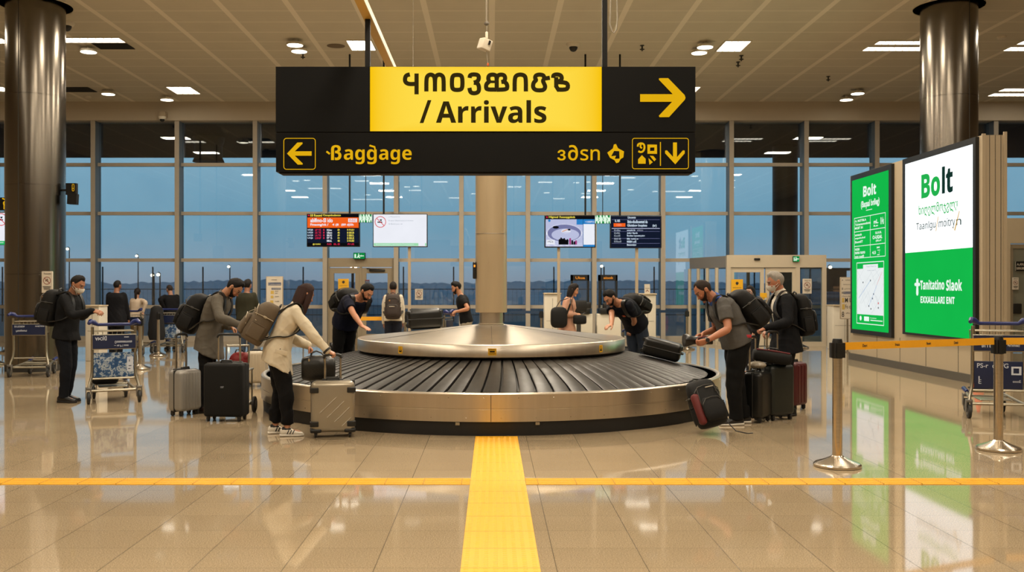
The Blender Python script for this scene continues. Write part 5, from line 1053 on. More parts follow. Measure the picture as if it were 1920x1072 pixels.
# ================================================================== SUITCASES
M_TRIMK = mat('black luggage trim', '#131312', 0.45, var=0.2, scale=20); M_ROD = steel_material('telescopic rod', '#b9b4ab', 0.25, (1, 1, 4))
def case(name, label, loc, rotz, w, d, h, mt, group='suitcases at the carousel', ribs=None, rib_axis='v', hh=None, rods=True, grip=None, corner=False, legs=0.055, band=True, soft=False, rot=None, diag=False, latch=None, logo=None, rodx=0.5, side_handle=False, back=1, grip_mat=None, pocket=False):
    """upright case: w across, d deep, h tall (shell), wheels below; telescopic handle at back side (+y*back)"""
    t = thing(name, label, 'suitcase', loc, rotz=rotz, group=group, rot=rot)
    zc = legs + h / 2; r = min(d, w) * (0.22 if not soft else 0.14)
    m = MB(); m.rbox((0, 0, zc), (w, d, h), r, 4)
    if ribs:
        n, dep = ribs
        for k in range(n):
            u = -0.5 + (k + 1) / (n + 1)
            for s in (-1, 1):
                if rib_axis == 'v': m.rbox((u * w * 0.92, s * d / 2, zc), (w / (n + 1) * 0.55, dep * 2, h * 0.86), dep * 0.8, 2)
                else: m.rbox((0, s * d / 2, zc + u * h * 0.92), (w * 0.86, dep * 2, h / (n + 1) * 0.55), dep * 0.8, 2)
    if diag:
        for s in (-1, 1):
            for k in range(4):
                x0 = -0.16 * w + k * 0.17 * w; z0 = zc - (0.22 - 0.0 * k) * h
                L0 = (0.62, 0.62, 0.55, 0.32)[k] * 0.62
                m.tube([(x0 - 0.14 * w, s * d / 2, zc - 0.12 * h - k * 0.085 * h), (x0 - 0.14 * w + L0 * w, s * d / 2, zc - 0.12 * h - k * 0.085 * h + L0 * h * 0.82)], 0.006, 6)
    sh = m.build('shell', mt, t, smooth=45)
    if band:
        m = MB(); m.rbox((0, 0, zc), (w + 0.006, 0.022, h + 0.006), 0.008, 2); m.build('zipper_band', M_TRIMK, t, smooth=45)
    if corner:
        for sx in (-1, 1):
            for sy in (-1, 1):
                for z in (zc + h * 0.33, zc - h * 0.33): m = MB(); m.rbox((sx * (w / 2 - 0.035), sy * (d / 2 - 0.012), z), (0.09, 0.045, 0.055), 0.008); m.build('corner_guard', M_TRIMK, t)
                m = MB(); m.rbox((sx * (w / 2 - 0.05), sy * (d / 2 - 0.045), legs + 0.02), (0.12, 0.1, 0.045), 0.018); m.build('corner_guard', M_TRIMK, t)
    if pocket:
        m = MB(); m.rbox((0, -d / 2, zc - 0.08 * h), (w * 0.84, 0.05, h * 0.62), 0.02); m.tube([(-w * 0.4, -d / 2 - 0.02, zc + 0.3 * h), (0, -d / 2 - 0.022, zc + 0.33 * h), (w * 0.4, -d / 2 - 0.02, zc + 0.3 * h)], 0.005, 6); m.build('front_pocket', mt, t)
    if logo:
        c = Canvas(lambda u, v: (u, -d / 2 - 0.002, v), (0, -1, 0), 0.001); c.text(logo, -0.022, zc + 0.05, 0.022, zc + 0.03, M_PTXT, 0.02); c.build('badge', t)
    for sx in (-1, 1):
        for sy in (-1, 1):
            m = MB(); cx, cy = sx * (w / 2 - 0.05), sy * (d / 2 - 0.045)
            m.tube([(cx - 0.012, cy, 0.026), (cx + 0.012, cy, 0.026)], 0.026, 14, up=(0, 0, 1)); m.rbox((cx, cy, 0.045), (0.034, 0.05, 0.035), 0.008); m.build('wheel', M_TRIMK, t)
    m = MB(); m.tube([(-0.07, 0, zc + h / 2 - 0.005), (-0.06, 0, zc + h / 2 + 0.026), (0.06, 0, zc + h / 2 + 0.026), (0.07, 0, zc + h / 2 - 0.005)], 0.011, 8); m.rbox((0, back * (d / 2 - 0.05), zc + h / 2 - 0.002), (w * rodx + 0.06, 0.06, 0.03), 0.01); m.build('carry_handle', M_TRIMK, t)
    if side_handle: m = MB(); m.tube([(w / 2 - 0.005, 0, zc + 0.08), (w / 2 + 0.026, 0, zc + 0.06), (w / 2 + 0.026, 0, zc - 0.06), (w / 2 - 0.005, 0, zc - 0.08)], 0.01, 8); m.build('side_handle', M_TRIMK, t)
    if latch:
        m = MB()
        for z in latch: m.rbox((w / 2 + 0.004, 0, zc + z * h), (0.02, 0.05, 0.07), 0.006)
        m.build('latch', M_CHROME, t)
    if rods:
        hh = hh or (legs + h + 0.35); yb = back * (d / 2 - 0.05); m = MB()
        for s in (-1, 1): m.tube([(s * w * rodx / 2, yb, zc + h / 2 - 0.03), (s * w * rodx / 2, yb, hh - 0.01)], 0.0105, 8); m.tube([(s * w * rodx / 2, yb, zc + h / 2 - 0.03), (s * w * rodx / 2, yb, (hh + zc + h / 2) / 2)], 0.013, 8)
        tr = m.build('telescopic_handle', M_ROD, t)
        m = MB(); q = w * rodx / 2; m.tube([(-q - 0.012, yb, hh - 0.035), (-q, yb, hh - 0.005), (-q + 0.03, yb, hh + 0.006), (q - 0.03, yb, hh + 0.006), (q, yb, hh - 0.005), (q + 0.012, yb, hh - 0.035)], 0.016, 10); m.build('grip', grip_mat or M_TRIMK, tr)
    return t
LAY = Matrix(((0, 0, 1), (1, 0, 0), (0, 1, 0)))
M_SILV = mat('silver polycarbonate', '#8d8a84', 0.32, metal=0.35, var=0.05, scale=6); M_CHAMP = mat('champagne polycarbonate', '#9a917f', 0.32, metal=0.45, var=0.05, scale=8); M_BLKC = mat('black suitcase shell', '#0d0d0b', 0.38, var=0.2, scale=14); M_BLKS = mat('black suitcase fabric', '#0b0b0a', 0.75, var=0.25, scale=90, bump=0.001, bscale=300, spec=0.3); M_BURG = mat('burgundy suitcase shell', '#4a1418', 0.35, var=0.1, scale=10); M_CREAMC = mat('cream suitcase shell', '#a79a84', 0.4, var=0.06, scale=8); M_DGRN = mat('dark green suitcase shell', '#141a17', 0.38, var=0.15, scale=12)
case('suitcase', 'small ribbed silver suitcase left of the large black suitcase', (X(347, 11.75), 11.75, 0), math.radians(62), 0.36, 0.23, 0.50, M_SILV, ribs=(6, 0.006), hh=0.98, rodx=0.45)
case('suitcase', 'large black suitcase with raised handle in front of the grey-coated man', (X(425, 11.25), 11.25, 0), math.radians(-6), 0.47, 0.27, 0.62, M_BLKS, soft=True, hh=1.00, logo='ooe/L\nuoAi', rodx=0.56, back=1)
case('suitcase', 'champagne hard suitcase with diagonal grooves gripped by the woman in white', (X(624, 10.05), 10.05, 0), math.radians(10), 0.45, 0.24, 0.53, M_CHAMP, corner=True, diag=True, hh=0.845, rodx=0.36)
case('suitcase', 'cream ribbed suitcase standing behind the large black suitcase', (X(481, 15.2), 15.2, 0), math.radians(0), 0.30, 0.25, 0.50, M_CREAMC, ribs=(4, 0.006), hh=0.85, rods=False)
case('suitcase', 'black suitcase lying flat on the carousel cone', (X(797, 13.55) - 0.27, 13.5, 1.105), 0, 0.36, 0.27, 0.48, M_BLKC, rods=False, ribs=(3, 0.006), rot=(Matrix.Rotation(math.radians(8), 3, 'Z') @ Matrix.Rotation(math.radians(-3), 3, 'Y') @ LAY).to_euler(), legs=0.03, side_handle=True)
case('suitcase', 'black suitcase with raised handle behind carousel, held by the leaning man', (X(640, 15.35), 15.45, 0), math.radians(10), 0.40, 0.24, 0.62, M_BLKC, hh=0.93, rodx=0.40)
case('suitcase', 'suitcase with blue-topped handle held by the man in dark T-shirt', (X(1186, 15.05), 15.5, 0), math.radians(-8), 0.36, 0.22, 0.52, M_BLKC, hh=0.87, rodx=0.46, grip_mat=M_CBLUE)
case('suitcase', 'black suitcase toppled across the right rear carousel edge', (X(1205, 12.9), 12.95, 0.80), 0, 0.38, 0.24, 0.50, M_BLKC, rods=False, rot=(Matrix.Rotation(math.radians(-14), 3, 'Z') @ Matrix.Rotation(math.radians(13.5), 3, 'Y') @ LAY).to_euler(), latch=(0.3, -0.3), legs=0.03)
case('suitcase', 'black hard suitcase with side latches between the two front men', (X(1421, 11.15), 11.15, 0), math.radians(52), 0.34, 0.23, 0.53, M_BLKC, hh=0.98, latch=(0.27, -0.3), rodx=0.5, back=1)
case('suitcase', 'tall dark green suitcase gripped by the grey-haired man', (X(1456, 11.35), 11.35, 0), math.radians(25), 0.36, 0.25, 0.60, M_DGRN, hh=1.03, rodx=0.44, side_handle=True, back=1)
case('suitcase', 'burgundy suitcase standing behind the grey-haired man', (X(1499, 12.1), 12.3, 0), math.radians(40), 0.30, 0.22, 0.55, M_BURG, rods=False, side_handle=True, ribs=(3, 0.005))
# soft bags
def bag_rings(L, w, h, e=2.6, n=24, taper=0.75):
    rings = []
    for s in (-1, -0.97, -0.85, -0.5, 0, 0.5, 0.85, 0.97, 1):
        k = (1 - abs(s) ** 6 * (1 - taper)); 
        if abs(s) == 1: k *= 0.8
        rr = []
        for j in range(n):
            a = 2 * PI * j / n; ca, sa = math.cos(a), math.sin(a)
            rr.append(Vector((s * L / 2, math.copysign(abs(ca) ** (2 / e), ca) * w / 2 * k, math.copysign(abs(sa) ** (2 / e), sa) * h / 2 * k)))
        rings.append(rr)
    return rings
t = thing('boston_bag', 'black quilted boston bag hanging from the woman in white\u2019s hand', 'bag', (X(597, 10.32), 10.32, 0.685), rotz=math.radians(12))
def quilt():
    mm, tt, out = newmat('quilted black leather'); p = tt.new('ShaderNodeBsdfPrincipled'); g = tt.coord(); a = tt.mapping(g, rot=(0, math.radians(45), 0)); x, y, z = tt.sep(a)
    l_ = tt.math('MAXIMUM', tt.line(x, 0.028, 0, 0.004), tt.line(z, 0.028, 0, 0.004)); p.inputs['Base Color'].default_value = lin('#12110f'); p.inputs['Roughness'].default_value = 0.4
    b = tt.new('ShaderNodeBump'); b.inputs['Distance'].default_value = 0.004; tt.put(b.inputs['Height'], tt.math('SUBTRACT', 1.0, l_)); tt.l.new(b.outputs[0], p.inputs['Normal']); tt.l.new(p.outputs[0], out.inputs[0]); return mm
m = MB(); m.loft(bag_rings(0.36, 0.2, 0.27)); m.build('body', quilt(), t, smooth=60)
for s in (-1, 1): m = MB(); m.tube([(-0.09, s * 0.07, 0.10), (-0.07, s * 0.05, 0.17), (-0.02, s * 0.015, 0.19), (0.03, s * 0.03, 0.17), (0.09, s * 0.07, 0.10)], 0.008, 8); m.build('handle', M_TRIMK, t)
m = MB(); m.tube([(-0.17, 0, 0.115), (-0.09, 0, 0.138), (0.09, 0, 0.138), (0.17, 0, 0.115)], 0.005, 6); m.rbox((0.06, -0.085, 0.10), (0.02, 0.02, 0.03), 0.004); m.rbox((-0.1, -0.085, 0.10), (0.02, 0.02, 0.03), 0.004); m.build('zipper', M_CHROME, t)
t = thing('red_bag', 'crumpled red bag on the low hand trolley behind the large black suitcase', 'bag', (-3.17, 12.05, 0.0)); m = MB(); m.ball((0, 0, 0.64), (0.13, 0.1, 0.115), 18); m.ball((0.06, 0.0, 0.68), (0.07, 0.08, 0.07), 14); m.ball((-0.08, -.02, 0.60), (0.06, 0.07, 0.07), 14); m.build('body', mat('red nylon', '#7d1518', 0.55, var=0.2, scale=18, bump=0.008, bscale=25), t); m = MB(); m.tube([(-0.07, 0, 0.70), (-0.03, -0.03, 0.78), (0.04, -0.03, 0.78), (0.08, 0, 0.72)], 0.008, 6); m.build('strap', M_TRIMK, t)
t = thing('holdall', 'dark holdall with red edging lying on the two black suitcases', 'bag', (X(1447, 11.25), 11.25, 0.745), rot=(0, math.radians(8), math.radians(-8))); m = MB(); m.loft(bag_rings(0.44, 0.24, 0.15)); m.build('body', M_BLKS, t, smooth=60); m = MB(); m.tube([(-0.19, -0.06, 0.068), (0, -0.07, 0.074), (0.19, -0.06, 0.068)], 0.012, 6); m.build('red_edging', mat('dark red webbing', '#5e1a20', 0.7), t); m = MB(); m.tube([(-0.08, 0, 0.07), (-0.05, -.02, 0.10), (0.05, -.02, 0.10), (0.08, 0, 0.07)], 0.009, 6); m.build('handle', M_TRIMK, t)
t = thing('wrapped_parcel', 'small plastic-wrapped parcel tucked under the dark red-edged holdall', 'parcel', (X(1418, 11.2), 11.17, 0.645)); m = MB(); m.ball((0, 0, 0.01), (0.11, 0.08, 0.045), 16); m.build('wrap', mat('cloudy plastic wrap', '#8d8474', 0.3, bump=0.01, bscale=22, var=0.3), t)
t = thing('flight_bag', 'black bag on the main luggage cart base beside the man in jacket', 'bag', (-5.33, 13.22, 0.225), rotz=math.radians(26)); m = MB(); m.rbox((0, 0, 0.15), (0.34, 0.2, 0.28), 0.05, 4); m.build('body', M_BLKS, t); m = MB(); m.tube([(-0.07, 0, 0.28), (-0.05, 0, 0.33), (0.05, 0, 0.33), (0.07, 0, 0.28)], 0.01, 6); m.build('handle', M_TRIMK, t)

# ================================================================== BACKPACKS (free builder; worn ones use the wearer's back)
def backpack(label, c, up, out, w, h, d, mt, trim, wearer=None, accents=(), top_handle=True, lean=0.0, name='backpack', shape='round', seams=(), loops=True):
    up = up.normalized(); out = (out - up * out.dot(up)).normalized(); side = up.cross(out)      # side: wearer's right if out is the back direction
    t = thing(name, label, 'backpack', c, group='backpacks of the travellers'); B = lambda s, u, o: side * s + up * u + out * o
    def lump(m, w, h, d, oc, uc, prof, n=28, e=2.7):
        rings = []
        for u, kw, kd in prof:
            rr = []
            for j in range(n):
                a = 2 * PI * j / n; ca, sa = math.cos(a), math.sin(a)
                o_ = math.copysign(abs(sa) ** (2 / e), sa) * d / 2 * kd; rr.append(B(math.copysign(abs(ca) ** (2 / e), ca) * w / 2 * kw, uc + u * h, oc + o_ + (d / 2 * kd - d / 2) * 0.6))
            rings.append(rr)
        m.loft(rings)
    m = MB(); lump(m, w, h, d, d / 2, 0, [(-0.5, 0.55, 0.5), (-0.485, 0.82, 0.8), (-0.44, 0.95, 0.98), (-0.3, 1.0, 1.06), (-0.05, 1.0, 1.02), (0.2, 0.98, 0.95), (0.36, 0.93, 0.84), (0.44, 0.84, 0.70), (0.485, 0.66, 0.52), (0.5, 0.4, 0.35)]); m.build('body', mt, t, smooth=60)
    m = MB(); lump(m, w * 0.74, h * 0.5, d * 0.32, d * 1.05, -h * 0.17, [(-0.5, 0.6, 0.4), (-0.45, 0.9, 0.9), (-0.2, 1, 1.05), (0.2, 1, 0.95), (0.42, 0.9, 0.7), (0.5, 0.6, 0.3)]); m.build('front_pocket', mt, t, smooth=60)
    m = MB(); arc = lambda zz, ww, oo: [B(-w * ww, zz - h * 0.16, oo * 0.86), B(-w * ww * 0.94, zz - h * 0.03, oo * 0.97), B(-w * ww * 0.6, zz + h * 0.06, oo), B(0, zz + h * 0.08, oo * 1.01), B(w * ww * 0.6, zz + h * 0.06, oo), B(w * ww * 0.94, zz - h * 0.03, oo * 0.97), B(w * ww, zz - h * 0.16, oo * 0.86)]
    m.tube(arc(h * 0.26, 0.44, d * 0.93), 0.005, 6); m.tube(arc(-h * 0.02, 0.36, d * 1.16), 0.005, 6); m.rbox(B(w * 0.3, h * 0.2, d * 0.97), (0.012, 0.012, 0.04), 0.004); m.build('zipper', trim, t)
    RB = Matrix((side, out, up)).transposed()
    for s in (-1, 1):
        m = MB(); m.rbox(B(s * w * 0.47, -h * 0.22, d * 0.5), (0.045, d * 0.62, h * 0.34), 0.02, 3, R=RB); m.tube([B(s * w * 0.50, -h * 0.05, d * 0.2), B(s * w * 0.535, -h * 0.05, d * 0.5), B(s * w * 0.50, -h * 0.05, d * 0.8)], 0.006, 6); m.build('side_pocket', mt, t)
        m = MB(); m.tube([B(s * w * 0.47, h * 0.16, d * 0.08), B(s * w * 0.512, h * 0.15, d * 0.5), B(s * w * 0.42, h * 0.13, d * 0.9)], 0.01, 8, flat=(0.012, 0.004), up=up); m.rbox(B(s * w * 0.515, h * 0.15, d * 0.45), (0.012, 0.035, 0.024), 0.004, R=RB); m.build('compression_strap', trim, t)
    if top_handle: m = MB(); m.tube([B(-0.05, h * 0.44, 0.03), B(-0.045, h * 0.53, 0.03), B(0, h * 0.56, 0.03), B(0.045, h * 0.53, 0.03), B(0.05, h * 0.44, 0.03)], 0.01, 8); m.build('top_handle', M_TRIMK, t)
    for (s, u, o_, sw, sh, mt2) in accents: m = MB(); R = Matrix((side, out, up)).transposed(); m.rbox(B(s * w, u * h, o_ * d), (sw, 0.012, sh), 0.005, R=R); m.build('accent', mt2, t)
    if seams:
        m = MB()
        for pts in seams: m.tube([B(s * w, u * h, o_ * d) for s, u, o_ in pts], 0.004, 6)
        m.build('piping', trim, t)
    cv_ = Vector(c)
    if wearer is not None:
        for s in (-1, 1):
            k = wearer; sh = k['Rsh' if s > 0 else 'Lsh']; sd = k['side'] * s; F = k['Fu']; U = k['Uu']; inn = sh - sd * 0.055 * k['k']
            ease = k.get('ease', 0.02); rad = 0.062 * k['k'] * k['girth'] + ease; cd = 0.115 * k['k'] * k['girth'] + ease
            pts = [cv_ + B(s * w * 0.22, h * 0.40, 0.015), inn - F * (rad * 0.75) + U * (rad * 0.75), inn + U * (rad + 0.018), inn + F * (rad * 0.8) + U * (rad * 0.62), inn + F * (cd) - U * 0.07 + sd * 0.01, inn + F * (cd * 0.98) - U * 0.17 + sd * 0.03, inn + F * (cd * 0.5) - U * 0.27 + sd * 0.075, inn - F * 0.02 - U * 0.31 + sd * 0.085, cv_ + B(s * w * 0.42, -h * 0.36, 0.03)]
            q = [Vector(p) for p in pts]
            for _ in range(2):
                r_ = [q[0]]
                for i in range(len(q) - 1): r_ += [q[i] * 0.75 + q[i + 1] * 0.25, q[i] * 0.25 + q[i + 1] * 0.75]
                q = r_ + [q[-1]]
            mid = sum(q, Vector()) / len(q); m = MB(); rings = []
            for i, p in enumerate(q):
                tt = (q[min(i + 1, len(q) - 1)] - q[max(i - 1, 0)]).normalized(); wv = (k['side'] - tt * k['side'].dot(tt)); wv.normalize(); nv = tt.cross(wv); hw_ = (0.032 if i < len(q) * 0.62 else 0.019) * k['k']
                rings.append([p - cv_ + wv * a_ + nv * b_ for a_, b_ in ((-hw_, -0.006), (hw_, -0.006), (hw_, 0.006), (-hw_, 0.006))])
            m.loft(rings); m.build('shoulder_strap', M_TRIMK, t, smooth=40)
    elif loops:
        for s in (-1, 1): m = MB(); m.tube([B(s * w * 0.22, h * 0.4, 0.0), B(s * w * 0.30, h * 0.2, -0.05), B(s * w * 0.34, -h * 0.1, -0.06), B(s * w * 0.40, -h * 0.38, 0.0)], 0.02, 8, flat=(0.025, 0.007)); m.build('shoulder_strap', M_TRIMK, t)
    return t
M_BPK = mat('black backpack nylon', '#0d0d0d', 0.7, var=0.3, scale=50, bump=0.002, bscale=120, spec=0.3); M_TAUPE = mat('taupe backpack canvas', '#5a4d3c', 0.85, var=0.12, scale=40, bump=0.002, bscale=200); M_BRN = mat('brown backpack nylon', '#2b1f19', 0.75, var=0.2, scale=40, bump=0.002, bscale=120); M_REDX = mat('red accent', '#9c1f2c', 0.6); M_ZIPG = mat('grey zipper', '#3c3a36', 0.5); M_ZIPL = mat('pale zipper', '#9d9078', 0.5); M_GREYX = mat('pale tag', '#a39a8a', 0.6)
fb = backpack('black and dark red backpack leaning on the carousel at the floor', (X(1312, 10.45), 10.36, 0.285), Vector((-0.27, 0.30, 0.91)), Vector((0.30, -0.92, 0.25)), 0.35, 0.52, 0.21, M_BPK, M_ZIPG, accents=((0.1, 0.28, 1.02, 0.10, 0.012, M_GREYX),), seams=(((-.3, .3, .9), (-.36, 0, 1.02), (-.3, -.3, 1.0)), ((.3, .3, .9), (.36, 0, 1.02), (.3, -.3, 1.0))))
m = MB(); up = Vector((-0.27, 0.30, 0.91)).normalized(); o_ = Vector((0.30, -0.92, 0.25)); o_ = (o_ - up * o_.dot(up)).normalized(); sd = up.cross(o_); R = Matrix((sd, o_, up)).transposed()
m.rbox(sd * -0.145 + up * -0.06 + o_ * 0.165, (0.09, 0.09, 0.34), 0.04, R=R); m.build('red_side_panel', mat('dark red panel', '#5c1716', 0.65, bump=0.002, bscale=150), fb)
m = MB(); m.tube([Vector((0.14, -0.12, 0.0)), Vector((0.24, -0.2, -0.16)), Vector((0.30, -0.28, -0.235)), Vector((0.42, -0.30, -0.257)), Vector((0.48, -0.27, -0.257))], 0.006, 6); m.build('loose_strap', M_TRIMK, fb)
# ================================================================== PEOPLE
def V(*a): return Vector(a)
def lerp(a, b, t): return a + (b - a) * t
def sm(x): x = max(0.0, min(1.0, x)); return x * x * (3 - 2 * x)
def rot_about(v, axis, ang): return Matrix.Rotation(ang, 3, axis) @ v
def ik(a, t, l1, l2, pole):
    d = t - a; L = min(d.length, (l1 + l2) * 0.998); L = max(L, abs(l1 - l2) + 0.02); dr = d.normalized()
    x = (l1 * l1 - l2 * l2 + L * L) / (2 * L); h = math.sqrt(max(l1 * l1 - x * x, 0)); p = pole - dr * pole.dot(dr)
    p = p.normalized() if p.length > 1e-5 else dr.orthogonal().normalized()
    return a + dr * x + p * h, a + dr * L
def oval(c, xa, ya, a, b, n=22, e=2.2, fy=None):
    out = []
    for j in range(n):
        t = 2 * PI * j / n; ct, st = math.cos(t), math.sin(t)
        bb = b if st >= 0 or fy is None else fy
        out.append(c + xa * (math.copysign(abs(ct) ** (2 / e), ct) * a) + ya * (math.copysign(abs(st) ** (2 / e), st) * bb))
    return out
def limb(m, pts, rad, n=14):
    """closed tapering limb with rounded ends through the given points"""
    P = []; Rr = []
    for i in range(len(pts) - 1):
        for k in range(4):
            t = k / 4.0; P.append(lerp(pts[i], pts[i + 1], t)); Rr.append(lerp(rad[i], rad[i + 1], t))
    P.append(pts[-1]); Rr.append(rad[-1])
    for _ in range(1):
        Q = P[:]
        for i in range(1, len(P) - 1): Q[i] = (P[i - 1] + P[i] * 2 + P[i + 1]) / 4
        P = Q
    d0 = (P[0] - P[1]).normalized(); d1 = (P[-1] - P[-2]).normalized()
    P = [P[0] + d0 * Rr[0] * 0.9, P[0] + d0 * Rr[0] * 0.6] + P + [P[-1] + d1 * Rr[-1] * 0.6, P[-1] + d1 * Rr[-1] * 0.9]; Rr = [Rr[0] * 0.35, Rr[0] * 0.8] + Rr + [Rr[-1] * 0.8, Rr[-1] * 0.35]
    m.tube(P, Rr, n)
def remesh(mb, voxel, name, mats, it=2, folds=0.0, seed=0, ffreq=26.0, cut=None, color=None, smooth_f=0.5):
    me = bpy.data.meshes.new('tmp'); me.from_pydata(mb.v, [], mb.f); me.update()
    bm = bmesh.new(); bm.from_mesh(me); bmesh.ops.recalc_face_normals(bm, faces=bm.faces[:]); bm.to_mesh(me); bm.free()
    o = bpy.data.objects.new('tmp', me); COL.objects.link(o)
    r = o.modifiers.new('r', 'REMESH'); r.mode = 'VOXEL'; r.voxel_size = voxel; r.use_smooth_shade = True
    if it: s = o.modifiers.new('s', 'SMOOTH'); s.factor = smooth_f; s.iterations = it
    dg = bpy.context.evaluated_depsgraph_get(); dg.update()
    out = bpy.data.meshes.new_from_object(o.evaluated_get(dg)); out.name = name
    bpy.data.objects.remove(o); bpy.data.meshes.remove(me)
    n = len(out.vertices); co = np.empty(n * 3, np.float32); out.vertices.foreach_get('co', co); co = co.reshape(-1, 3)
    if folds:
        no = np.empty(n * 3, np.float32); out.vertices.foreach_get('normal', no); no = no.reshape(-1, 3)
        rs = np.random.RandomState(seed); acc = np.zeros(n)
        for k in range(7):
            d = rs.normal(size=3); d[2] *= 0.8; d /= np.linalg.norm(d); f = ffreq * (0.6 + rs.rand() * 1.2); w = co @ (d * f) + rs.rand() * 6.28 + 1.3 * np.sin(co @ (rs.normal(size=3) * 9) + rs.rand() * 6)
            acc += (1 - np.abs(np.sin(w))) ** 2 * 0.6 - 0.2 if k % 2 else np.sin(w) * 0.45
        co = co + no * (acc * folds / 1.6)[:, None].astype(np.float32); out.vertices.foreach_set('co', co.astype(np.float32).ravel())
    if color is not None:
        ca = out.color_attributes.new('tint', 'FLOAT_COLOR', 'POINT'); ca.data.foreach_set('color', color(co).astype(np.float32).ravel())
    if cut is not None:
        bm = bmesh.new(); bm.from_mesh(out); bm.verts.ensure_lookup_table(); fl_ = [f for f in bm.faces if cut(f.calc_center_median(), f.normal)]; bmesh.ops.delete(bm, geom=fl_, context='FACES'); bm.to_mesh(out); bm.free()
    for mt in (mats if isinstance(mats, (list, tuple)) else [mats]): out.materials.append(mt)
    out.polygons.foreach_set('use_smooth', [True] * len(out.polygons)); out.update(); return out
def link(name, me, parent):
    o = bpy.data.objects.new(name, me); COL.objects.link(o); o.parent = parent; return o
def skin_material():
    mm, t, out = newmat('skin'); p = t.new('ShaderNodeBsdfPrincipled'); a = t.new('ShaderNodeAttribute'); a.attribute_name = 'tint'
    nz = t.noise(t.coord(), 60.0, 3.0); t.put(p.inputs['Base Color'], t.mix(t.math('MULTIPLY', nz, 0.25), a.outputs[0], lin('#7a4a34'))); p.inputs['Roughness'].default_value = 0.5
    p.inputs['Subsurface Weight'].default_value = 0.0; t.l.new(p.outputs[0], out.inputs[0]); return mm
M_SKIN = skin_material()
def hairmat(col): return mat('hair ' + col, col, 0.72, var=0.4, scale=90, bump=0.0025, bscale=140, stretch=(1, 1, 0.2), spec=0.25)

def headpt(az, el, off=0.0):
    """point of the head surface in head space (side, front, up)"""
    ce, se = math.cos(el), math.sin(el); nf, ns = ce * math.cos(az), ce * math.sin(az); t = max(0.0, -se)
    s = 0.077 * ns * (1 - 0.30 * t ** 1.5); f = 0.098 * nf * (1 - (0.08 * t if nf > 0 else 0.34 * t)) + 0.012 * t; u = 0.118 * se
    n = V(ns / 0.077, nf / 0.098, se / 0.118).normalized()
    return V(s, f, u) + n * off

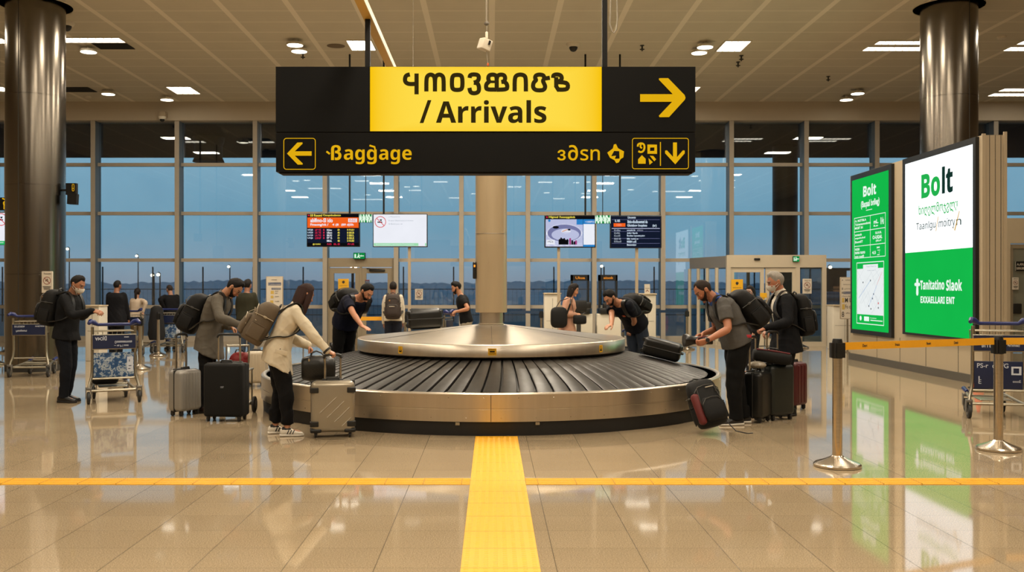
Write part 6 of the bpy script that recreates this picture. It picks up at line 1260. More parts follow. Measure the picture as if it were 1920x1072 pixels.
def person(label, px, d, yaw, H=1.76, lean=(4, 10), girth=1.0, female=False, back=0.0, side_lean=0.0, head=(10, 0), hands={}, feet=None, skin='#b98463', stubble=0.0, hair='#1c1512', hairstyle='short', beard=None,
           top='jacket', topcol=None, sleeve=1.0, hem=-0.12, ease=0.02, open_front=None, shirt=None, collar=None, legcol=None, legease=0.016, shoe='#141210', sole='#171513', mask=False, ankle=False, pelvis_z=None, skirt=None, hip_shift=(0, 0), hipyaw=None, cuff=None, vox=None, group='travellers waiting at the carousel', tie=None, stripes=False, glove=None, folds=0.0065):
    k = H / 1.76; x0 = X(px, d); yaw = math.radians(yaw); F = V(math.cos(yaw), math.sin(yaw), 0); Rt = V(math.sin(yaw), -math.cos(yaw), 0); UP = V(0, 0, 1)
    root = V(x0, d, 0); T = Matrix.Translation(-root)
    t = thing('person', label, 'person', root, group=group)
    vox = vox or (0.0055 if d < 16.2 else 0.0085)
    pz = (pelvis_z or 0.532 * H)
    pel = V(0, 0, pz) - F * back + F * hip_shift[0] + Rt * hip_shift[1]
    l0, l1 = math.radians(lean[0]), math.radians(lean[1]); sl = math.radians(side_lean)
    def sdir(a): v = UP * math.cos(a) + F * math.sin(a); return rot_about(v, F, sl)
    L = 0.52 * k; sp = [pel]; n = 12
    for i in range(n): a = lerp(l0, l1, sm((i + 0.5) / n)); sp.append(sp[-1] + sdir(a) * (L / n))
    def spine(u):
        if u < 0: return pel + (UP * 0.75 + sdir(l0) * 0.25) * (u * L)
        f = min(u, 1.0) * n; i = min(int(f), n - 1); p = lerp(sp[i], sp[i + 1], f - i)
        return p + (sdir(l1) * ((u - 1.0) * L) if u > 1 else V(0, 0, 0))
    def axes(u):
        a = lerp(l0, l1, sm(max(0, min(1, u)))); U_ = sdir(a) if u >= 0 else (UP * 0.75 + sdir(l0) * 0.25).normalized(); S = Rt - U_ * Rt.dot(U_); S.normalize(); return S, U_.cross(S), U_
    Su, Fu, Uu = axes(1.0)
    if Fu.dot(F) < 0: Fu = -Fu
    hwS = (0.172 if not female else 0.150) * k * (0.6 + 0.4 * girth)
    shc = spine(0.90) + Fu * 0.005
    # ---- torso profile (u, half width, half depth back, half depth front)
    if not female: prof = [(-0.20, .135, .095, .085), (-0.08, .165, .118, .105), (0.05, .170, .115, .110), (0.25, .158, .100, .112), (0.45, .156, .100, .116), (0.65, .170, .110, .122), (0.80, .176, .108, .112), (0.90, .160, .090, .090), (0.97, .110, .070, .066), (1.03, .062, .056, .056)]
    else: prof = [(-0.20, .140, .100, .085), (-0.08, .172, .122, .100), (0.05, .170, .115, .100), (0.25, .142, .092, .096), (0.45, .132, .088, .096), (0.65, .146, .094, .122), (0.80, .150, .092, .100), (0.90, .138, .080, .078), (0.97, .092, .062, .056), (1.03, .052, .048, .048)]
    def torso(m, e, u0, u1, flare=0.0, n=26, hang=None):
        us = [u0] + [p[0] for p in prof if u0 + 0.03 < p[0] < u1 - 0.02] + [u1]; rings = []
        P = [p[0] for p in prof]
        for u in us:
            a, b, f = (float(np.interp(u, P, [p[q] for p in prof])) * k for q in (1, 2, 3)); g = girth if u < 0.85 else lerp(girth, 1.0, sm((u - .85) / .15)); fl_ = flare * max(0.0, -u) + flare * 0.35 * max(0.0, 0.2 - u)
            S, Fd, U_ = axes(u)
            if Fd.dot(F) < 0: Fd = -Fd
            
            if flare > 0.05 and u < -0.06: a, b, f = max(a, .172 * k), max(b, .118 * k), max(f, .122 * k)
            if hang is not None and u < 0.15:
                U_ = sdir(lerp(lerp(l0, l1, sm(max(0, u))), hang, sm((0.15 - u) / 0.35))); S = Rt - U_ * Rt.dot(U_); S.normalize(); Fd = U_.cross(S); Fd = Fd if Fd.dot(F) > 0 else -Fd
            belly = (girth - 1) * 0.10 * math.exp(-((u - 0.2) / 0.25) ** 2)
            a = a * g + e + fl_; b = b * (0.5 + 0.5 * g) + e + fl_; f = f * g + e + fl_ + belly
            rings.append(oval(spine(u), S, Fd, a, f, n, 2.4, fy=b))
        # stretch rings a little so that the caps stay flat and clean
        m.loft(rings)
    # ---- shoulders & arms
    arms = {}
    for nm, s in (('R', 1), ('L', -1)):
        sh = shc + Su * (s * hwS); spec = hands.get(nm, {}); la, lf = 0.172 * H, 0.150 * H
        if 'to' in spec:
            D = V(*spec['dir']).normalized() if 'dir' in spec else (V(*spec['to']) - root - sh).normalized(); Nn = V(*spec.get('palm', (0, 0, -1))).normalized(); Nn = (Nn - D * Nn.dot(D)).normalized()
            wr = V(*spec['to']) - root - D * (0.085 * k) - Nn * (0.022 * k)
        else:
            a = math.radians(spec.get('swing', 4)); D = (-UP * math.cos(a) + Fu * math.sin(a) + Su * s * 0.06).normalized(); wr = sh + D * (la + lf) * 0.985 + Fu * 0.03; Nn = -Su * s; Nn = (Nn - D * Nn.dot(D)).normalized()
        if 'to' in spec and (wr - sh).length > la + lf: print('REACH', label[:40], nm, round((wr - sh).length - la - lf, 3), tuple(round(q, 2) for q in (sh + root)))
        pole = V(*spec['pole']) if 'pole' in spec else (-Fu * 0.7 - UP * 0.6 + Su * s * 0.45)
        el, wr = ik(sh, wr, la, lf, pole); arms[nm] = dict(sh=sh, el=el, wr=wr, D=D, N=Nn, curl=spec.get('curl', 0.35), s=s, flat=spec.get('flat', False))
    # ---- legs
    feet = feet or {}
    legs = {}
    for nm, s in (('R', 1), ('L', -1)):
        hip = pel + Rt * (s * 0.088 * k) - UP * 0.03; f = feet.get(nm, (0.0, 0.0, 0)); fy = math.radians(f[2] if len(f) > 2 else 0)
        fd = rot_about(F, UP, -s * fy - s * math.radians(6)); ank = V(0, 0, 0.082 * k) + Rt * (s * 0.095 * k) + F * f[0] + Rt * f[1]; kn, ank = ik(hip, ank, 0.240 * H, 0.232 * H, F + Rt * (s * 0.12)); legs[nm] = dict(hip=hip, kn=kn, an=ank, fd=fd, s=s)
    # ---- head
    hp, hy = math.radians(head[0]), math.radians(head[1]); nb = spine(1.0)
    hF = rot_about(F, UP, hy); hF = (hF * math.cos(hp) - UP * math.sin(hp)).normalized(); hS = hF.cross(UP).normalized(); hU = hS.cross(hF).normalized()
    ndir = (Uu * 0.75 + hU * 0.5 + hF * 0.12).normalized(); hc = nb + ndir * (0.088 * k) + hU * (0.084 * k) + hF * (0.012 * k)
    HP = lambda p: hc + (hS * p[0] + hF * p[1] + hU * p[2]) * k
    # ---- BODY: one continuous surface
    m = MB(); torso(m, 0.0, -0.18, 1.02)
    limb(m, [nb - Uu * 0.05 * k, nb + ndir * 0.04 * k, hc - hU * 0.05 * k - hF * 0.012 * k], [0.062 * k * (0.7 + 0.3 * girth), 0.056 * k * (0.6 + 0.4 * girth), 0.054 * k])
    if female: pass
    rings = []
    for i in range(17):
        el = -PI / 2 + PI * i / 16; el = max(min(el, PI / 2 - 0.03), -PI / 2 + 0.03); rings.append([HP(headpt(2 * PI * j / 24, el)) for j in range(24)])
    m.loft([list(reversed(r)) for r in rings])
    hb = lambda p, r: m.ball(HP(p), tuple(q * k for q in r), 12, axes=(hS, hF, hU))
    hb((0, 0.088, -0.012), (0.012, 0.016, 0.026)); hb((0, 0.101, -0.030), (0.016, 0.017, 0.013)); hb((0, 0.083, 0.030), (0.046, 0.018, 0.013)); hb((0, 0.080, -0.100), (0.026, 0.022, 0.018)); hb((0, 0.088, -0.062), (0.024, 0.014, 0.014))
    hb((0.040, 0.070, -0.030), (0.020, 0.018, 0.020)); hb((-0.040, 0.070, -0.030), (0.020, 0.018, 0.020))
    for s in (-1, 1): hb((s * 0.078, -0.012, -0.008), (0.009, 0.019, 0.032)); hb((s * 0.080, -0.016, 0.008), (0.011, 0.016, 0.015))
    hand_pts = {}
    for nm, A in arms.items():
        g = (0.75 + 0.25 * girth) * (0.9 if female else 1.0); sh, el, wr = A['sh'], A['el'], A['wr']
        limb(m, [sh, lerp(sh, el, .35), el, lerp(el, wr, .3), wr], [0.048 * k * g, 0.046 * k * g, 0.040 * k * g, 0.040 * k * g, 0.027 * k])
        D, Nn, s, q = A['D'], A['N'], A['s'], k * (0.92 if female else 1.0); Ax = D.cross(Nn) 
        thumb = -1 if Ax.dot(Su * s) > 0 else 1    # thumb side: towards the body midline
        if abs(D.z) < 0.75 and abs(Nn.z) > 0.5: thumb = -1 if Ax.dot(-Su * s) < 0 else 1
        Ax_t = Ax * thumb
        kc = wr + D * 0.088 * q
        m.loft([oval(wr + D * (u * q), Ax, Nn, a * q, b * q, 14, 2.6) for u, a, b in ((-0.01, .022, .018), (0.02, .033, .017), (0.055, .040, .016), (0.082, .041, .014), (0.094, .036, .009))])
        curl = A['curl']
        for fi, (off, ln, rr) in enumerate(((-.030, .070, .0088), (-.010, .078, .0092), (.010, .074, .0090), (.029, .058, .0080))):
            p = wr + D * 0.080 * q - Ax_t * off * q * -1 * -1; dr = (D - Ax_t * off * 2.0).normalized(); chain = [p - dr * 0.012 * q, p]; bend = 0
            for seg, c_ in zip((0.46, 0.30, 0.24), (0.75, 1.05, 0.75)):
                bend += curl * c_ * (1 + 0.08 * fi); dd_ = (dr * math.cos(bend) + Nn * math.sin(bend)); chain.append(chain[-1] + dd_ * (ln * seg * q))
            limb(m, chain, [rr * q] * 2 + [rr * q, rr * 0.92 * q, rr * 0.8 * q], 8)
        b0 = wr + D * 0.024 * q + Ax_t * 0.028 * q; d1 = (D * 0.62 + Ax_t * 0.62 + Nn * (0.25 + 0.3 * curl)).normalized(); d2 = (D * 0.85 + Ax_t * (0.35 - 0.3 * curl) + Nn * (0.25 + 0.5 * curl)).normalized(); c1_ = b0 + d1 * 0.042 * q; limb(m, [b0, c1_, c1_ + d2 * 0.033 * q, c1_ + d2 * 0.055 * q], [0.014 * q, 0.0115 * q, 0.0105 * q, 0.0085 * q], 8)
    for nm, G in legs.items():
        g = (0.65 + 0.35 * girth); limb(m, [G['hip'], lerp(G['hip'], G['kn'], .4), G['kn'], lerp(G['kn'], G['an'], .3), G['an']], [0.088 * k * g, 0.078 * k * g, 0.052 * k, 0.052 * k, 0.034 * k])
        limb(m, [G['an'] - UP * 0.03 * k - G['fd'] * 0.03 * k, G['an'] - UP * 0.045 * k + G['fd'] * 0.12 * k], [0.036 * k, 0.028 * k])
    sk = np.array(lin(skin)[:3]); hcol = np.array(lin(hair)[:3]); C0 = np.array(hc); B3 = np.array([hS, hF, hU])
    def tint(co):
        q = ((co - C0) @ B3.T) / k; s_, f_, u_ = np.abs(q[:, 0]), q[:, 1], q[:, 2]; c = np.tile(sk, (len(co), 1)); hd = (np.abs(q[:, 0]) < .11) & (u_ > -.13) & (u_ < .13) & (np.abs(f_) < .13)
        def put(mask, col, w): c[mask] = c[mask] * (1 - w) + np.array(col) * w
        put(hd & (f_ > .02) & (u_ > -.055) & (u_ < -.01), sk * np.array([1.12, .86, .8]), .5)
        if stubble: put(hd & (f_ > -.012) & (u_ < -.038 + .02 * (s_ > .05)) & ~((s_ < .022) & (np.abs(u_ + .064) < .008)), hcol * 0.8, stubble)
        put(hd & (f_ > .055) & (s_ < .024) & (np.abs(u_ + .064) < .007), lin('#7c4238')[:3], .75)
        ey = hd & (f_ > .05) & (((s_ - .032) / .016) ** 2 + ((u_ - .008) / .008) ** 2 < 1); put(ey, (.45, .42, .38), .6); put(hd & (f_ > .05) & (((s_ - .032) / .008) ** 2 + ((u_ - .008) / .008) ** 2 < 1), (.015, .01, .008), .95); put(hd & (f_ > .05) & (np.abs(s_ - .032) < .017) & (np.abs(u_ - .0155) < .0028), (.02, .014, .01), .85)
        put(hd & (f_ > .045) & (np.abs(s_ - .033) < .020) & (np.abs(u_ - .032 + .06 * np.abs(s_ - .03)) < .0055), hcol * .7, .85)
        put(hd & (f_ > .09) & (s_ < .012) & (s_ > .004) & (np.abs(u_ + .042) < .004), sk * .3, .7)
        hw_ = np.concatenate([c, np.ones((len(co), 1))], 1); return hw_
    link('body', remesh(m, vox, 'body', [M_SKIN], it=2, color=tint), t)
    gv = 0.010 if d < 16.2 else 0.015
    # ---- TROUSERS
    if legcol is not None:
        m = MB(); torso(m, ease * 0.35 + 0.004, -0.19, 0.12)
        for nm, G in legs.items():
            g = (0.65 + 0.35 * girth); an = G['an'] + (UP * (0.055 * k if ankle else -0.02 * k)); e = legease
            limb(m, [G['hip'] + UP * 0.02, lerp(G['hip'], G['kn'], .4), G['kn'], lerp(G['kn'], an, .35), lerp(G['kn'], an, .92)], [0.094 * k * g + e * .5, 0.082 * k * g + e, 0.058 * k * g + e * 1.2, 0.055 * k + e * 1.1, 0.040 * k + e * 1.0])
            m.loft([oval(an + UP * zz, Rt, F, (0.040 * k + e * 1.0) * w_, (0.045 * k + e * 1.1) * w_, 14) for zz, w_ in ((0.14, 1.0), (0.05, 1.0), (0.0, 1.02))])
        mt = legcol if not isinstance(legcol, str) else mat('trousers ' + legcol, legcol, 0.85, var=0.18, scale=60, bump=0.0015, bscale=200, spec=0.2)
        link('trousers', remesh(m, gv, 'trousers', [mt], it=2, folds=folds * 1.15, seed=int(px)), t)
    if skirt:
        m = MB(); m.loft([oval(pel + UP * z_, Rt, F, a * k, b * k, 24) for z_, a, b in ((0.08, .16, .12), (0.0, .185, .14), (-0.25, .20, .16), (-0.62, .22, .18))]); link('skirt', remesh(m, gv, 'skirt', [mat('skirt ' + skirt, skirt, 0.85, var=0.2, scale=40)], folds=0.008, seed=int(px)), t)
    # ---- SHOES
    for nm, G in legs.items():
        an, fd, s = G['an'], G['fd'], G['s']; sd_ = fd.cross(UP); fl0 = V(an.x, an.y, 0); q = k * (0.92 if female else 1.0)
        def SP(f, a, b0, b1, e=2.6): return oval(fl0 + fd * (f * q) + UP * ((b0 + b1) / 2 * q), sd_, UP, a * q, (b1 - b0) / 2 * q, 16, e)
        m = MB(); m.loft([SP(*a) for a in ((-.085, .020, .03, .060), (-.078, .033, .018, .085), (-.05, .038, .014, .105), (0.0, .040, .012, .108), (.04, .042, .012, .092), (.09, .047, .012, .070), (.14, .046, .012, .056), (.175, .036, .014, .044), (.188, .018, .02, .036))])
        sh = m.build('shoe', mat('shoe ' + shoe, shoe, 0.45, var=0.12, scale=30), t, smooth=60)
        m = MB(); m.loft([SP(f, a, 0.0, .026 + (.004 if f < 0 else 0), 3) for f, a in ((-.09, .022), (-.082, .036), (-.03, .040), (.05, .044), (.10, .050), (.15, .047), (.185, .034), (.196, .016))]); m.build('sole', mat('sole ' + sole, sole, 0.6, var=0.08), sh, smooth=60)
        if stripes:
            m = MB()
            for sx in (-1, 1):
                for i in range(3): f = 0.0 + i * 0.032; m.tube([fl0 + (fd * f + sd_ * sx * 0.0445 + UP * .030) * q, fl0 + (fd * (f + .022) + sd_ * sx * 0.037 + UP * .078) * q], 0.0058 * q, 6)
            m.loft([SP(*a) for a in ((-.060, .0355, .072, .109), (-.02, .0385, .06, .112), (.02, .0385, .066, .107), (.045, .034, .072, .095))]); m.build('stripe', mat('shoe stripe black', '#0c0c0c', 0.5), sh, smooth=60)
    # ---- TOP
    tm = topcol if not isinstance(topcol, str) else mat('top ' + topcol, topcol, 0.8, var=0.12, scale=50, bump=0.0012, bscale=220, spec=0.2)
    m = MB(); torso(m, ease, hem, 0.985 if top == 'tee' else 1.0, flare=0.06 if top in ('coat', 'suit', 'jacket') else 0.03, hang=l1 * 0.85 if hem < -0.3 else l1 * 0.6)
    if hem < -0.2:
        pass
    for nm, A in arms.items():
        g = (0.75 + 0.25 * girth) * (0.92 if female else 1.0); sh, el, wr = A['sh'], A['el'], A['wr']; e = ease
        if sleeve >= 1:
            w2 = lerp(el, wr, 0.97); limb(m, [sh - Su * A['s'] * 0.02, lerp(sh, el, .4), el, lerp(el, wr, .4), w2], [0.060 * k * g + e * .55, 0.051 * k * g + e * .6, 0.043 * k * g + e * .7, 0.039 * k * g + e * .65, 0.030 * k + e * .6])
        else:
            w2 = lerp(sh, el, sleeve); dS = (el - sh).normalized(); limb(m, [sh - Su * A['s'] * 0.02, lerp(sh, el, sleeve * .5)], [0.061 * k * g + e * .6, 0.056 * k * g + e * .8]); a1 = dS.orthogonal().normalized(); a2 = dS.cross(a1)
            m.loft([oval(lerp(sh, el, q_), a1, a2, r_ * k * g + e * .8, r_ * k * g + e * .8, 16, 2) for q_, r_ in ((sleeve * .3, .059), (sleeve * .7, .057), (sleeve, .057))])
    cutf = None
    if open_front:
        w0, ub, shc_ = open_front
        inv = [(spine(i / 20.0), i / 20.0) for i in range(-6, 21)]
        def cutf(c, nrm):
            if nrm.dot(F) < 0.25: return False
            b = min(inv, key=lambda q: (q[0] - c).length); u = b[1]
            if u < ub: return False
            return abs((c - b[0]).dot(Rt)) < w0 * k * (u - ub) / (1 - ub) + 0.008
    link(top if top != 'tee' else 'shirt', remesh(m, gv, top, [tm], it=2, folds=folds, seed=int(px) + 3, cut=cutf), t)
    if shirt:
        m = MB(); torso(m, ease * 0.35 + 0.002, 0.0, 1.03); limb(m, [nb - Uu * 0.02 * k, nb + ndir * 0.045 * k], [0.072 * k, 0.066 * k]); link('shirt', remesh(m, gv, 'shirt', [mat('shirt ' + shirt, shirt, 0.75, var=0.06, scale=30)], it=1, folds=0.002, seed=5), t)
    if collar:
        cm, ch, cr = collar; cmt = cm if not isinstance(cm, str) else mat('collar ' + cm, cm, 0.8, var=0.12, scale=50)
        S1 = Su; F1 = (Fu + hF * 0.2).normalized(); m = MB(); c0 = nb - Uu * 0.012 * k
        ringo = lambda c, r, dz=0: [c + S1 * (math.cos(2 * PI * j / 24) * r) + F1 * (math.sin(2 * PI * j / 24) * r * 0.95) + Uu * (dz - 0.016 * math.sin(2 * PI * j / 24)) for j in range(24)]
        m.loft([ringo(c0 - Uu * 0.03 * k, (cr + .010) * k), ringo(c0 + ndir * (ch * .5) * k, (cr + .004) * k), ringo(c0 + ndir * ch * k, cr * k), ringo(c0 + ndir * ch * k, (cr - .010) * k), ringo(c0 + ndir * (ch * .2) * k, (cr - 0.012) * k)], cap=False); m.build('collar', cmt, t, smooth=60)
    if cuff:
        for nm, A in arms.items():
            m = MB(); a = lerp(A['el'], A['wr'], 0.90); b = lerp(A['el'], A['wr'], 1.0); m.cyl(a, b, 0.046 * k, 0.044 * k, 18); m.build('cuff', mat('cuff ' + cuff, cuff, 0.7), t)
    # ---- HAIR
    hm = hairmat(hair)
    def cap(th, front, temple, nape, rag=0.0, recede=0.0, seed=1):
        rs = random.Random(seed); m = MB(); rings = []; nA, nE = 40, 12
        for e_i in range(nE + 1):
            s_ = e_i / nE; rr = []
            for j in range(nA):
                az = 2 * PI * j / nA; a = abs((az + PI) % (2 * PI) - PI) * 180 / PI
                u = np.interp(a, [0, 25, 45, 62, 78, 92, 105, 125, 180], [front, front + recede * .6, front + recede, (front + temple) / 2 + .01, temple, temple - .004, (temple + nape) / 2 + .012, nape + .008, nape]) / 0.118
                e0 = math.asin(max(-.98, min(.98, u))); el = lerp(e0, PI / 2 - 0.02, s_ ** 0.9); off = th * sm(s_ * 2.6 + 0.05) * (1 + 0.25 * math.cos(az) * (1 if th > .012 else 0)) + 0.0015 + rag * (rs.random() - .5) * (1 if e_i > 1 else .5)
                rr.append(HP(headpt(az, el, off)))
            rings.append(rr)
        m.loft([list(reversed(r)) for r in rings], cap=False); top_ = [HP(headpt(2 * PI * j / nA, PI / 2 - 0.02, th)) for j in range(nA)]; m.add(top_, [tuple(range(nA))]); return m
    if hairstyle == 'short': m = cap(0.014, 0.080, 0.016, -0.066, 0.006, 0.006)
    elif hairstyle == 'crop': m = cap(0.008, 0.082, 0.016, -0.056, 0.002, 0.006)
    elif hairstyle == 'balding': m = cap(0.006, 0.088, 0.006, -0.064, 0.002, 0.016)
    elif hairstyle == 'grey': m = cap(0.017, 0.070, 0.010, -0.066, 0.005, 0.01)
    elif hairstyle == 'thick': m = cap(0.024, 0.074, 0.014, -0.058, 0.008)
    else: m = cap(0.014, 0.066, -0.045, -0.085, 0.003)
    HL = lambda rows: m.loft([[HP(V(s0 + a * math.cos(2 * PI * j / 18), f0 + b * math.sin(2 * PI * j / 18), u0)) for j in range(18)] for s0, f0, u0, a, b in rows])
    if hairstyle == 'long':
        HL([(0, -.035, .06, .078, .072), (0, -.036, 0, .090, .074), (0, -.044, -.06, .094, .064), (0, -.05, -.14, .098, .052), (0, -.05, -.21, .092, .045), (0.0, -.045, -.285, .080, .034), (0, -.04, -.315, .05, .02)])
        for s in (-1, 1): HL([(s * .070, .020, .05, .016, .035), (s * .082, .018, -.02, .016, .040), (s * .088, .02, -.10, .020, .036), (s * .088, .03, -.19, .024, .03), (s * .08, .03, -.27, .016, .018)])
    if hairstyle == 'bob':
        HL([(0, -.035, .05, .076, .07), (0, -.04, -.02, .086, .068), (0, -.045, -.09, .086, .056), (0, -.04, -.16, .078, .044), (0, -.03, -.20, .05, .025)])
        for s in (-1, 1): HL([(s * .070, .005, .05, .014, .04), (s * .080, -.005, -.03, .014, .04), (s * .08, -.01, -.12, .018, .035), (s * .07, -.01, -.18, .014, .02)])
    if hairstyle == 'ponytail': HL([(0, -.09, .02, .024, .024), (0, -.115, -.0, .034, .03), (0, -.118, -.08, .036, .032), (0, -.105, -.17, .030, .026), (0, -.09, -.24, .012, .012)])
    m.build('hair', hm, t, smooth=70)
    if beard:
        bth, low = beard; m = MB(); nA, nE = 26, 10; rows = []
        for i in range(nE + 1):
            rr = []
            for j in range(nA + 1):
                az = math.radians(-84 + 168 * j / nA); a = abs(math.degrees(az)); hi = np.interp(a, [0, 14, 24, 50, 70, 84], [-.048, -.046, -.056, -.050, -.020, .012]) / .118; lo = np.interp(a, [0, 40, 70, 84], [-.112, -.106, -.07, -.03]) / .118
                el = math.asin(max(-.99, min(.99, lerp(hi, lo, i / nE)))); ed = min(i, nE - i) / nE * 4; off = bth * sm(ed + .1) * sm((84 - a) / 20 + .15) + .002 + (0.006 if a < 30 else 0); rr.append(HP(headpt(az, el, off)))
            rows.append(rr)
        vs = [p for r in rows for p in r]; w_ = nA + 1; m.add(vs, [(i * w_ + j, i * w_ + j + 1, (i + 1) * w_ + j + 1, (i + 1) * w_ + j) for i in range(nE) for j in range(nA)]); m.build('beard', hm, t, smooth=70)
    if mask:
        m = MB(); nA, nE = 24, 12; rows = []
        for i in range(nE + 1):
            rr = []
            for j in range(nA + 1):
                az = math.radians(-66 + 132 * j / nA); a = abs(math.degrees(az)); hi = np.interp(a, [0, 20, 66], [.000, -.012, -.030]) / .118; lo = np.interp(a, [0, 30, 66], [-.116, -.110, -.075]) / .118; el = math.asin(max(-.995, min(.995, lerp(hi, lo, i / nE)))); b_ = math.exp(-(math.degrees(az) / 26) ** 2); s_ = i / nE; off = .006 + b_ * (.022 * math.sin(PI * min(1, s_ * 1.15 + .08)) + .012); rr.append(HP(headpt(az, el, off)))
            rows.append(rr)
        w_ = nA + 1; m.add([p for r in rows for p in r], [(i * w_ + j, i * w_ + j + 1, (i + 1) * w_ + j + 1, (i + 1) * w_ + j) for i in range(nE) for j in range(nA)])
        for s in (-1, 1):
            for z0 in (-.034, -.070): m.tube([HP(V(s * .066, .042, z0)), HP(V(s * .079, .012, (z0 - .01) * .6)), HP(V(s * .082, -.008, -.004 if z0 > -.05 else -.036))], 0.0022, 5)
        m.build('face_mask', mat('white face mask', '#d4cdc0', 0.8, var=0.05), t, smooth=70)
    return dict(t=t, root=root, k=k, girth=girth, side=Su, Fu=Fu, Uu=Uu, Rsh=root + arms['R']['sh'], Lsh=root + arms['L']['sh'], spine=lambda u: root + spine(u), axes=axes, F=F, Rt=Rt, arms=arms, ease=ease, HP=lambda p: root + HP(V(*p)), nb=root + nb, legs=legs, hS=hS, hF=hF, hU=hU, pel=root + pel)
def wear(P, label, w, h, d, mt, trim, u=0.50, gap=0.0, **kw):
    """backpack on the wearer's back"""
    S, Fd, U_ = P['axes'](u)
    if Fd.dot(P['F']) < 0: Fd = -Fd
    c = P['spine'](u) - Fd * (0.106 * P['k'] * (0.5 + 0.5 * P['girth']) + P['ease'] * 0.9 + gap)
    up = (P['axes'](0.85)[2] * 0.92 + V(0, 0, 1) * 0.08).normalized()
    return backpack(label, c, up, -Fd, w, h, d, mt, trim, wearer=P, **kw)

# 1 man in dark jacket with mask and the cart
p = person('man in dark jacket and white face mask tapping by the main luggage cart', 124, 13.1, -6, 1.77, lean=(3, 14), head=(30, -6), back=0.0, mask=True, skin='#9c6a4c', hair='#15110f', topcol='#0a0b0e', hem=-0.16, ease=0.026, legcol='#0d1017', shoe='#0d0c0c', sole='#121110',
           hands=dict(R=dict(to=W(186, 587, 12.88), dir=(0.97, -0.1, -0.12), palm=(0, .5, -0.85), curl=0.55), L=dict(to=W(181, 586, 13.25), dir=(0.97, -.15, -.1), palm=(0, -.4, -.9), curl=0.6)), feet=dict(R=(0.02, 0.0, 0), L=(-0.04, 0.02, 0)), collar=('#0a0b0e', .045, .078), stubble=0.25)
wear(p, 'bulging black backpack on the masked man by the main cart', 0.34, 0.50, 0.24, M_BPK, M_ZIPG, u=0.58, accents=((0.16, 0.2, 1.0, 0.025, 0.06, mat('orange badge', '#9a6a30', 0.6)),))
# 2 man in grey coat
p = person('bearded man in grey coat bending over the large black suitcase', 396, 12.05, -4, 1.80, lean=(8, 30), head=(54, 4), back=0.02, skin='#b07e5e', hair='#14100e', beard=(0.008, 0), topcol=mat('grey wool coat', '#524c42', 0.9, var=0.12, scale=70, bump=0.002, bscale=250), top='coat', hem=-0.42, ease=0.03, legcol='#0b0b0c', shoe='#2a1712', sole='#1a1210', sleeve=1.0,
           hands=dict(R=dict(to=W(462, 617, 11.65), dir=(0.92, -0.1, -0.35), palm=(0, .4, -0.9), curl=0.9), L=dict(to=W(440, 622, 12.0), dir=(0.8, .2, -0.55), palm=(0, -.3, -0.9), curl=0.9)), feet=dict(R=(-0.10, .02, 0), L=(-0.18, 0.0, 0)), collar=('#524c42', .05, .075), folds=0.009)
wear(p, 'large black backpack on the man in grey coat', 0.33, 0.52, 0.25, M_BPK, M_ZIPG, u=0.38, seams=(((-.2, .25, .95), (0, .1, 1.15), (.2, -.1, 1.15)),), accents=((0.28, -0.33, 1.12, 0.05, 0.05, mat('round blue badge', '#1b2a38', .6)),))
# 3 woman in white jacket
p = person('woman in white jacket with long brown hair gripping the champagne suitcase', 529, 10.15, 14, 1.68, lean=(14, 34), head=(24, 22), female=True, girth=1.05, back=0.05, skin='#b5805f', hair='#2a1610', hairstyle='long', topcol=mat('off-white jacket cotton', '#c4b8a0', 0.8, var=0.06, scale=25, bump=0.0012, bscale=180), hem=-0.36, ease=0.030, legcol='#0a090b', legease=0.024, shoe='#d2cabb', sole='#dad3c6', stripes=True, ankle=True,
           hands=dict(R=dict(to=W(627, 668, 9.98), dir=(0.90, 0.05, -0.42), palm=(0.0, .25, -0.95), curl=1.05), L=dict(to=W(584, 660, 10.32), dir=(0.7, 0, -0.7), palm=(-.5, -.2, -.5), curl=1.2)), feet=dict(R=(0.05, 0.02, 0), L=(-0.07, -0.02, 0)), collar=(MATS['off-white jacket cotton'], .06, .080), folds=0.011, hip_shift=(0, 0))
wear(p, 'taupe canvas backpack on the woman in white jacket', 0.36, 0.47, 0.25, M_TAUPE, M_ZIPL, u=0.40, seams=(((0.0, .42, .62), (0, .1, 1.10), (0, -.2, 1.22), (0, -.45, .9)), ((-.5, 0, .7), (-.25, .02, 1.0), (0, .0, 1.15), (.25, .02, 1.0), (.5, 0, .7)), ((-.5, -.25, .7), (0, -.27, 1.2), (.5, -.25, .7))))
m = MB(); a = p['arms']['R']; q0 = a['el'].lerp(a['wr'], .93); q1 = a['el'].lerp(a['wr'], 1.02); m.cyl(q0, q1, 0.050, 0.048, 18); m.build('cuff', M_TRIMK, p['t'])
m = MB(); pc = p['spine'](0.02) + p['Rt'] * 0.205 - p['root'] + V(0, 0, -0.02); m.rbox(pc + p['F'] * 0.03, (0.13, 0.014, 0.05), 0.006, R=Matrix.Rotation(math.radians(14), 3, 'Z') @ Matrix.Rotation(math.radians(14), 3, 'Y')); m.build('pocket_flap', MATS['off-white jacket cotton'], p['t'])
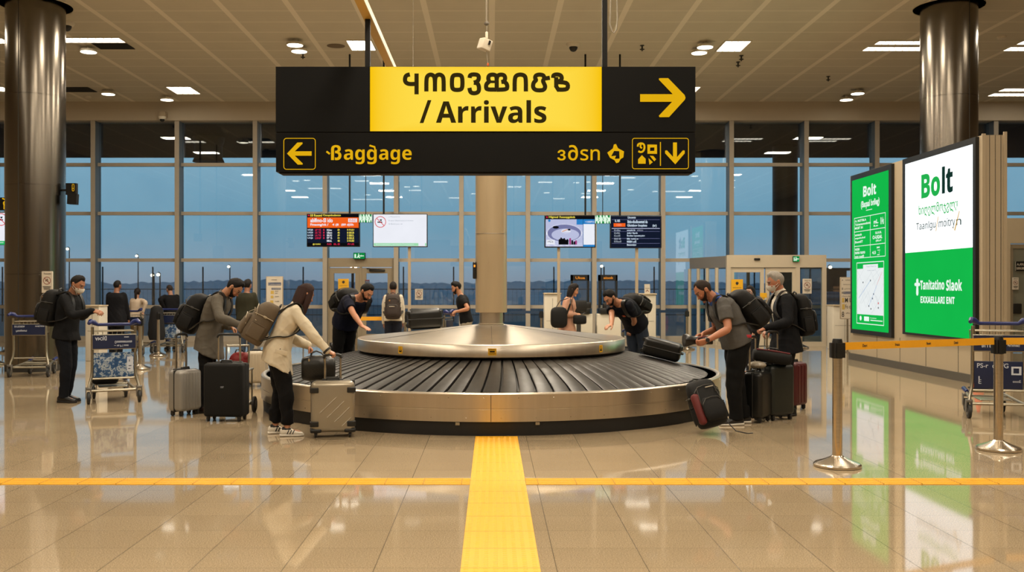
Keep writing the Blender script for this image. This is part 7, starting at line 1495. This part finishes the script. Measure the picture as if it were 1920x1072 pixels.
# 4 man in navy T-shirt leaning on the cone
p = person('bearded man in navy T-shirt leaning on the carousel with one hand', 636, 15.12, -50, 1.92, lean=(32, 64), head=(44, 16), girth=1.1, back=-0.18, skin='#b98161', hair='#0d0a08', stubble=0.35, beard=(0.006, 0), top='tee', topcol='#0b0f22', sleeve=0.62, hem=-0.10, ease=0.022, legcol='#090909',
           hands=dict(R=dict(to=W(692, 627, 14.05), dir=(0.75, -0.6, -0.25), palm=(0, .1, -1), curl=0.2, pole=(-.2, -.6, -.3)), L=dict(to=W(652, 626, 15.2), dir=(0.6, .1, -0.7), palm=(0, 0, -1), curl=1.1)), feet=dict(R=(0.0, 0, 0), L=(-.1, 0.0, 0)))
wear(p, 'black backpack with many pockets on the leaning man in navy', 0.34, 0.50, 0.22, M_BPK, M_ZIPG, u=0.38, accents=((-.2, .0, 1.18, .03, .05, mat('orange badge', '#9a6a30', .6)), (0.2, .2, .95, .03, .05, M_GREYX)))
# 5 man from behind with white shirt
p = person('man in white shirt seen from behind near the glass door', 737, 20.0, 94, 1.70, lean=(2, 6), head=(5, 0), skin='#8f6248', hair='#17110e', hairstyle='crop', top='jacket', topcol='#c9c0ae', hem=-0.08, ease=0.018, legcol='#191d28', cuff=None, hands=dict(L=dict(swing=8, curl=.5), R=dict(swing=14, curl=.4)))
wear(p, 'dark brown backpack on the man in white shirt', 0.32, 0.52, 0.18, M_BRN, M_ZIPG, accents=((-.05, -.02, 1.22, .11, .018, M_GREYX), (-.2, .22, .98, .03, .03, mat('orange badge', '#9a6a30', .6))))
# 6 bearded man in black pushing a cart
p = person('bearded man in black T-shirt pushing a cart behind the carousel column', 874, 19.2, 184, 1.72, lean=(6, 20), head=(22, 0), skin='#b07c5c', hair='#0b0908', beard=(0.014, 0), hairstyle='thick', top='tee', topcol='#111113', sleeve=0.6, hem=-0.12, legcol='#8d8473', hands=dict(L=dict(to=W(850, 590, 18.95), dir=(-.8, 0, -.5), curl=1.0), R=dict(to=W(846, 590, 19.35), dir=(-.8, 0, -.5), curl=1.0)))
# 7 woman in pink
p = person('woman in pale pink coat looking at her phone beside the ticket machines', 1064, 17.6, -8, 1.66, lean=(2, 8), head=(20, 0), female=True, skin='#bd8a69', hair='#17100e', hairstyle='bob', top='coat', topcol='#b98d76', hem=-0.75, ease=0.03, legcol='#1a1614', hands=dict(R=dict(to=W(1087, 591, 17.45), dir=(.95, -.1, -.05), palm=(0, .6, -.8), curl=.7), L=dict(to=W(1086, 592, 17.7), dir=(.95, -.2, 0), palm=(0, -.7, -.6), curl=.7)), collar=('#b98d76', .04, .075), folds=0.006)
t = thing('mobile_phone', 'small dark phone in the hands of the woman in pink', 'phone', W(1090, 589, 17.55)); m = MB(); m.rbox((0, 0, 0), (0.15, 0.075, 0.010), 0.004, R=Matrix.Rotation(math.radians(-18), 3, 'Y')); m.build('body', M_FRAMEB, t)
t = thing('shoulder_bag', 'black shoulder bag hanging behind the woman in pink', 'bag', W(1048, 595, 17.35)); m = MB(); m.loft(bag_rings(0.30, 0.16, 0.38, taper=0.6)); m.build('body', M_BPK, t, smooth=60); m = MB(); m.tube([V(-.06, 0, .17), V(0.02, -.03, .3), p['Rsh'] - V(*t.location) + V(0.02, -.06, .06), V(.2, -.10, .25), V(.12, -.05, .02)], 0.012, 6, flat=(.018, .006)); m.build('strap', M_TRIMK, t)
t = thing('handbag', 'small black handbag at the front of the woman in pink', 'bag', W(1087, 599, 17.4)); m = MB(); m.loft(bag_rings(0.24, 0.10, 0.17)); m.build('body', M_BPK, t, smooth=60); m = MB(); m.tube([V(-.1, 0, .07), V(-.14, .04, .3), p['Rsh'] - V(*t.location) + V(0.05, -.05, .04)], 0.010, 6, flat=(.014, .005)); m.build('strap', M_TRIMK, t)
# 8 man in dark T-shirt right
p = person('man in dark T-shirt with orange chest mark leaning on the carousel', 1206, 15.36, 222, 1.86, lean=(36, 70), head=(46, -16), girth=1.08, back=-0.18, skin='#b27e5f', hair='#0d0a08', stubble=0.3, beard=(0.005, 0), hairstyle='short', top='tee', topcol='#0a0d17', sleeve=0.62, hem=-0.14, ease=0.024, legcol=mat('blue jeans', '#1b2636', 0.85, var=0.2, scale=50),
           hands=dict(R=dict(to=W(1140, 626, 14.4), dir=(-.75, -.6, -.25), palm=(0, .1, -1), curl=.35, pole=(.2, .3, -.5)), L=dict(to=W(1180, 627, 15.25), dir=(-.5, -.25, -.8), palm=(-.3, 0, -.9), curl=1.0, pole=(.4, -.6, -.2))), feet=dict(R=(0, 0, 0), L=(-.06, 0, 0)))
wear(p, 'black backpack on the man in dark T-shirt at the carousel', 0.32, 0.48, 0.20, M_BPK, M_ZIPG, u=0.34, accents=((-.2, .1, .98, .02, .08, M_GREYX),))
S_, F_, U_ = p['axes'](0.72); F_ = F_ if F_.dot(p['F']) > 0 else -F_
m = MB(); m.rbox(p['spine'](0.72) - p['root'] + F_ * 0.158 - S_ * 0.055, (0.05, 0.012, 0.045), 0.005, R=Matrix((S_, F_, U_)).transposed()); m.build('chest_emblem', mat('orange print', '#b5512a', 0.7), p['t'])
# 9 stocky man in grey T-shirt
p = person('stocky man in grey T-shirt bending over a black device', 1378, 10.95, 184, 1.80, lean=(12, 45), head=(44, 0), girth=1.2, back=0.02, skin='#b07557', hair='#241a15', hairstyle='balding', stubble=0.3, beard=(0.005, 0), top='tee', topcol=mat('grey marl cotton', '#4a4845', 0.9, var=0.25, scale=90), sleeve=0.66, hem=-0.10, ease=0.024, legcol='#080808', legease=0.028, shoe='#131212', sole='#cfc8bb', collar=(mat('blue collar', '#2d55a5', .8), .05, .080),
           hands=dict(L=dict(to=W(1310, 641, 10.66), dir=(-.85, .1, -.3), palm=(-.2, .8, .4), curl=.8, pole=(.5, -.5, -.7)), R=dict(to=W(1308, 632, 10.95), dir=(-.9, -.3, -.2), palm=(0, -.3, -.9), curl=.8, pole=(.5, .5, -.7))), feet=dict(L=(0.02, 0.0, 0), R=(-.12, -.02, 0)), folds=0.005)
wear(p, 'black backpack with red zipper tag on the man in grey T-shirt', 0.34, 0.50, 0.24, M_BPK, M_ZIPG, u=0.46, accents=((-.12, -.06, 1.16, .085, .024, M_REDX),), seams=(((-.3, .28, .8), (-.34, 0, 1.02), (-.3, -.3, 1.0)), ((.3, .28, .8), (.34, 0, 1.02), (.3, -.3, 1.0))))
m = MB(); pc = p['pel'] - p['root'] - p['Rt'] * 0.215 + p['F'] * -0.06 + V(0, 0, 0.055); m.rbox(pc, (0.075, 0.012, 0.035), 0.005, R=Matrix.Rotation(math.radians(4), 3, 'Z')); m.build('belt_tag', M_REDX, p['t'])
m = MB(); a = p['arms']['L']; q0 = a['el'].lerp(a['wr'], .93); q1 = a['el'].lerp(a['wr'], 1.0); m.cyl(q0, q1, 0.036, 0.034, 18); dv = (q1 - q0).normalized(); nn = (V(0, -1, .2) - dv * V(0, -1, .2).dot(dv)).normalized(); m.cyl(q0.lerp(q1, .5) + nn * .026, q0.lerp(q1, .5) + nn * .042, 0.024, 0.022, 18); m.build('wristwatch', M_FRAMEB, p['t'])
t = thing('camera_device', 'black flared lens-like device held by the man in grey T-shirt', 'device', W(1303, 638, 10.74), rotz=math.radians(6)); m = MB()
prof = [(0.062, -0.13), (0.072, -0.128), (0.074, -0.10), (0.06, -0.06), (0.046, -0.02), (0.044, 0.05), (0.034, 0.06), (0.03, 0.16)]
m.M = Matrix.Rotation(math.radians(90), 4, 'Y'); m.lathe(prof, 28); m.lathe([(0.062, -0.13), (0.045, -0.09), (0.001, -0.085)], 28); m.M = None; m.rbox((0.1, 0.0, -0.02), (0.2, 0.07, 0.05), 0.012); m.build('body', mat('black device plastic', '#0c0c0c', 0.3), t); m = MB(); m.tube([(0.02, -0.045, 0.03), (0.09, -0.05, 0.045), (0.16, -0.02, 0.035)], 0.008, 6); m.build('strap', mat('dark red webbing', '#5e1a20', .7), t)
# 10 older man in suit
p = person('grey-haired man in dark suit and white face mask holding a suitcase handle', 1474, 11.75, 183, 1.78, lean=(3, 10), head=(20, -3), mask=True, girth=1.06, skin='#a86f52', hair='#8b857c', hairstyle='grey', top='suit', topcol=mat('dark navy suit wool', '#08090d', 0.8, var=0.2, scale=60, spec=0.2), hem=-0.36, ease=0.03, open_front=(0.075, 0.22, 0), shirt='#c9c1b2', legcol='#090a0e', shoe='#0c0b0b',
           hands=dict(L=dict(to=W(1424, 622, 11.48), dir=(-.93, .0, -.3), palm=(0, .3, -.95), curl=1.1), R=dict(to=W(1434, 628, 11.85), dir=(-.85, 0, -.5), palm=(0, .2, -.9), curl=.8)), feet=dict(L=(0.0, 0, 0), R=(.06, 0, 0)), collar=('#c9c1b2', .055, .070))
wear(p, 'dark backpack on the grey-haired man in suit', 0.32, 0.52, 0.19, M_BPK, M_ZIPG, u=0.48)
# 11 woman half hidden
p = person('dark-haired woman in black jacket glimpsed between the two front men', 1411, 17.2, -150, 1.60, lean=(2, 5), head=(4, 14), female=True, skin='#b98a70', hair='#15100f', hairstyle='bob', top='jacket', topcol='#121113', hem=-0.2, ease=0.03, legcol='#15161b', hands=dict(R=dict(swing=10), L=dict(swing=10)))
m = MB(); a = p['Lsh'] - p['root']; m.tube([a + V(-.06, -.10, .04), a + V(-.05, -.13, -.08), a + V(-.02, -.12, -.2)], 0.016, 6); m.build('lanyard', M_REDX, p['t'])
t = thing('carrier_bag', 'small green bag beside the half-hidden dark-haired woman', 'bag', W(1429, 586, 17.0)); m = MB(); m.rbox((0, 0, 0), (0.15, 0.08, 0.26), 0.03); m.tube([(-.04, 0, .12), (-.03, 0, .19), (.03, 0, .19), (.04, 0, .12)], 0.006, 6); m.build('body', mat('green plastic bag', '#255c3f', .5), t)
# 12-15 people by the glass
BG = 'travellers by the window wall'
person('man in dark suit seen from behind next to the woman in pale blouse', 217, 21.6, 88, 1.74, lean=(2, 5), head=(8, -14), girth=1.1, skin='#8c6049', hair='#15110f', hairstyle='crop', top='suit', topcol='#0c0d12', hem=-0.42, ease=0.03, legcol='#111218', group=BG, hands=dict(R=dict(swing=14), L=dict(swing=14)))
person('woman in pale blouse with a dark ponytail, seen from behind', 256, 23.9, 90, 1.56, lean=(2, 4), head=(5, 0), female=True, skin='#9a7058', hair='#1b1210', hairstyle='ponytail', top='jacket', topcol='#bcab98', hem=-0.06, ease=0.024, legcol='#5c4a2c', group=BG, hands=dict(R=dict(to=W(268, 590, 23.7), curl=.8), L=dict(swing=16)))
person('man in black jacket turned away behind the distant coat-draped cart', 322, 24.3, 128, 1.66, lean=(4, 12), head=(18, 10), girth=1.12, skin='#99705a', hair='#2b211b', hairstyle='crop', top='jacket', topcol='#0a0a0d', hem=-0.12, ease=0.03, legcol='#171a22', group=BG, hands=dict(L=dict(to=W(303, 580, 24.1), dir=(-.8, .2, -.2), curl=.5), R=dict(swing=30, curl=.6)))
person('man in dark olive sweater walking away behind the grey-coated man', 461, 20.0, 78, 1.75, lean=(3, 6), head=(8, 0), skin='#8c6049', hair='#14100e', top='jacket', topcol='#2b2a1d', hem=-0.10, ease=0.026, legcol=mat('faded jeans', '#2f3f52', .85, var=.2, scale=40), group=BG, hands=dict(R=dict(swing=12), L=dict(swing=4)))
# ================================================================== CAMERA
cam = bpy.data.cameras.new('camera'); co = bpy.data.objects.new('camera', cam); COL.objects.link(co)
co.location = (0, 0, EYE); co.rotation_euler = (PI / 2, 0, 0); cam.sensor_width = 36.0; cam.sensor_fit = 'HORIZONTAL'; cam.lens = 36.0 * F_PX / 1920.0
cam.shift_x = (960 - VX) / 1920.0; cam.shift_y = -(536 - VY) / 1920.0; cam.clip_end = 400
cam.dof.use_dof = True; cam.dof.focus_distance = 10.3; cam.dof.aperture_fstop = 3.2
SC.camera = co
SC.view_settings.view_transform = 'Standard'; SC.view_settings.look = 'None'; SC.view_settings.exposure = 0.0
